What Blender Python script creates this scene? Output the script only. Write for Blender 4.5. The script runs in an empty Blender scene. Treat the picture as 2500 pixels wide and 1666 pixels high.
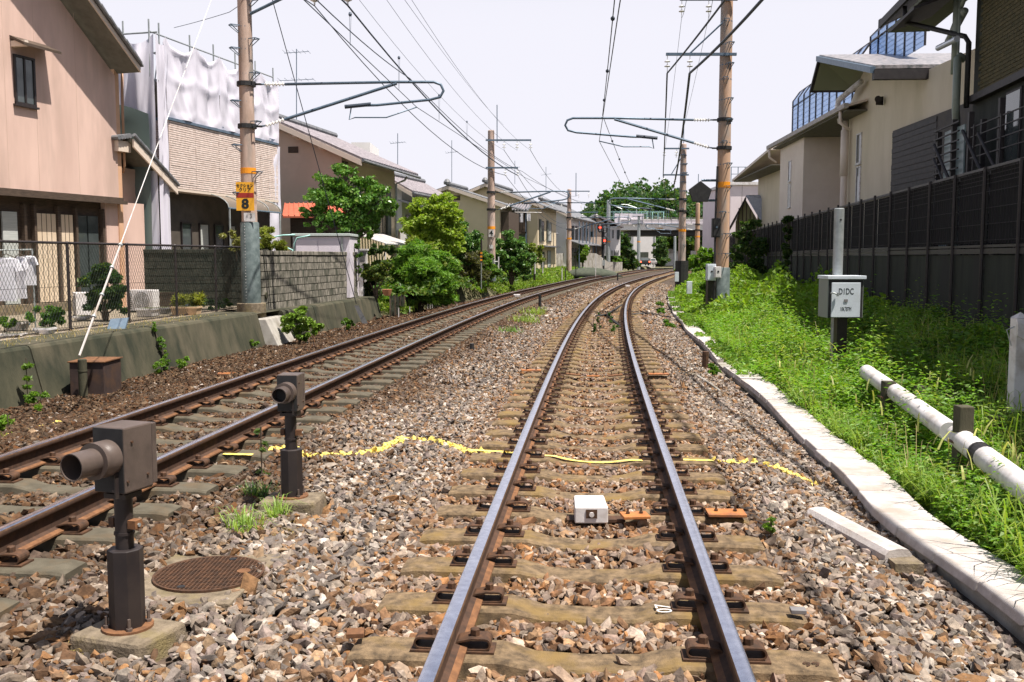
import bpy, math, random
import numpy as np
from mathutils import Vector, Matrix, noise as mnoise
S = bpy.context.scene
COL = S.collection
random.seed(7)
R = math.radians

# ------------------------------------------------------------------ camera, sky, sun, exposure
CAMZ, FPX, CX, CY, HOR = 1.65, 2340.0, 1250.0, 833.0, 627.0
TH = math.atan((CY - HOR) / FPX)
cd = bpy.data.cameras.new('camera'); cam = bpy.data.objects.new('camera', cd); COL.objects.link(cam)
cam.location = (0, 0, CAMZ); cam.rotation_euler = (math.pi / 2 - TH, 0, 0)
cd.sensor_width = 36; cd.lens = 36 * FPX / 2500; cd.clip_end = 3000; cd.clip_start = 0.05
S.camera = cam

SUN_EL, SUN_AZ = R(68), R(120)            # azimuth clockwise from +Y
w = bpy.data.worlds.new('World'); S.world = w; w.use_nodes = True
nt = w.node_tree; bg = nt.nodes['Background']
sky = nt.nodes.new('ShaderNodeTexSky'); sky.sky_type = 'NISHITA'; sky.sun_disc = False
sky.sun_elevation = SUN_EL; sky.sun_rotation = SUN_AZ
sky.air_density = 1.0; sky.dust_density = 2.0; sky.ozone_density = 1.0
# thin bright summer haze: the sky colour is whitened towards the horizon
geo = nt.nodes.new('ShaderNodeTexCoord'); sep = nt.nodes.new('ShaderNodeSeparateXYZ')
nt.links.new(geo.outputs['Generated'], sep.inputs[0])
mr = nt.nodes.new('ShaderNodeMapRange'); mr.inputs['From Min'].default_value = 0.22; mr.inputs['From Max'].default_value = 0.58
mr.inputs['To Min'].default_value = 0.93; mr.inputs['To Max'].default_value = 0.04; mr.interpolation_type = 'SMOOTHSTEP'
nt.links.new(sep.outputs['Z'], mr.inputs['Value'])
mx = nt.nodes.new('ShaderNodeMixRGB'); mx.inputs[2].default_value = (9.5, 9.35, 10.2, 1)
nt.links.new(mr.outputs[0], mx.inputs[0]); nt.links.new(sky.outputs[0], mx.inputs[1])
nt.links.new(mx.outputs[0], bg.inputs['Color']); bg.inputs['Strength'].default_value = 0.058

sd = bpy.data.lights.new('sun', 'SUN'); sd.energy = 5.0; sd.angle = R(0.53); sd.color = (1.0, 0.925, 0.84)
sun = bpy.data.objects.new('sun', sd); COL.objects.link(sun)
sv = Vector((math.sin(SUN_AZ) * math.cos(SUN_EL), math.cos(SUN_AZ) * math.cos(SUN_EL), math.sin(SUN_EL)))
sun.rotation_euler = sv.to_track_quat('Z', 'Y').to_euler(); sun.location = (20, -10, 40)
S.view_settings.view_transform = 'Standard'; S.view_settings.look = 'None'
S.view_settings.exposure = 0.80; S.view_settings.gamma = 1; S.view_settings.use_curve_mapping = False
S.cycles.max_bounces = 6; S.cycles.transparent_max_bounces = 12; S.cycles.use_denoising = True

# ------------------------------------------------------------------ helpers
ct, st = math.cos(TH), math.sin(TH)
def ray(u, v):
    a = (u - CX) / FPX; b = -(v - CY) / FPX
    return Vector((a, ct + b * st, b * ct - st))
def P(u, v, y):                        # point of the place seen at (u, v) of the photograph, y metres ahead
    r = ray(u, v); t = y / r.y
    return Vector((r.x * t, y, CAMZ + r.z * t))
def G(u, v, z=0.0):                    # the same on the level z
    r = ray(u, v); t = (z - CAMZ) / r.z
    return Vector((r.x * t, r.y * t, z))
def PD(u, v, y): return P(u * 1.0625, v * 1.0625, y)
def GD(u, v, z=0.0): return G(u * 1.0625, v * 1.0625, z)

def tag(o, label=None, cat=None, group=None, kind=None):
    if label: o['label'] = label
    if cat: o['category'] = cat
    if group: o['group'] = group
    if kind: o['kind'] = kind
    return o
OFF = {}
def thing(name, label, cat, loc=(0, 0, 0), group=None):
    o = bpy.data.objects.new(name, None); COL.objects.link(o); o.location = loc
    o.empty_display_size = 0.2
    OFF[o.name] = Vector(loc)
    return tag(o, label, cat, group)

class MB:
    def __init__(s): s.v = []; s.f = []; s.m = []; s.cur = 0
    def add(s, vs, fs):
        n = len(s.v); s.v += [tuple(q) for q in vs]
        for f in fs: s.f.append(tuple(i + n for i in f)); s.m.append(s.cur)
        return s
    def hexa(s, p):                    # 8 corners: bottom 0-3 counterclockwise, top 4-7
        return s.add(p, [(0, 3, 2, 1), (4, 5, 6, 7), (0, 1, 5, 4), (1, 2, 6, 5), (2, 3, 7, 6), (3, 0, 4, 7)])
    def box(s, x0, x1, y0, y1, z0, z1):
        return s.hexa([(x0, y0, z0), (x1, y0, z0), (x1, y1, z0), (x0, y1, z0), (x0, y0, z1), (x1, y0, z1), (x1, y1, z1), (x0, y1, z1)])
    def quad(s, *p): return s.add(p, [tuple(range(len(p)))])
    def tube(s, p0, p1, r0, r1=None, n=8, cap=True):
        p0 = Vector(p0); p1 = Vector(p1); r1 = r0 if r1 is None else r1
        d = (p1 - p0).normalized(); a = d.orthogonal().normalized(); b = d.cross(a)
        vs = []
        for p, r in ((p0, r0), (p1, r1)):
            for k in range(n):
                t = 2 * math.pi * k / n; vs.append(p + a * (r * math.cos(t)) + b * (r * math.sin(t)))
        fs = [(k, (k + 1) % n, n + (k + 1) % n, n + k) for k in range(n)]
        if cap: fs += [tuple(range(n - 1, -1, -1)), tuple(range(n, 2 * n))]
        return s.add(vs, fs)
    def path(s, pts, r, n=6, rs=None):
        pts = [Vector(p) for p in pts]; vs = []; N = len(pts)
        ref = None
        for i, p in enumerate(pts):
            d = (pts[min(i + 1, N - 1)] - pts[max(i - 1, 0)])
            d = d.normalized() if d.length > 1e-9 else Vector((0, 0, 1))
            if ref is None: a = d.orthogonal().normalized()
            else:
                a = ref - d * ref.dot(d); a = a.normalized() if a.length > 1e-6 else d.orthogonal().normalized()
            ref = a; b = d.cross(a); rr = rs[i] if rs else r
            for k in range(n):
                t = 2 * math.pi * k / n; vs.append(p + a * (rr * math.cos(t)) + b * (rr * math.sin(t)))
        fs = [(i * n + k, i * n + (k + 1) % n, (i + 1) * n + (k + 1) % n, (i + 1) * n + k) for i in range(N - 1) for k in range(n)]
        fs += [tuple(range(n - 1, -1, -1)), tuple(range((N - 1) * n, N * n))]
        return s.add(vs, fs)
    def lathe(s, base, prof, n=12, axis=(0, 0, 1)):   # prof: (radius, height) pairs
        base = Vector(base); d = Vector(axis).normalized(); a = d.orthogonal().normalized(); b = d.cross(a)
        vs = []
        for r, h in prof:
            for k in range(n):
                t = 2 * math.pi * k / n; vs.append(base + d * h + a * (r * math.cos(t)) + b * (r * math.sin(t)))
        m = len(prof)
        fs = [(i * n + k, i * n + (k + 1) % n, (i + 1) * n + (k + 1) % n, (i + 1) * n + k) for i in range(m - 1) for k in range(n)]
        fs += [tuple(range(n - 1, -1, -1)), tuple(range((m - 1) * n, m * n))]
        return s.add(vs, fs)
    def build(s, name, mat, parent=None, smooth=False, bevel=0, kind=None, label=None, local=False):
        me = bpy.data.meshes.new(name)
        off = OFF.get(parent.name, Vector()) if (parent and not local) else Vector()
        vs = s.v if off.length == 0 else [(x - off.x, y - off.y, z - off.z) for x, y, z in s.v]
        me.from_pydata(vs, [], s.f)
        for m in (mat if isinstance(mat, (list, tuple)) else [mat]): me.materials.append(m)
        if isinstance(mat, (list, tuple)): me.polygons.foreach_set('material_index', s.m)
        if smooth:
            me.shade_smooth()
            if smooth is not True: me.set_sharp_from_angle(angle=R(smooth))
        o = bpy.data.objects.new(name, me); COL.objects.link(o)
        if parent: o.parent = parent; OFF[o.name] = OFF.get(parent.name, Vector()) if not local else Vector()
        if bevel:
            b = o.modifiers.new('bevel', 'BEVEL'); b.width = bevel; b.segments = 2; b.limit_method = 'ANGLE'; b.angle_limit = R(40)
        if kind: o['kind'] = kind
        if label: o['label'] = label
        return o

class Frame:                            # a runs away from the camera along a wall, b runs away from the railway
    def __init__(s, o, ang, side=-1):
        s.o = Vector((o[0], o[1], 0)); t = R(ang)
        s.a = Vector((math.sin(t), math.cos(t), 0)); s.b = Vector((math.cos(t), -math.sin(t), 0)) * side; s.side = side
    def p(s, a, b, z): return s.o + s.a * a + s.b * b + Vector((0, 0, z))
    def box(s, mb, a0, a1, b0, b1, z0, z1):
        q = [s.p(a0, b0, z0), s.p(a1, b0, z0), s.p(a1, b1, z0), s.p(a0, b1, z0)]
        if s.side > 0: q = q[::-1]
        q = q + [v + Vector((0, 0, z1 - z0)) for v in q]
        return mb.hexa(q)
    def slab(s, mb, pts, t):            # pts: 4 (a,b,z) corners of the top, thickness t downward
        top = [s.p(*q) for q in pts]; bot = [v - Vector((0, 0, t)) for v in top]
        return mb.hexa(bot + top)

def newobj(me, name, parent=None, loc=None, rz=None):
    o = bpy.data.objects.new(name, me); COL.objects.link(o)
    if parent: o.parent = parent
    if loc is not None: o.location = loc
    if rz is not None: o.rotation_euler[2] = rz
    return o
def npmesh(name, verts, faces, mat, cols=None, smooth=False):     # faces: (n,k) int array
    me = bpy.data.meshes.new(name); nv, (nf, k) = len(verts), faces.shape
    me.vertices.add(nv); me.vertices.foreach_set('co', np.ascontiguousarray(verts, np.float32).ravel())
    me.loops.add(nf * k); me.loops.foreach_set('vertex_index', np.ascontiguousarray(faces, np.int32).ravel())
    me.polygons.add(nf); me.polygons.foreach_set('loop_start', np.arange(0, nf * k, k, dtype=np.int32))
    if cols is not None:
        at = me.color_attributes.new('col', 'FLOAT_COLOR', 'POINT')
        c4 = np.ones((nv, 4), np.float32); c4[:, :3] = cols; at.data.foreach_set('color', c4.ravel())
    me.update(calc_edges=True)
    if not smooth: me.polygons.foreach_set('use_smooth', np.zeros(nf, bool))
    me.materials.append(mat)
    return me

# ------------------------------------------------------------------ materials
def mat(name, c1, c2=None, scale=6, rough=0.8, bump=0.0, bscale=None, metal=0.0, spec=0.35, attr=False, streak=0, c3=None, s3=1.5, detail=4, coord='Object', th=(0.35, 0.65)):
    m = bpy.data.materials.new(name); m.use_nodes = True; n = m.node_tree; L = n.links; b = n.nodes['Principled BSDF']
    b.inputs['Roughness'].default_value = rough; b.inputs['Metallic'].default_value = metal
    b.inputs['Specular IOR Level'].default_value = spec
    tc = n.nodes.new('ShaderNodeTexCoord'); oi = n.nodes.new('ShaderNodeObjectInfo')
    va = n.nodes.new('ShaderNodeVectorMath'); va.operation = 'MULTIPLY_ADD'
    va.inputs[1].default_value = (1, 1, 1)
    cm = n.nodes.new('ShaderNodeCombineXYZ'); mu = n.nodes.new('ShaderNodeMath'); mu.operation = 'MULTIPLY'; mu.inputs[1].default_value = 37
    L.new(oi.outputs['Random'], mu.inputs[0]); L.new(mu.outputs[0], cm.inputs[0]); L.new(mu.outputs[0], cm.inputs[1])
    L.new(tc.outputs[coord], va.inputs[0]); L.new(cm.outputs[0], va.inputs[2])
    vec = va.outputs[0]
    if streak:
        mp = n.nodes.new('ShaderNodeMapping'); mp.inputs['Scale'].default_value = (1, 1, 1.0 / streak); L.new(vec, mp.inputs[0]); vec = mp.outputs[0]
    def noise(sc, det=detail):
        t = n.nodes.new('ShaderNodeTexNoise'); t.inputs['Scale'].default_value = sc; t.inputs['Detail'].default_value = det
        t.inputs['Roughness'].default_value = 0.62; L.new(vec, t.inputs['Vector']); return t
    out = None
    if c2:
        t = noise(scale); r = n.nodes.new('ShaderNodeValToRGB'); r.color_ramp.elements[0].position = th[0]; r.color_ramp.elements[1].position = th[1]
        r.color_ramp.elements[0].color = (*c1, 1); r.color_ramp.elements[1].color = (*c2, 1); L.new(t.outputs['Fac'], r.inputs[0]); out = r.outputs[0]
    if c3:
        t3 = noise(s3); r3 = n.nodes.new('ShaderNodeValToRGB'); r3.color_ramp.elements[0].position = 0.5; r3.color_ramp.elements[1].position = 0.68
        L.new(t3.outputs['Fac'], r3.inputs[0]); x = n.nodes.new('ShaderNodeMixRGB'); x.inputs[2].default_value = (*c3, 1)
        L.new(r3.outputs[0], x.inputs[0])
        if out: L.new(out, x.inputs[1])
        else: x.inputs[1].default_value = (*c1, 1)
        out = x.outputs[0]
    if attr:
        a = n.nodes.new('ShaderNodeVertexColor'); a.layer_name = 'col'
        if out:
            x = n.nodes.new('ShaderNodeMixRGB'); x.blend_type = 'MULTIPLY'; x.inputs[0].default_value = 1
            L.new(out, x.inputs[1]); L.new(a.outputs[0], x.inputs[2]); out = x.outputs[0]
        else: out = a.outputs[0]
    if out: L.new(out, b.inputs['Base Color'])
    else: b.inputs['Base Color'].default_value = (*c1, 1)
    if bump:
        t = noise(bscale or scale * 4); bp = n.nodes.new('ShaderNodeBump'); bp.inputs['Strength'].default_value = 1; bp.inputs['Distance'].default_value = bump
        L.new(t.outputs['Fac'], bp.inputs['Height']); L.new(bp.outputs[0], b.inputs['Normal'])
    return m
def leafmat(name, tint=(1, 1, 1), trans=0.35, rough=0.5, tt=(1.5, 1.6, 0.6)):
    m = bpy.data.materials.new(name); m.use_nodes = True; n = m.node_tree; L = n.links; b = n.nodes['Principled BSDF']
    a = n.nodes.new('ShaderNodeVertexColor'); a.layer_name = 'col'
    t = n.nodes.new('ShaderNodeBsdfTranslucent'); x = n.nodes.new('ShaderNodeMixShader'); x.inputs[0].default_value = trans
    mu = n.nodes.new('ShaderNodeMixRGB'); mu.blend_type = 'MULTIPLY'; mu.inputs[0].default_value = 1; mu.inputs[2].default_value = (*tint, 1)
    L.new(a.outputs[0], mu.inputs[1]); L.new(mu.outputs[0], b.inputs['Base Color'])
    g = n.nodes.new('ShaderNodeMixRGB'); g.blend_type = 'MULTIPLY'; g.inputs[0].default_value = 1; g.inputs[2].default_value = (*tt, 1)
    L.new(mu.outputs[0], g.inputs[1]); L.new(g.outputs[0], t.inputs['Color'])
    b.inputs['Roughness'].default_value = rough; b.inputs['Specular IOR Level'].default_value = 0.4
    L.new(b.outputs[0], x.inputs[1]); L.new(t.outputs[0], x.inputs[2]); L.new(x.outputs[0], n.nodes['Material Output'].inputs[0])
    return m
def glassmat(name, c=(0.5, 0.6, 0.75), alpha=0.35):
    m = bpy.data.materials.new(name); m.use_nodes = True; n = m.node_tree; L = n.links; b = n.nodes['Principled BSDF']
    b.inputs['Base Color'].default_value = (*c, 1); b.inputs['Roughness'].default_value = 0.08; b.inputs['Specular IOR Level'].default_value = 0.6
    t = n.nodes.new('ShaderNodeBsdfTransparent'); t.inputs[0].default_value = (*[min(1, q * 1.5) for q in c], 1); x = n.nodes.new('ShaderNodeMixShader'); x.inputs[0].default_value = alpha
    L.new(t.outputs[0], x.inputs[1]); L.new(b.outputs[0], x.inputs[2]); L.new(x.outputs[0], n.nodes['Material Output'].inputs[0]); return m
def emit(name, c, s):
    m = bpy.data.materials.new(name); m.use_nodes = True; b = m.node_tree.nodes['Principled BSDF']
    b.inputs['Base Color'].default_value = (*c, 1); b.inputs['Emission Color'].default_value = (*c, 1); b.inputs['Emission Strength'].default_value = s; return m

M = {}
M['stone'] = mat('ballast_stone', (0.62, 0.60, 0.58), (1.25, 1.2, 1.15), 30, 0.9, attr=True, bump=0.004, bscale=90, spec=0.3)
M['bed'] = mat('ballast_bed', (0.035, 0.025, 0.018), (0.11, 0.08, 0.06), 14, 0.95, bump=0.03, bscale=18)
M['soil'] = mat('soil', (0.05, 0.06, 0.025), (0.10, 0.10, 0.05), 3, 0.95, bump=0.03, bscale=10)
M['sleeper'] = mat('sleeper_concrete', (0.085, 0.060, 0.036), (0.25, 0.175, 0.10), 18, 0.85, bump=0.005, bscale=160, c3=(0.22, 0.145, 0.05), s3=3.0)
M['sleeper_l'] = mat('sleeper_concrete_dark', (0.075, 0.065, 0.045), (0.12, 0.105, 0.075), 9, 0.85, bump=0.003, bscale=160, c3=(0.13, 0.09, 0.05), s3=3.0)
M['rust'] = mat('rusty_steel', (0.13, 0.062, 0.030), (0.23, 0.11, 0.05), 25, 0.75, bump=0.001, bscale=120, spec=0.3, c3=(0.10, 0.05, 0.03), s3=4)
M['rust_dk'] = mat('dark_rusty_steel', (0.05, 0.030, 0.020), (0.11, 0.055, 0.030), 25, 0.7, bump=0.001, bscale=120, spec=0.3)
M['rust_or'] = mat('orange_rusty_plate', (0.33, 0.12, 0.04), (0.50, 0.20, 0.06), 12, 0.6, bump=0.001, bscale=80, spec=0.4, c3=(0.22, 0.10, 0.06), s3=5)
M['polish'] = mat('polished_rail_top', (0.66, 0.66, 0.74), (0.85, 0.85, 0.92), 20, 0.24, metal=1.0, streak=1)
M['polish_dk'] = mat('rail_head_side', (0.09, 0.055, 0.035), (0.17, 0.095, 0.055), 20, 0.5, metal=0.2)
M['concrete'] = mat('concrete', (0.30, 0.28, 0.25), (0.42, 0.40, 0.36), 4, 0.85, bump=0.004, bscale=60, c3=(0.20, 0.18, 0.14), s3=1.2)
M['conc_light'] = mat('pale_concrete', (0.40, 0.365, 0.35), (0.54, 0.50, 0.48), 9, 0.85, bump=0.004, bscale=80, c3=(0.36, 0.31, 0.27), s3=2.6)
M['conc_dk'] = mat('mossy_concrete', (0.026, 0.030, 0.018), (0.072, 0.068, 0.042), 2.5, 0.9, bump=0.006, bscale=40, streak=3, c3=(0.10, 0.088, 0.058), s3=1.3)
M['conc_warm'] = mat('weathered_concrete', (0.12, 0.095, 0.065), (0.25, 0.20, 0.14), 12, 0.9, bump=0.008, bscale=70, c3=(0.20, 0.16, 0.075), s3=5)
M['box_brown'] = mat('dark_rusty_box', (0.040, 0.028, 0.026), (0.065, 0.042, 0.036), 8, 0.7, c3=(0.09, 0.05, 0.03), s3=3)
M['yellow'] = mat('yellow_paint', (0.80, 0.62, 0.10), (0.90, 0.78, 0.25), 20, 0.7)
M['white'] = mat('white_paint', (0.70, 0.68, 0.68), (0.60, 0.58, 0.57), 7, 0.6, bump=0.001, bscale=60, c3=(0.46, 0.42, 0.38), s3=3.5, streak=1)
M['black'] = mat('black_paint', (0.02, 0.02, 0.022), (0.035, 0.035, 0.035), 12, 0.6)
M['gray_metal'] = mat('grey_metal', (0.17, 0.165, 0.17), (0.23, 0.22, 0.22), 12, 0.5, spec=0.5)
M['brown_metal'] = mat('brown_painted_metal', (0.080, 0.062, 0.054), (0.115, 0.088, 0.076), 10, 0.36, spec=0.5, bump=0.0005, bscale=150)
M['brown_dk'] = mat('dark_brown_metal', (0.018, 0.014, 0.015), (0.032, 0.024, 0.022), 10, 0.5, spec=0.5)
M['galv'] = mat('galvanised_steel', (0.30, 0.33, 0.33), (0.42, 0.45, 0.45), 8, 0.45, metal=0.4)
M['wire'] = mat('cable', (0.045, 0.06, 0.085), None, rough=0.5)
M['wire_thin'] = mat('thin_wire', (0.12, 0.15, 0.20), None, rough=0.5)
M['arm'] = mat('blue_grey_steel_tube', (0.10, 0.15, 0.20), (0.15, 0.20, 0.26), 6, 0.45, metal=0.3)
M['insul'] = mat('white_porcelain', (0.82, 0.81, 0.78), None, rough=0.15, spec=0.7)
M['pole'] = mat('concrete_pole', (0.36, 0.25, 0.19), (0.58, 0.44, 0.37), 3.0, 0.85, bump=0.002, bscale=60, streak=4, c3=(0.24, 0.22, 0.20), s3=2.2)
M['pole_or'] = mat('stained_concrete_pole', (0.38, 0.24, 0.15), (0.58, 0.38, 0.26), 2.6, 0.85, bump=0.002, bscale=60, streak=4, c3=(0.30, 0.28, 0.26), s3=2.0)
M['orange'] = mat('orange_band', (0.85, 0.32, 0.02), None, rough=0.5)
M['sign_y'] = mat('sign_yellow', (0.85, 0.42, 0.03), None, rough=0.45)
M['sign_r'] = mat('sign_red', (0.35, 0.03, 0.02), None, rough=0.45)
M['ink'] = mat('sign_ink', (0.015, 0.02, 0.02), None, rough=0.5)
# ------------------------------------------------------------------ ground, ballast, tracks
PR = [-1.399083e-07, 2.271031e-05, -1.58459e-05, 0.08447567, -0.011805]
PL = [-5.409117e-07, 7.2610663e-05, -1.96031832e-03, 0.11411603, -3.70082916]
_dPR = np.polyder(np.array(PR))
def cR(y):
    y = np.asarray(y, float); yc = np.clip(y, 0, 100)
    return np.polyval(PR, yc) + (y - yc) * np.where(y > 100, 0.33, 0.0845)
def dR(y):
    y = np.asarray(y, float); return np.where(y > 100, 0.33, np.where(y < 0, 0.0845, np.polyval(_dPR, np.clip(y, 0, 100))))
def cL(y):
    y = np.asarray(y, float); yc = np.clip(y, 2, 100)
    a = np.polyval(PL, yc) + np.minimum(y - 2, 0) * 0.107
    b = cR(y) - 3.5 * np.sqrt(1 + dR(y) ** 2)
    t = np.clip((y - 40) / 22, 0, 1); t = t * t * (3 - 2 * t)
    return a * (1 - t) + b * t
def dL(y): return (cL(np.asarray(y, float) + .05) - cL(np.asarray(y, float) - .05)) / .1
LZ = 0.10                                # the left track lies a little higher
def smooth(t): t = np.clip(t, 0, 1); return t * t * (3 - 2 * t)
def bedz(x, y):                          # level of the ballast
    r = x - cR(y); l = x - cL(y)
    z = np.where(r > -1.1, -0.045, -0.045 + (LZ - 0.005) * smooth((-1.1 - r) / 1.1))
    z = z - 0.11 * smooth((r - 1.15) / 0.8)
    z = z - 0.42 * smooth((-1.2 - l) / 2.2)
    return z
def terr(x, y):                          # level of the earth around it
    r = x - cR(y); l = x - cL(y)
    zr = -0.16 + 0.22 * smooth((r - 2.3) / 3.0) + 0.06 * np.sin(x * 1.3 + y * .7) * smooth((r - 2.5) / 2)
    far = smooth((y - 31) / 12)
    zl = -0.42 * (1 - far) + far * (-0.30 + 0.75 * smooth((-2.2 - l) / 1.8))
    return np.where(r > 0, zr + 0.25 * smooth((y - 50) / 40) * smooth((r - 2.2) / 2), zl)

def grid_obj(name, xs, ys, zf, material, kind='structure'):
    X, Y = np.meshgrid(xs, ys); Z = zf(X, Y); nx, ny = len(xs), len(ys)
    V = np.c_[X.ravel(), Y.ravel(), Z.ravel()]
    i = np.arange(ny - 1)[:, None] * nx + np.arange(nx - 1)[None, :]; i = i.ravel()
    F = np.c_[i, i + 1, i + nx + 1, i + nx]
    me = npmesh(name, V, F, material); me.polygons.foreach_set('use_smooth', np.ones(len(F), bool))
    o = bpy.data.objects.new(name, me); COL.objects.link(o); o['kind'] = kind; return o
xs = np.r_[np.linspace(-900, -60, 10), np.linspace(-50, -12, 12), np.linspace(-11, 26, 120), np.linspace(28, 60, 12), np.linspace(80, 900, 10)]
ys = np.r_[np.linspace(-400, -10, 6), np.linspace(-6, 70, 150), np.linspace(72, 130, 50), np.linspace(140, 250, 10), np.linspace(300, 2500, 8)]
def lw(y): return 2.9 + 1.0 * smooth((46 - np.asarray(y, float)) / 5) + .55 * smooth((34 - np.asarray(y, float)) / 2.5)
def ground_z(x, y):
    b = bedz(x, y) - 0.05
    l = x - cL(y); r = x - cR(y)
    t = terr(x, y)
    inb = (l > -lw(y)) & (r < 2.1)
    z = np.where(inb, b - 0.03, t)
    z = np.where((y > 125), np.minimum(z, 0.0) + 0.0 * y, z)
    return z
M['rust_web_shade'] = mat('rail_web_rust_shade', (0.045, 0.026, 0.018), (0.085, 0.045, 0.028), 18, 0.8)  # darker rust: the shade under the rail head is put into the web colour
M['ground'] = mat('ground_earth', (0.07, 0.075, 0.035), (0.14, 0.12, 0.07), 2, 0.95, bump=0.02, bscale=8)
grid_obj('ground', xs, ys, ground_z, M['ground'])

# ballast bed sheet following the curve
def strip(name, y0, y1, dy, offs, zf, material):
    yy = np.arange(y0, y1 + dy, dy); c0 = cL(yy) - lw(yy); c1 = cR(yy) + 2.1
    T = np.linspace(0, 1, offs); X = c0[:, None] * (1 - T) + c1[:, None] * T; Y = np.repeat(yy[:, None], offs, 1)
    Z = zf(X, Y); i = (np.arange(len(yy) - 1)[:, None] * offs + np.arange(offs - 1)[None, :]).ravel()
    me = npmesh(name, np.c_[X.ravel(), Y.ravel(), Z.ravel()], np.c_[i, i + 1, i + offs + 1, i + offs], material)
    me.polygons.foreach_set('use_smooth', np.ones(len(i), bool))
    o = bpy.data.objects.new(name, me); COL.objects.link(o); o['kind'] = 'structure'; return o
strip('ballast_bed', -3, 140, 0.5, 60, lambda x, y: bedz(x, y) - 0.035, M['bed'])

def arc(cfun, y0, y1, step):
    y = np.arange(y0, y1, 0.02); x = cfun(y); s = np.r_[0, np.cumsum(np.hypot(np.diff(x), np.diff(y)))]
    t = np.arange(0, s[-1], step); return np.interp(t, s, y), (y, s)
PITCH = 0.56
# near-rail profile (x across, z up); rail foot at z = 0, head top at 0.153
prof = [(-.0635, 0), (-.0635, .010), (-.035, .020), (-.0095, .030), (-.0075, .060), (-.0075, .105), (-.030, .117), (-.0325, .122), (-.0325, .140), (-.028, .149), (-.015, .1525),
        (.015, .1525), (.028, .149), (.0325, .140), (.0325, .122), (.030, .117), (.0075, .105), (.0075, .060), (.0095, .030), (.035, .020), (.0635, .010), (.0635, 0)]
def rail(cfun, dfun, off, z, name, parent, y1):
    ys = np.r_[np.arange(-2, 20, .5), np.arange(20, y1, 1.0)]; n = len(prof); mb = MB()
    for y in ys:
        s = float(dfun(y)); k = 1 / math.sqrt(1 + s * s); c = float(cfun(y))
        for px, pz in prof: mb.v.append((c + (off + px) * k, y - (off + px) * s * k, z + pz))
    for i in range(len(ys) - 1):
        for j in range(n):
            j2 = (j + 1) % n; mb.f.append((i * n + j, i * n + j2, (i + 1) * n + j2, (i + 1) * n + j))
            mb.m.append(1 if j in (9, 10, 11) else (2 if j in (8, 12) else (3 if 2 <= j <= 18 else 0)))
    return mb.build(name, [M['rust'], M['polish'], M['polish_dk'], M['rust_web_shade']], parent, smooth=35)

# sleeper, in its own axes (x across the track)
def sleeper_mesh(material):
    mb = MB(); st_ = [(-1.0, -.012, .105), (-.93, 0, .11), (-.36, 0, .115), (-.22, -.034, .10), (0, -.040, .095), (.22, -.034, .10), (.36, 0, .115), (.93, 0, .11), (1.0, -.012, .105)]
    for x, z, hw in st_:
        mb.v += [(x, -hw - .02, -.15), (x, -hw, z - .012), (x, -hw + .012, z), (x, hw - .012, z), (x, hw, z - .012), (x, hw + .02, -.15)]
    for i in range(len(st_) - 1):
        for j in range(5): mb.f.append((i * 6 + j, (i + 1) * 6 + j, (i + 1) * 6 + j + 1, i * 6 + j + 1)); mb.m.append(0)
    mb.f.append((0, 1, 2, 3, 4, 5)); mb.m.append(0); q = (len(st_) - 1) * 6; mb.f.append((q + 5, q + 4, q + 3, q + 2, q + 1, q)); mb.m.append(0)
    o = mb.build('sleeper', material); me = o.data; bpy.data.objects.remove(o); return me
SL = {0: sleeper_mesh(M['sleeper']), 1: sleeper_mesh(M['sleeper_l'])}
# rail clip: looped leaf spring with a hexagon bolt and a shoulder; opens towards -x (the rail)
def clip_mesh(detail=True):
    mb = MB(); w_ = .045; arc_pts = []
    for k in range(9):
        t = -math.pi / 2 + math.pi * k / 8; arc_pts.append((.075 + .022 * math.cos(t), .036 + .022 * math.sin(t)))
    pts = [(-.052, .016), (.015, .012)] + arc_pts + [(.02, .058), (-.035, .046), (-.052, .032)]
    if not detail: pts = [(-.052, .016), (.08, .014), (.097, .036), (.08, .058), (-.035, .050)]
    th = .008; n = len(pts); vs = []
    for i, (x, z) in enumerate(pts):
        a = pts[max(i - 1, 0)]; b = pts[min(i + 1, n - 1)]; dx, dz = b[0] - a[0], b[1] - a[1]; l = math.hypot(dx, dz); nx, nz = -dz / l * th / 2, dx / l * th / 2
        vs += [(x - nx, -w_, z - nz), (x - nx, w_, z - nz), (x + nx, w_, z + nz), (x + nx, -w_, z + nz)]
    fs = [(i * 4 + j, i * 4 + (j + 1) % 4, (i + 1) * 4 + (j + 1) % 4, (i + 1) * 4 + j) for i in range(n - 1) for j in range(4)] + [(3, 2, 1, 0), tuple(n * 4 - 4 + j for j in range(4))]
    mb.add(vs, fs)
    if detail:
        mb.lathe((.03, 0, .05), [(.030, 0), (.030, .008), (.021, .010), (.021, .038), (.017, .042)], 6)
        mb.box(-.005, .115, -.056, .056, -.006, .010)
    else: mb.box(.01, .05, -.02, .02, .05, .09)
    o = mb.build('rail_clip', M['rust_dk']); me = o.data; bpy.data.objects.remove(o); return me
CLIP = clip_mesh(True); CLIP_S = clip_mesh(False)
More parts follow.
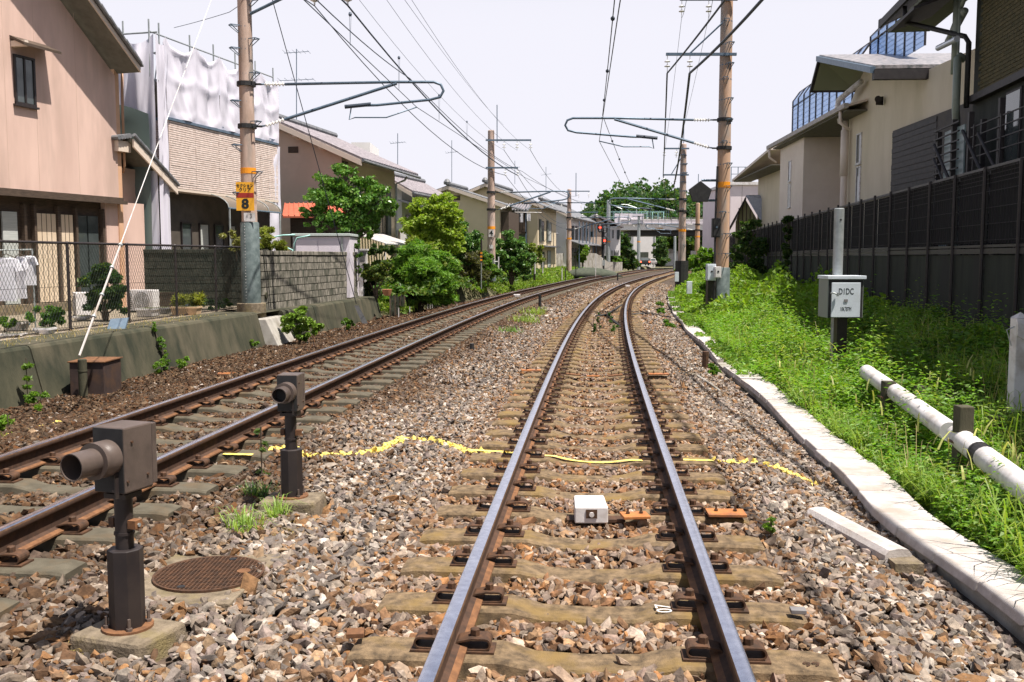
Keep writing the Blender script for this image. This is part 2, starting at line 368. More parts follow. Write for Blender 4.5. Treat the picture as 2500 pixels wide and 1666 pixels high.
def track(cfun, dfun, z0, key, label, y_end, y_phase):
    t = thing('railway_track', label, 'railway track', (float(cfun(0)), 0, z0))
    for off in (-.566, .566): rail(cfun, dfun, off, z0 + .012, 'rail', t, y_end)
    yc, _ = arc(cfun, y_phase, y_end, PITCH); nclip = 0; rest = MB()
    o0 = OFF[t.name]
    for y in yc:
        s = float(dfun(y)); rz = -math.atan(s); sl = newobj(SL[key], 'sleeper', t, Vector((float(cfun(y)), float(y), z0)) - o0, rz)
        for off in (-.566, .566):
            for sd_ in (-1, 1):
                px = off + sd_ * .062
                if nclip < 280:
                    c = newobj(CLIP, 'rail_clip', sl, (px, 0, .0), 0 if sd_ > 0 else math.pi); nclip += 1
                elif y < 75:
                    k = 1 / math.sqrt(1 + s * s); X = Vector((k, -s * k, 0)); Y = Vector((s * k, k, 0)); base = Vector((float(cfun(y)), float(y), z0)) + X * px
                    for qx in (0.02,):
                        q = X * sd_
                        A = base + q * .0; B = base + q * .10
                        rest.hexa([A - Y * .055, B - Y * .055, B + Y * .055, A + Y * .055] + [v + Vector((0, 0, .058)) for v in (A - Y * .055, B - Y * .055, B + Y * .055, A + Y * .055)] if sd_ > 0 else
                                  [B - Y * .055, A - Y * .055, A + Y * .055, B + Y * .055] + [v + Vector((0, 0, .058)) for v in (B - Y * .055, A - Y * .055, A + Y * .055, B + Y * .055)])
    rest.build('far_rail_clips', M['rust_dk'], t, kind='stuff')
    return t, yc
TR, ycR = track(cR, dR, 0.0, 0, 'rusty railway track running up the middle with a white beacon between its rails', 112, -0.03)
TL, ycL = track(cL, dL, LZ, 1, 'left-hand railway track with dark sleepers curving in from the left edge', 112, 0.35)

# ------------------------------------------------------------------ ballast stones
rng = np.random.default_rng(11)
def ico():
    p = (1 + 5 ** .5) / 2
    v = np.array([(-1, p, 0), (1, p, 0), (-1, -p, 0), (1, -p, 0), (0, -1, p), (0, 1, p), (0, -1, -p), (0, 1, -p), (p, 0, -1), (p, 0, 1), (-p, 0, -1), (-p, 0, 1)]) / math.hypot(1, p)
    f = np.array([(0, 11, 5), (0, 5, 1), (0, 1, 7), (0, 7, 10), (0, 10, 11), (1, 5, 9), (5, 11, 4), (11, 10, 2), (10, 7, 6), (7, 1, 8), (3, 9, 4), (3, 4, 2), (3, 2, 6), (3, 6, 8), (3, 8, 9), (4, 9, 5), (2, 4, 11), (6, 2, 10), (8, 6, 7), (9, 8, 1)])
    return v, f
IV, IF_ = ico()
OV = np.array([(1, 0, 0), (-1, 0, 0), (0, 1, 0), (0, -1, 0), (0, 0, 1), (0, 0, -1)], float)
OF_ = np.array([(0, 2, 4), (2, 1, 4), (1, 3, 4), (3, 0, 4), (2, 0, 5), (1, 2, 5), (3, 1, 5), (0, 3, 5)])
def variants(base, n, amt):
    out = []
    for _ in range(n):
        v = base * (1 + rng.uniform(-amt, amt, (len(base), 1))) + rng.normal(0, amt * .35, base.shape)
        v = v * np.array([1.18, .82, .52]) * rng.uniform(.82, 1.18, 3)
        # chop: flatten against two random planes for angular faces
        for _k in range(3):
            d = rng.normal(size=3); d /= np.linalg.norm(d); h = v @ d; c = h.max() * rng.uniform(.55, .8); v = v - np.outer(np.maximum(h - c, 0), d)
        out.append(v)
    return np.array(out)
VI = variants(IV, 24, .28); VO = variants(OV, 16, .22)
def rotm(n, flat=0.6):
    az = rng.uniform(0, 2 * np.pi, n); ax = rng.normal(0, flat, n); ay = rng.normal(0, flat, n)
    ca, sa, cx, sx, cy, sy = np.cos(az), np.sin(az), np.cos(ax), np.sin(ax), np.cos(ay), np.sin(ay); z = np.zeros(n); o = np.ones(n)
    Rz = np.stack([ca, -sa, z, sa, ca, z, z, z, o], 1).reshape(n, 3, 3); Rx = np.stack([o, z, z, z, cx, -sx, z, sx, cx], 1).reshape(n, 3, 3); Ry = np.stack([cy, z, sy, z, o, z, -sy, z, cy], 1).reshape(n, 3, 3)
    return Rx @ Ry @ Rz
def stone_mesh(name, pos, size, cols, vars_, faces, material, flat=.6):
    n = len(pos); k = rng.integers(0, len(vars_), n); V = vars_[k]; Rm = rotm(n, flat)
    V = np.einsum('nij,nvj->nvi', Rm, V) * size[:, None, None] + pos[:, None, :]
    nv = V.shape[1]; F = (faces[None] + (np.arange(n) * nv)[:, None, None]).reshape(-1, faces.shape[1])
    C = np.repeat(cols, nv, 0)
    me = npmesh(name, V.reshape(-1, 3), F, material, C); o = bpy.data.objects.new(name, me); COL.objects.link(o); return o
def insleeper(x, y, cf, df, ycs, pad=0.0, half=1.0):
    d = df(y); k = 1 / np.sqrt(1 + d * d); off = (x - cf(y)) * k
    yp = y + off * d * k                                   # height along the track of the foot point
    i = np.clip(np.searchsorted(ycs, yp), 1, len(ycs) - 1); near = np.minimum(np.abs(ycs[i] - yp), np.abs(ycs[i - 1] - yp)) / k
    return (near < .115 + pad) & (np.abs(off) < half + pad - .16 * rng.random(len(x)) ** 1.5), off
QUAD = None; HOLES = []                                                  # (x0,x1,y0,y1) kept free of stones
PAL = np.array([(.50, .45, .41), (.42, .37, .34), (.36, .25, .17), (.42, .25, .13), (.30, .19, .12), (.60, .57, .55), (.27, .25, .25), (.48, .36, .25), (.38, .33, .33), (.74, .72, .72)]) * np.array([.60, .57, .52])
W_MID = np.array([2.6, 2.6, 1.6, 1.1, 1.6, 2.2, 2.6, 1.4, 2.4, 1.1])
W_TRK = np.array([1.6, 1.6, 2.2, 1.9, 2.4, 1.0, 1.5, 1.7, 1.4, .6])
def palette(n, wts): return PAL[rng.choice(len(PAL), n, p=wts / wts.sum())]
# painted line across the tracks (photo pixels on the ballast level)
YL = [(-80, 1036), (0, 1058), (100, 1072), (540, 1108), (600, 1103), (680, 1100), (745, 1117), (820, 1126), (880, 1118), (925, 1106), (990, 1082), (1060, 1078), (1110, 1088), (1145, 1100), (1230, 1101), (1330, 1116), (1420, 1126), (1560, 1124), (1665, 1120), (1760, 1124), (1850, 1118), (1920, 1130), (1985, 1152)]
YLP = np.array([[G(u, v, zz).x, G(u, v, zz).y] for u, v in YL for zz in (-.22 if u < 300 else .05 if u < 760 else .0 if u < 950 else -.03,)])
def scatter(y0, y1, dens, smin, smax, base, faces, vs, name, jit):
    ar = (y1 - y0) * 16.0 if True else 0; n = int(ar * dens)
    y = rng.uniform(y0, y1, n); x0 = cL(y) - lw(y) + .1; x1 = cR(y) + 1.98; x = x0 + rng.uniform(0, 1, n) * 16.0
    ok = (x < x1) & (np.abs(x) < y * 0.56 + 1.2)
    x, y = x[ok], y[ok]
    a, offr = insleeper(x, y, cR, dR, ycR); b, offl = insleeper(x, y, cL, dL, ycL)
    onrail = (np.abs(np.abs(offr) - .566) < .085) | (np.abs(np.abs(offl) - .566) < .085)
    low = (a | b) & ~((rng.random(len(x)) < .035) & (np.abs(np.abs(offr) - .566) > .2))
    keep = ~low
    if y0 < 9 and QUAD:
        ins = np.ones(len(x), bool)
        for i in range(4):
            (ax, ay), (bx_, by_) = QUAD[i], QUAD[(i + 1) % 4]; ins &= ((bx_ - ax) * (y - ay) - (by_ - ay) * (x - ax)) > (.02 if i in (0, 2) else .05)
        ins &= ~((x > -1.36) & (rng.random(len(x)) < .8)); keep &= ~ins
    for hx0, hx1, hy0, hy1 in HOLES: keep &= ~((x > hx0) & (x < hx1) & (y > hy0) & (y < hy1))
    x, y, offr, offl, onrail = x[keep], y[keep], offr[keep], offl[keep], onrail[keep]
    n = len(x); sz = (smin + (smax - smin) * rng.random(n) ** 1.25) * np.where(rng.random(n) < .10, rng.uniform(1.2, 1.7, n), 1) * np.where(rng.random(n) < .2, .68, 1)
    z = bedz(x, y) + rng.uniform(-jit, jit * .6, n) - np.where(onrail, .05, 0)
    z += .012 * np.sin(x * 5 + y * 3) * np.sin(y * 4 - x)
    # colour: rusty near the tracks, greyer between them, dark brown by the left track
    wob = np.sin(x * 2.1 + y * .9) + np.sin(y * 1.7 - x * 1.3)
    near_r = smooth((1.35 - np.abs(offr)) / .5); near_l = smooth((1.9 - np.abs(offl) + .15 * wob) / .9); left = smooth((-offl - .6) / .6)
    cm, ctk = palette(n, W_MID), palette(n, W_TRK)
    pick = rng.random(n) < near_r * .85 + near_l * .7 + .35 * smooth((y - 13) / 14)
    c = np.where(pick[:, None], ctk, cm)
    rust = np.array([.74, .52, .34]); dk = np.array([.33, .29, .235])
    c = c * (1 - near_r[:, None] * .35 + near_r[:, None] * .35 * rust * 1.35)
    kk = np.clip(near_l * .8 + left, 0, 1)[:, None]
    hi = (rng.random(n) < .05)[:, None]
    c = np.where(hi, c * 1.0, c * (1 - kk) + c * kk * dk * np.array([1.0, .86, .74]))
    c = c * rng.uniform(.55, 1.35, (n, 1))
    # the painted line
    pts = np.c_[x, y]; dmin = np.full(n, 9.0)
    if y0 < 12:
        for i in range(len(YLP) - 1):
            p0, p1 = YLP[i], YLP[i + 1]; d = p1 - p0; t = np.clip(((pts - p0) @ d) / (d @ d), 0, 1); dmin = np.minimum(dmin, np.linalg.norm(pts - p0 - t[:, None] * d, axis=1))
        gap = (np.interp(x, [-9, -4.42, -4.4, -2.02, -2.0, 9], [0, 0, 1, 1, 0, 0]) > .5)
        paint = (dmin < .042) & ~gap & (rng.random(n) < .93)
    else: paint = np.zeros(n, bool)
    pos = np.c_[x, y, z]
    o = stone_mesh(name, pos[~paint], sz[~paint], c[~paint], vs, faces, M['stone']); o['kind'] = 'stuff'
    if paint.any():
        pp = pos[paint]; pp[:, 2] += .006
        q = stone_mesh('yellow_painted_stones', pp, sz[paint], np.ones((paint.sum(), 3)) * np.array([.86, .72, .20]) * rng.uniform(.8, 1.1, (paint.sum(), 1)), vs, faces, M['stone']); q['kind'] = 'stuff'
    return n
# ------------------------------------------------------------------ trackside things near the camera
# painted line where it crosses the sleepers
def paint_strip(u0, u1, v, parentless=True, wd=.05):
    mb = MB(); p = [G(u, v_, z) for u, v_, z in ((u0, v, .006), (u1, v, .006))]
    return p
def sleeper_paint(px0, v0, px1, v1, z=0.004, hw=.028, label=''):
    a, b = G(px0, v0, z), G(px1, v1, z); mb = MB(); n = 10
    vs = []
    for i in range(n + 1):
        t = i / n; q = a.lerp(b, t); h = hw * (1 + .18 * math.sin(t * 17 + px0)) ; off = (q.x - float(cR(q.y)) ); dip = -.036 * max(0, 1 - (abs(off) / .30) ** 2.2) if abs(off) < .3 else 0
        vs += [(q.x, q.y - h, q.z + dip), (q.x, q.y + h, q.z + dip)]
    mb.add(vs, [(2 * i, 2 * i + 2, 2 * i + 3, 2 * i + 1) for i in range(n)])
    return tag(mb.build('yellow_paint_line', M['yellow'], None), label, 'paint mark', 'yellow line painted across the tracks')
# ---- level-crossing detector: box with a hooded barrel on a two-stage post on a concrete block
def detector(base, h_base, zbase, scale, yaw, label, deep):
    t = thing('obstacle_detector', label, 'track sensor', base, 'obstacle detectors on dark posts between the tracks')
    B = Vector(base); ca, sa = math.cos(yaw), math.sin(yaw)
    def W(x, y, z): return (B.x + x * ca - y * sa, B.y + x * sa + y * ca, B.z + z)
    class L(MB):
        def build(s, *a, **k):
            s.v = [W(*q) for q in s.v]; return MB.build(s, *a, **k)
    m = L(); s = scale
    # concrete block with uneven top
    m.hexa([(-.21, -.17, -.30), (.21, -.17, -.30), (.21, .17, -.30), (-.21, .17, -.30), (-.18, -.145, .0), (.18, -.15, .005), (.19, .14, .0), (-.18, .15, -.005)])
    m.build('concrete_block', M['conc_warm'], t, bevel=.02)
    m = L(); m.lathe((0, 0, .0), [(.105, 0), (.105, .012)], 20); m.build('base_plate', M['rust'], t)
    for k in range(4):
        a = math.pi / 4 + k * math.pi / 2; m = L(); x, y = .083 * math.cos(a), .083 * math.sin(a)
        m.lathe((x, y, .012), [(.013, 0), (.013, .012), (.007, .013), (.007, .05)], 6); m.build('anchor_bolt', M['brown_metal'], t)
    m = L(); m.lathe((0, 0, .012), [(.072, 0), (.072, deep), (.066, deep + .003)], 8); m.build('lower_post', M['brown_dk'], t)
    z = deep + .015
    m = L(); m.tube((0, 0, z), (0, 0, z + .26), .037, n=14); m.lathe((0, 0, z + .06), [(.042, 0), (.042, .012)], 14); m.build('upper_post', M['brown_dk'], t, smooth=40)
    m = L(); m.box(-.062, -.036, -.022, .022, z + .09, z + .13); m.build('clamp', M['rust_dk'], t); m = L(); m.box(.036, .075, -.022, .022, z + .09, z + .125); m.build('clamp', M['rust'], t)
    m = L(); m.tube((.08, -.0, z + .105), (.06, .0, z + .105), .009, n=6); m.build('clamp_bolt', M['galv'], t)
    z += .24
    # bracket
    m = L(); m.box(-.055, .055, -.05, .05, z - .02, z); m.box(-.05, -.042, -.05, .12, z, z + .10); m.box(.042, .05, -.05, .12, z, z + .10); m.tube((-.062, 0, z + .03), (.062, 0, z + .03), .012, n=8)
    m.build('bracket', M['brown_dk'], t)
    # box body (front faces local -y)
    bw, bd, bh = .078 * s, .098 * s, .235 * s; zz = z + .01 + bh * .55
    m = L(); m.box(-bw, bw, -bd * .75, bd, zz - bh * .55, zz + bh * .62); m.build('box', M['brown_metal'], t, bevel=.008)
    m = L(); m.box(-bw - .003, bw + .003, bd - .006, bd + .022, zz - bh * .50, zz + bh * .60); m.build('rear_cover', M['brown_metal'], t, bevel=.004)
    m = L()
    m.box(-bw + .004, bw - .004, -bd * .75 - .004, -bd * .75 - .001, zz - bh * .53, zz + bh * .60); m.build('front_shade_plate', M['black'], t)  # black sheet: the shade on the box front is put into its colour
    for (yy, zq) in ((-.03, .35), (.06, -.3), (-.06, -.33)):
        m = L(); m.lathe((bw + .000, yy, zz + bh * zq), [(.006, 0), (.006, .006)], 6, (1, 0, 0)); m.build('screw', M['rust_dk'], t)
    m = L(); f = -bd * .75 - .004
    cz = zz + bh * .62 - .125 * s
    def ring(r0, r1, l0, l1): m.lathe((0, 0, cz), [(r0, -l0), (r1, -l1)], 24, (0, 1, 0))
    m.lathe((0, f, cz), [(.075 * s, 0), (.075 * s, .05 * s), (.071 * s, .055 * s), (.071 * s, .075 * s), (.076 * s, .08 * s), (.076 * s, .087 * s)], 28, (0, -1, 0)); m.build('barrel_collar', M['brown_metal'], t, smooth=40)
    m = L(); r, y0, l = .055 * s, f - .075 * s, .125 * s; n = 28
    vs = []
    for k in range(n):
        a = 2 * math.pi * k / n; c, q = math.cos(a), math.sin(a)
        vs += [(r * c, y0, cz + r * q), (r * c, y0 - l, cz + r * q), ((r - .004) * c, y0 - l, cz + (r - .004) * q), ((r - .004) * c, y0 - .03, cz + (r - .004) * q)]
    fs = []
    for k in range(n):
        i, j = k * 4, ((k + 1) % n) * 4
        fs += [(i, i + 1, j + 1, j), (i + 1, i + 2, j + 2, j + 1), (i + 2, i + 3, j + 3, j + 2)]
    m.add(vs, fs); m.build('hood', M['brown_metal'], t, smooth=40)
    m = L(); m.lathe((0, y0 - .029, cz), [(r - .002, 0), (r - .002, .004)], 24, (0, 1, 0)); m.build('lens', M['black'], t)
    m = L(); m.box(bw * .55, bw * .55 + .006, f - .02, f, zz - bh * .62, zz + .0); m.box(.03, bw * .55, f - .02, f - .012, zz - bh * .5, zz - bh * .46); m.build('brace', M['brown_dk'], t)
    return t
D1 = G(312, 1526, .095)
detector((D1.x, D1.y, .085), 0, 0, 1.0, R(-19), 'larger dark brown sensor box in the left foreground with barrel pointing lower left', .33)
D2 = G(713, 1209, .11)
detector((D2.x, D2.y, .10), 0, 0, .86, R(-3), 'smaller dark brown sensor box on a post farther back beside the left track', .30)
HOLES += [(D1.x - .22, D1.x + .22, D1.y - .19, D1.y + .19), (D2.x - .22, D2.x + .22, D2.y - .19, D2.y + .19)]
# ---- manhole: concrete slab with a round grid cover
mc = G(510, 1404, .0); mh = thing('cable_manhole', 'round rusty manhole cover with a grid pattern set in a concrete slab', 'manhole', (mc.x, mc.y, 0))
mb = MB(); SZ = .035; a = G(248, 1474, SZ); b = G(560, 1474, SZ); c_ = G(690, 1352, SZ); d = G(395, 1352, SZ)
mb.hexa([(q.x, q.y, -.13) for q in (a, b, c_, d)] + [(q.x, q.y, SZ) for q in (a, b, c_, d)]); mb.build('slab', M['conc_warm'], mh, bevel=.006)
QUAD = [(q.x, q.y) for q in (a, b, c_, d)]
rr = .27; e_l, e_r = G(361, 1410, SZ), G(660, 1395, SZ); rr = (e_r - e_l).length / 2; cc = (e_l + e_r) / 2; cc.y = (G(0, 1366, SZ).y + G(0, 1445, SZ).y) / 2
ry = abs(G(500, 1366, SZ).y - G(500, 1445, SZ).y) / 2; rr = (rr + ry) / 2
mb = MB(); mb.lathe((cc.x, cc.y, SZ + .001), [(rr, 0), (rr, .012), (rr - .012, .012), (rr - .014, .007)], 40); mb.build('cover', M['rust_dk'], mh)
mb = MB(); step = .021; k = -rr + .02
while k < rr - .015:
    hl = math.sqrt(max(0, (rr - .014) ** 2 - k * k))
    if hl > .02:
        mb.box(cc.x + k - .003, cc.x + k + .003, cc.y - hl, cc.y + hl, SZ + .007, SZ + .0135); mb.box(cc.x - hl, cc.x + hl, cc.y + k - .003, cc.y + k + .003, SZ + .0075, SZ + .0130)
    k += step
mb.build('grid_ribs', M['rust_dk'], mh, kind='stuff')
for hx, hy in ((.06, rr * .78), (-.07, -rr * .78)):
    mb = MB(); mb.lathe((cc.x + hx, cc.y + hy, SZ + .0138), [(.02, 0), (.02, .0015)], 12); mb.build('lifting_hole', M['black'], mh)
mb = MB(); mb.lathe((cc.x + rr * .62, cc.y + .02, SZ + .0136), [(.035, 0), (.035, .002)], 16); mb.build('boss', M['rust'], mh)
# ---- sleepers' paint, beacon and plates between the rails
for a_ in ((1142, 1098, 1232, 1103, 'pale yellow paint bar left of the middle track ending at its left rail'), (1330, 1112, 1568, 1124, 'long pale yellow paint bar between the two rails of the middle track'),
           (1664, 1122, 1742, 1124, 'short yellow paint bar just right of the right rail of the middle track'), (545, 1108, 617, 1110, 'pale yellow paint bar between the left track and the smaller sensor post')):
    sleeper_paint(*a_[:4], z=(.004 if a_[0] > 600 else .104), label=a_[4])
b0 = G(1442, 1245, .05)
t = thing('track_beacon', 'white rectangular beacon block lying between the rails of the middle track', 'beacon', (b0.x, b0.y, 0))
mb = MB(); bx, by = b0.x, b0.y + .05; mb.hexa([(bx - .105, by - .12, -.02), (bx + .105, by - .12, -.02), (bx + .10, by + .13, -.02), (bx - .095, by + .13, -.02), (bx - .105, by - .12, .085), (bx + .105, by - .12, .085), (bx + .10, by + .13, .10), (bx - .095, by + .13, .10)])
mb.build('body', M['white'], t, bevel=.008)
mb = MB(); mb.box(bx - .035, bx + .035, by - .126, by - .118, .015, .07); mb.build('socket', M['rust_dk'], t)
mb = MB(); mb.lathe((bx, by - .127, .04), [(.016, 0), (.016, .012)], 8, (0, -1, 0)); mb.build('plug', M['white'], t)
mb = MB(); mb.box(bx - .15, bx + .22, by - .06, by + .04, -.03, -.012); mb.build('mounting_plate', M['rust_dk'], t)
for k in range(4):
    mb = MB(); q = bx - .07 + k * .045; mb.box(q, q + .022, by + .095, by + .112, .0955, .0975); mb.build('embossed_mark', M['gray_metal'], t)
def plate(u, v, w_, d_, rz, mt, label, bolts=2, z=.02, g='rusty steel plates on the sleepers', h=.018, tilt=0):
    c = G(u, v, z); t = thing('sleeper_plate', label, 'steel plate', (c.x, c.y, z), g)
    mb = MB(); mb.box(-w_ / 2, w_ / 2, -d_ / 2, d_ / 2, 0, h); mb.v = [(x, y, q + x * tilt) for x, y, q in mb.v]; o = mb.build('plate', mt, t, bevel=.003, local=True)
    for k in range(bolts):
        x = (k - (bolts - 1) / 2) * w_ * .5; mb = MB(); mb.lathe((x, .01, h + x * tilt), [(.012, 0), (.012, .012), (.006, .013), (.006, .04)], 6); mb.build('bolt', M['rust_dk'], t, local=True)
    t.rotation_euler[2] = rz; return t
plate(1550, 1262, .17, .13, .12, M['rust_or'], 'rusty orange bolted plate between the rails right of the white beacon')
plate(1772, 1256, .24, .15, -.05, M['rust_or'], 'rusty orange bolted plate on the ballast right of the right rail')
plate(1297, 906, .28, .12, 0, M['rust_or'], 'bright orange rusty plate left of the middle track farther up', 2)
plate(1400, 916, .20, .12, .0, M['rust'], 'dark rusty plate next to the left rail in the middle row of plates', 2, tilt=-.1)
plate(1448, 920, .18, .06, 0, M['rust_or'], 'narrow orange rusty plate in the middle between the rails', 2)
plate(1502, 918, .20, .12, 0, M['rust'], 'dark rusty plate next to the right rail in the middle row of plates', 2, tilt=.1)
plate(1608, 915, .28, .12, 0, M['rust_or'], 'orange rusty plate just right of the right rail farther up', 2)
plate(555, 914, .26, .10, .1, M['rust_or'], 'pinkish rusty plate left of the left track by the retaining wall', 2, z=.03)
plate(938, 932, .10, .0 + .10, .1, M['rust'], 'rusty plate right of the left track near the smaller sensor', 1, z=.04)
plate(868, 1552, .075, .07, .1, M['rust'], 'small square rusty block on the sleeper end in the foreground', 0, h=.022)
plate(1948, 1496, .07, .05, -.1, M['gray_metal'], 'small grey clip block on the right end of a near sleeper', 0, h=.02)
def post_marker(u, v, h, w_, label, z=.0, mt='black', name='marker_post', cat='marker post'):
    c = G(u, v, z); mb = MB(); mb.lathe((c.x, c.y, z - .15), [(w_, 0), (w_ * .96, h + .15), (w_ * .7, h + .156)], 8)
    return tag(mb.build(name, M[mt]), label, cat)
post_marker(1152, 862, .16, .04, 'short dark stub post between the tracks in the ballast')
post_marker(1318, 758, .48, .045, 'taller dark post between the tracks beside a tuft of grass')
post_marker(1508, 686, .5, .05, 'dark post between the tracks far up the curve')
post_marker(1722, 892, .22, .055, 'rusty brown stub post beside the white trough lid', z=-.1, mt='rust_dk')
for u, v, lab, zz in ((1262, 724, 'small white box between the rails of the left track', LZ), (1532, 700, 'small white box between the rails of the middle track far up', .0)):
    c = G(u, v, zz); t = thing('track_beacon', lab, 'beacon', (c.x, c.y, zz)); mb = MB(); mb.box(c.x - .13, c.x + .13, c.y - .15, c.y + .15, zz - .02, zz + .08); mb.build('body', M['white'], t, bevel=.01)

# ------------------------------------------------------------------ left side: retaining wall, strip, fence
RW = Frame((-6.70, 12.5), 7.4)          # foot of the wall; a along the track
tl = thing('retaining_wall', 'mossy sloping concrete retaining wall with open joints along the left track', 'retaining wall', (-6.7, 12.5, -.4))
def rw_panel(a0, a1, bt, zt0, zt1, foot=-.62, dpt=.9):
    mb = MB(); n = max(2, int((a1 - a0) / .5)); vs = []
    for i in range(n + 1):
        a = a0 + (a1 - a0) * i / n; z = zt0 + (zt1 - zt0) * i / n
        for b, zz in ((0.0, foot), (bt - .03, z - .05), (bt, z - .012), (bt + .05, z), (bt + dpt, z + .0), (bt + dpt, foot)): vs.append(RW.p(a, b, zz))
    m_ = 6; fs = [(i * m_ + j, i * m_ + j + 1, (i + 1) * m_ + j + 1, (i + 1) * m_ + j) for i in range(n) for j in range(m_ - 1)]
    fs += [tuple(range(m_ - 1, -1, -1)), tuple(n * m_ + j for j in range(m_))]
    mb.add(vs, fs); return mb.build('wall_panel', M['conc_dk'], tl)
for i, (a0, a1) in enumerate(((-7, -3.03), (-3, .97), (1, 4.47), (4.52, 9.2))): rw_panel(a0, a1, .28, .40, .40)
for a0, a1 in ((10.7, 12.9), (12.93, 15.6), (15.63, 19.2)): rw_panel(a0, a1, .25, .36 - .0 * a0, .36)
# levelled yard behind the wall
M['gravelly'] = mat('gravelly_path', (0.40, 0.33, 0.26), (0.62, 0.54, 0.46), 22, .95, bump=.02, bscale=30, c3=(.30, .22, .12), s3=4)
M['yard'] = mat('yard_earth', (0.16, 0.13, 0.09), (0.28, 0.24, 0.18), 5, .95, bump=.02, bscale=20)
mb = MB(); q = [RW.p(-8, .33, .37), RW.p(8.2, .33, .37), RW.p(8.2, 1.3, .39), RW.p(-8, 1.3, .39)]; mb.quad(*q); o = mb.build('gravel_strip', M['gravelly']); o['kind'] = 'structure'
mb = MB(); q = [RW.p(-8, 1.3, .385), RW.p(30, 1.3, .385), RW.p(30, 22, .385), RW.p(-8, 22, .385)]; mb.quad(*q); o = mb.build('yard_ground', M['yard']); o['kind'] = 'structure'
mb = MB(); q = [RW.p(8.2, .3, .355), RW.p(20, .3, .355), RW.p(20, 1.4, .355), RW.p(8.2, 1.4, .355)]; mb.quad(*q); o = mb.build('ledge_ground', M['conc_dk']); o['kind'] = 'structure'
# little stones on the strip
n = 2200; a = rng.uniform(-7, 8, n); b = .4 + rng.random(n) * .85
pp = np.array([list(RW.p(x, y, .385)) for x, y in zip(a, b)]); o = stone_mesh('strip_gravel', pp, rng.uniform(.01, .028, n), palette(n, W_MID) * 1.25, VO, OF_, M['stone']); o['kind'] = 'stuff'

# chain-link fence
FN = Frame((-7.76, 14.5), 7.2)
tf = thing('chain_link_fence', 'dark green chain-link fence on the retaining wall in front of the pink house', 'fence', (-7.76, 14.5, .38))
FL0, FL1, FZ0, FZ1 = -6.0, 9.6, .42, 1.88
for k in range(9):
    a = -5.9 + k * 1.93; mb = MB(); mb.tube(FN.p(a, 0, .38), FN.p(a, 0, FZ1 + .01), .028, n=8); mb.lathe(FN.p(a, 0, FZ1 + .01), [(.035, 0), (.02, .02)], 8); mb.build('post', M['brown_dk'], tf)
mb = MB(); mb.tube(FN.p(FL0, 0, FZ1), FN.p(FL1, 0, FZ1), .022, n=8); mb.build('top_rail', M['brown_dk'], tf)
mb = MB(); mb.tube(FN.p(FL0, 0, FZ0), FN.p(FL1, 0, FZ0), .012, n=6); mb.tube(FN.p(FL0, 0, 1.15), FN.p(FL1, 0, 1.15), .004, n=4); mb.build('bottom_rail', M['brown_dk'], tf)
M['mesh'] = mat('coated_wire', (.05, .07, .06), None, rough=.5)
mb = MB(); hh = FZ1 - FZ0; sp = .085
for sgn in (1, -1):
    a = FL0 - hh
    while a < FL1:
        s0, s1 = a, a + hh * .62
        z0, z1 = (FZ0, FZ1) if sgn > 0 else (FZ1, FZ0)
        if s0 >= FL0 and s1 <= FL1: mb.tube(FN.p(s0, .01 * sgn, z0), FN.p(s1, .01 * sgn, z1), .0030, n=3, cap=False)
        a += sp
mb.build('mesh', M['mesh'], tf, kind='stuff')

# ------------------------------------------------------------------ wall of concrete blocks along the ledge
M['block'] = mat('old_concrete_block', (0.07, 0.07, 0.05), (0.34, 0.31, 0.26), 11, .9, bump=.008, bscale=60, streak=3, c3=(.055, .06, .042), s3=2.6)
M['block_dk'] = mat('dark_concrete_block', (0.018, 0.020, 0.015), (0.060, 0.060, 0.045), 14, .9, bump=.006, bscale=60, streak=2, c3=(.02, .025, .018), s3=2)  # much darker tone of the block for the wall behind the fence
M['joint'] = mat('dark_joint', (0.05, 0.055, 0.04), None, rough=.95)
def block_wall(name, fr, length, rows, z0, label, step=.388, bh=.172, mt='block', cap=True, th=.12):
    t = thing(name, label, 'block wall', tuple(fr.p(0, 0, z0)))
    mb = MB(); fr.box(mb, .006, length - .006, .022, th, z0, z0 + rows * (bh + .020)); mb.build('core', M['joint'], t)
    n = int(length / (step + .01)) + 1
    mb = MB(); s = 1
    fr.box(mb, 0, step, 0, .03, 0, bh); base = mb.build('block', M[mt], None, bevel=.006); me = base.data
    for r_ in range(rows):
        for k in range(n):
            a = k * (step + .01) + (r_ % 2) * (-.2); a1 = min(a + step, length); a = max(a, 0)
            if a1 - a < .05: continue
            q = fr.p(a, 0, z0 + r_ * (bh + .020)); o = newobj(me, 'block', t); d = fr.p(a, rng.uniform(-.004, .006), z0 + r_ * (bh + .020)) - fr.p(0, 0, 0) - OFF[t.name]
            o.location = d; 
            if a1 - a < step - .01:
                o.scale = (1, 1, 1); mb = MB(); fr.box(mb, 0, a1 - a, 0, .03, 0, bh); o.data = mb_mesh(mb, M[mt])
    bpy.data.objects.remove(base)
    if cap:
        zc = z0 + rows * (bh + .020)
        for k in range(int(length / .6) + 1):
            a = k * .6; a1 = min(a + .592, length + .02)
            if a1 - a < .05: continue
            mb = MB(); fr.box(mb, a, a1, -.02, th + .02, zc, zc + .105); mb.build('cap_stone', M[mt], t, bevel=.01)
    return t
def mb_mesh(mb, m_):
    me = bpy.data.meshes.new('block'); me.from_pydata(mb.v, [], mb.f); me.materials.append(m_); return me
WB = Frame((-5.98, 22.9), 7.8)
block_wall('block_wall', WB, 7.8, 7, .345, 'mottled grey concrete block wall behind the left pole on the concrete ledge')
mb = MB(); q = WB.p(.25, -.035, .72); mb.lathe(q, [(.075, 0), (.075, .03), (.055, .03), (.055, .0)], 14, WB.b); tag(mb.build('drain_pipe_end', M['conc_dk']), 'round drain pipe end low in the mottled block wall', 'pipe')
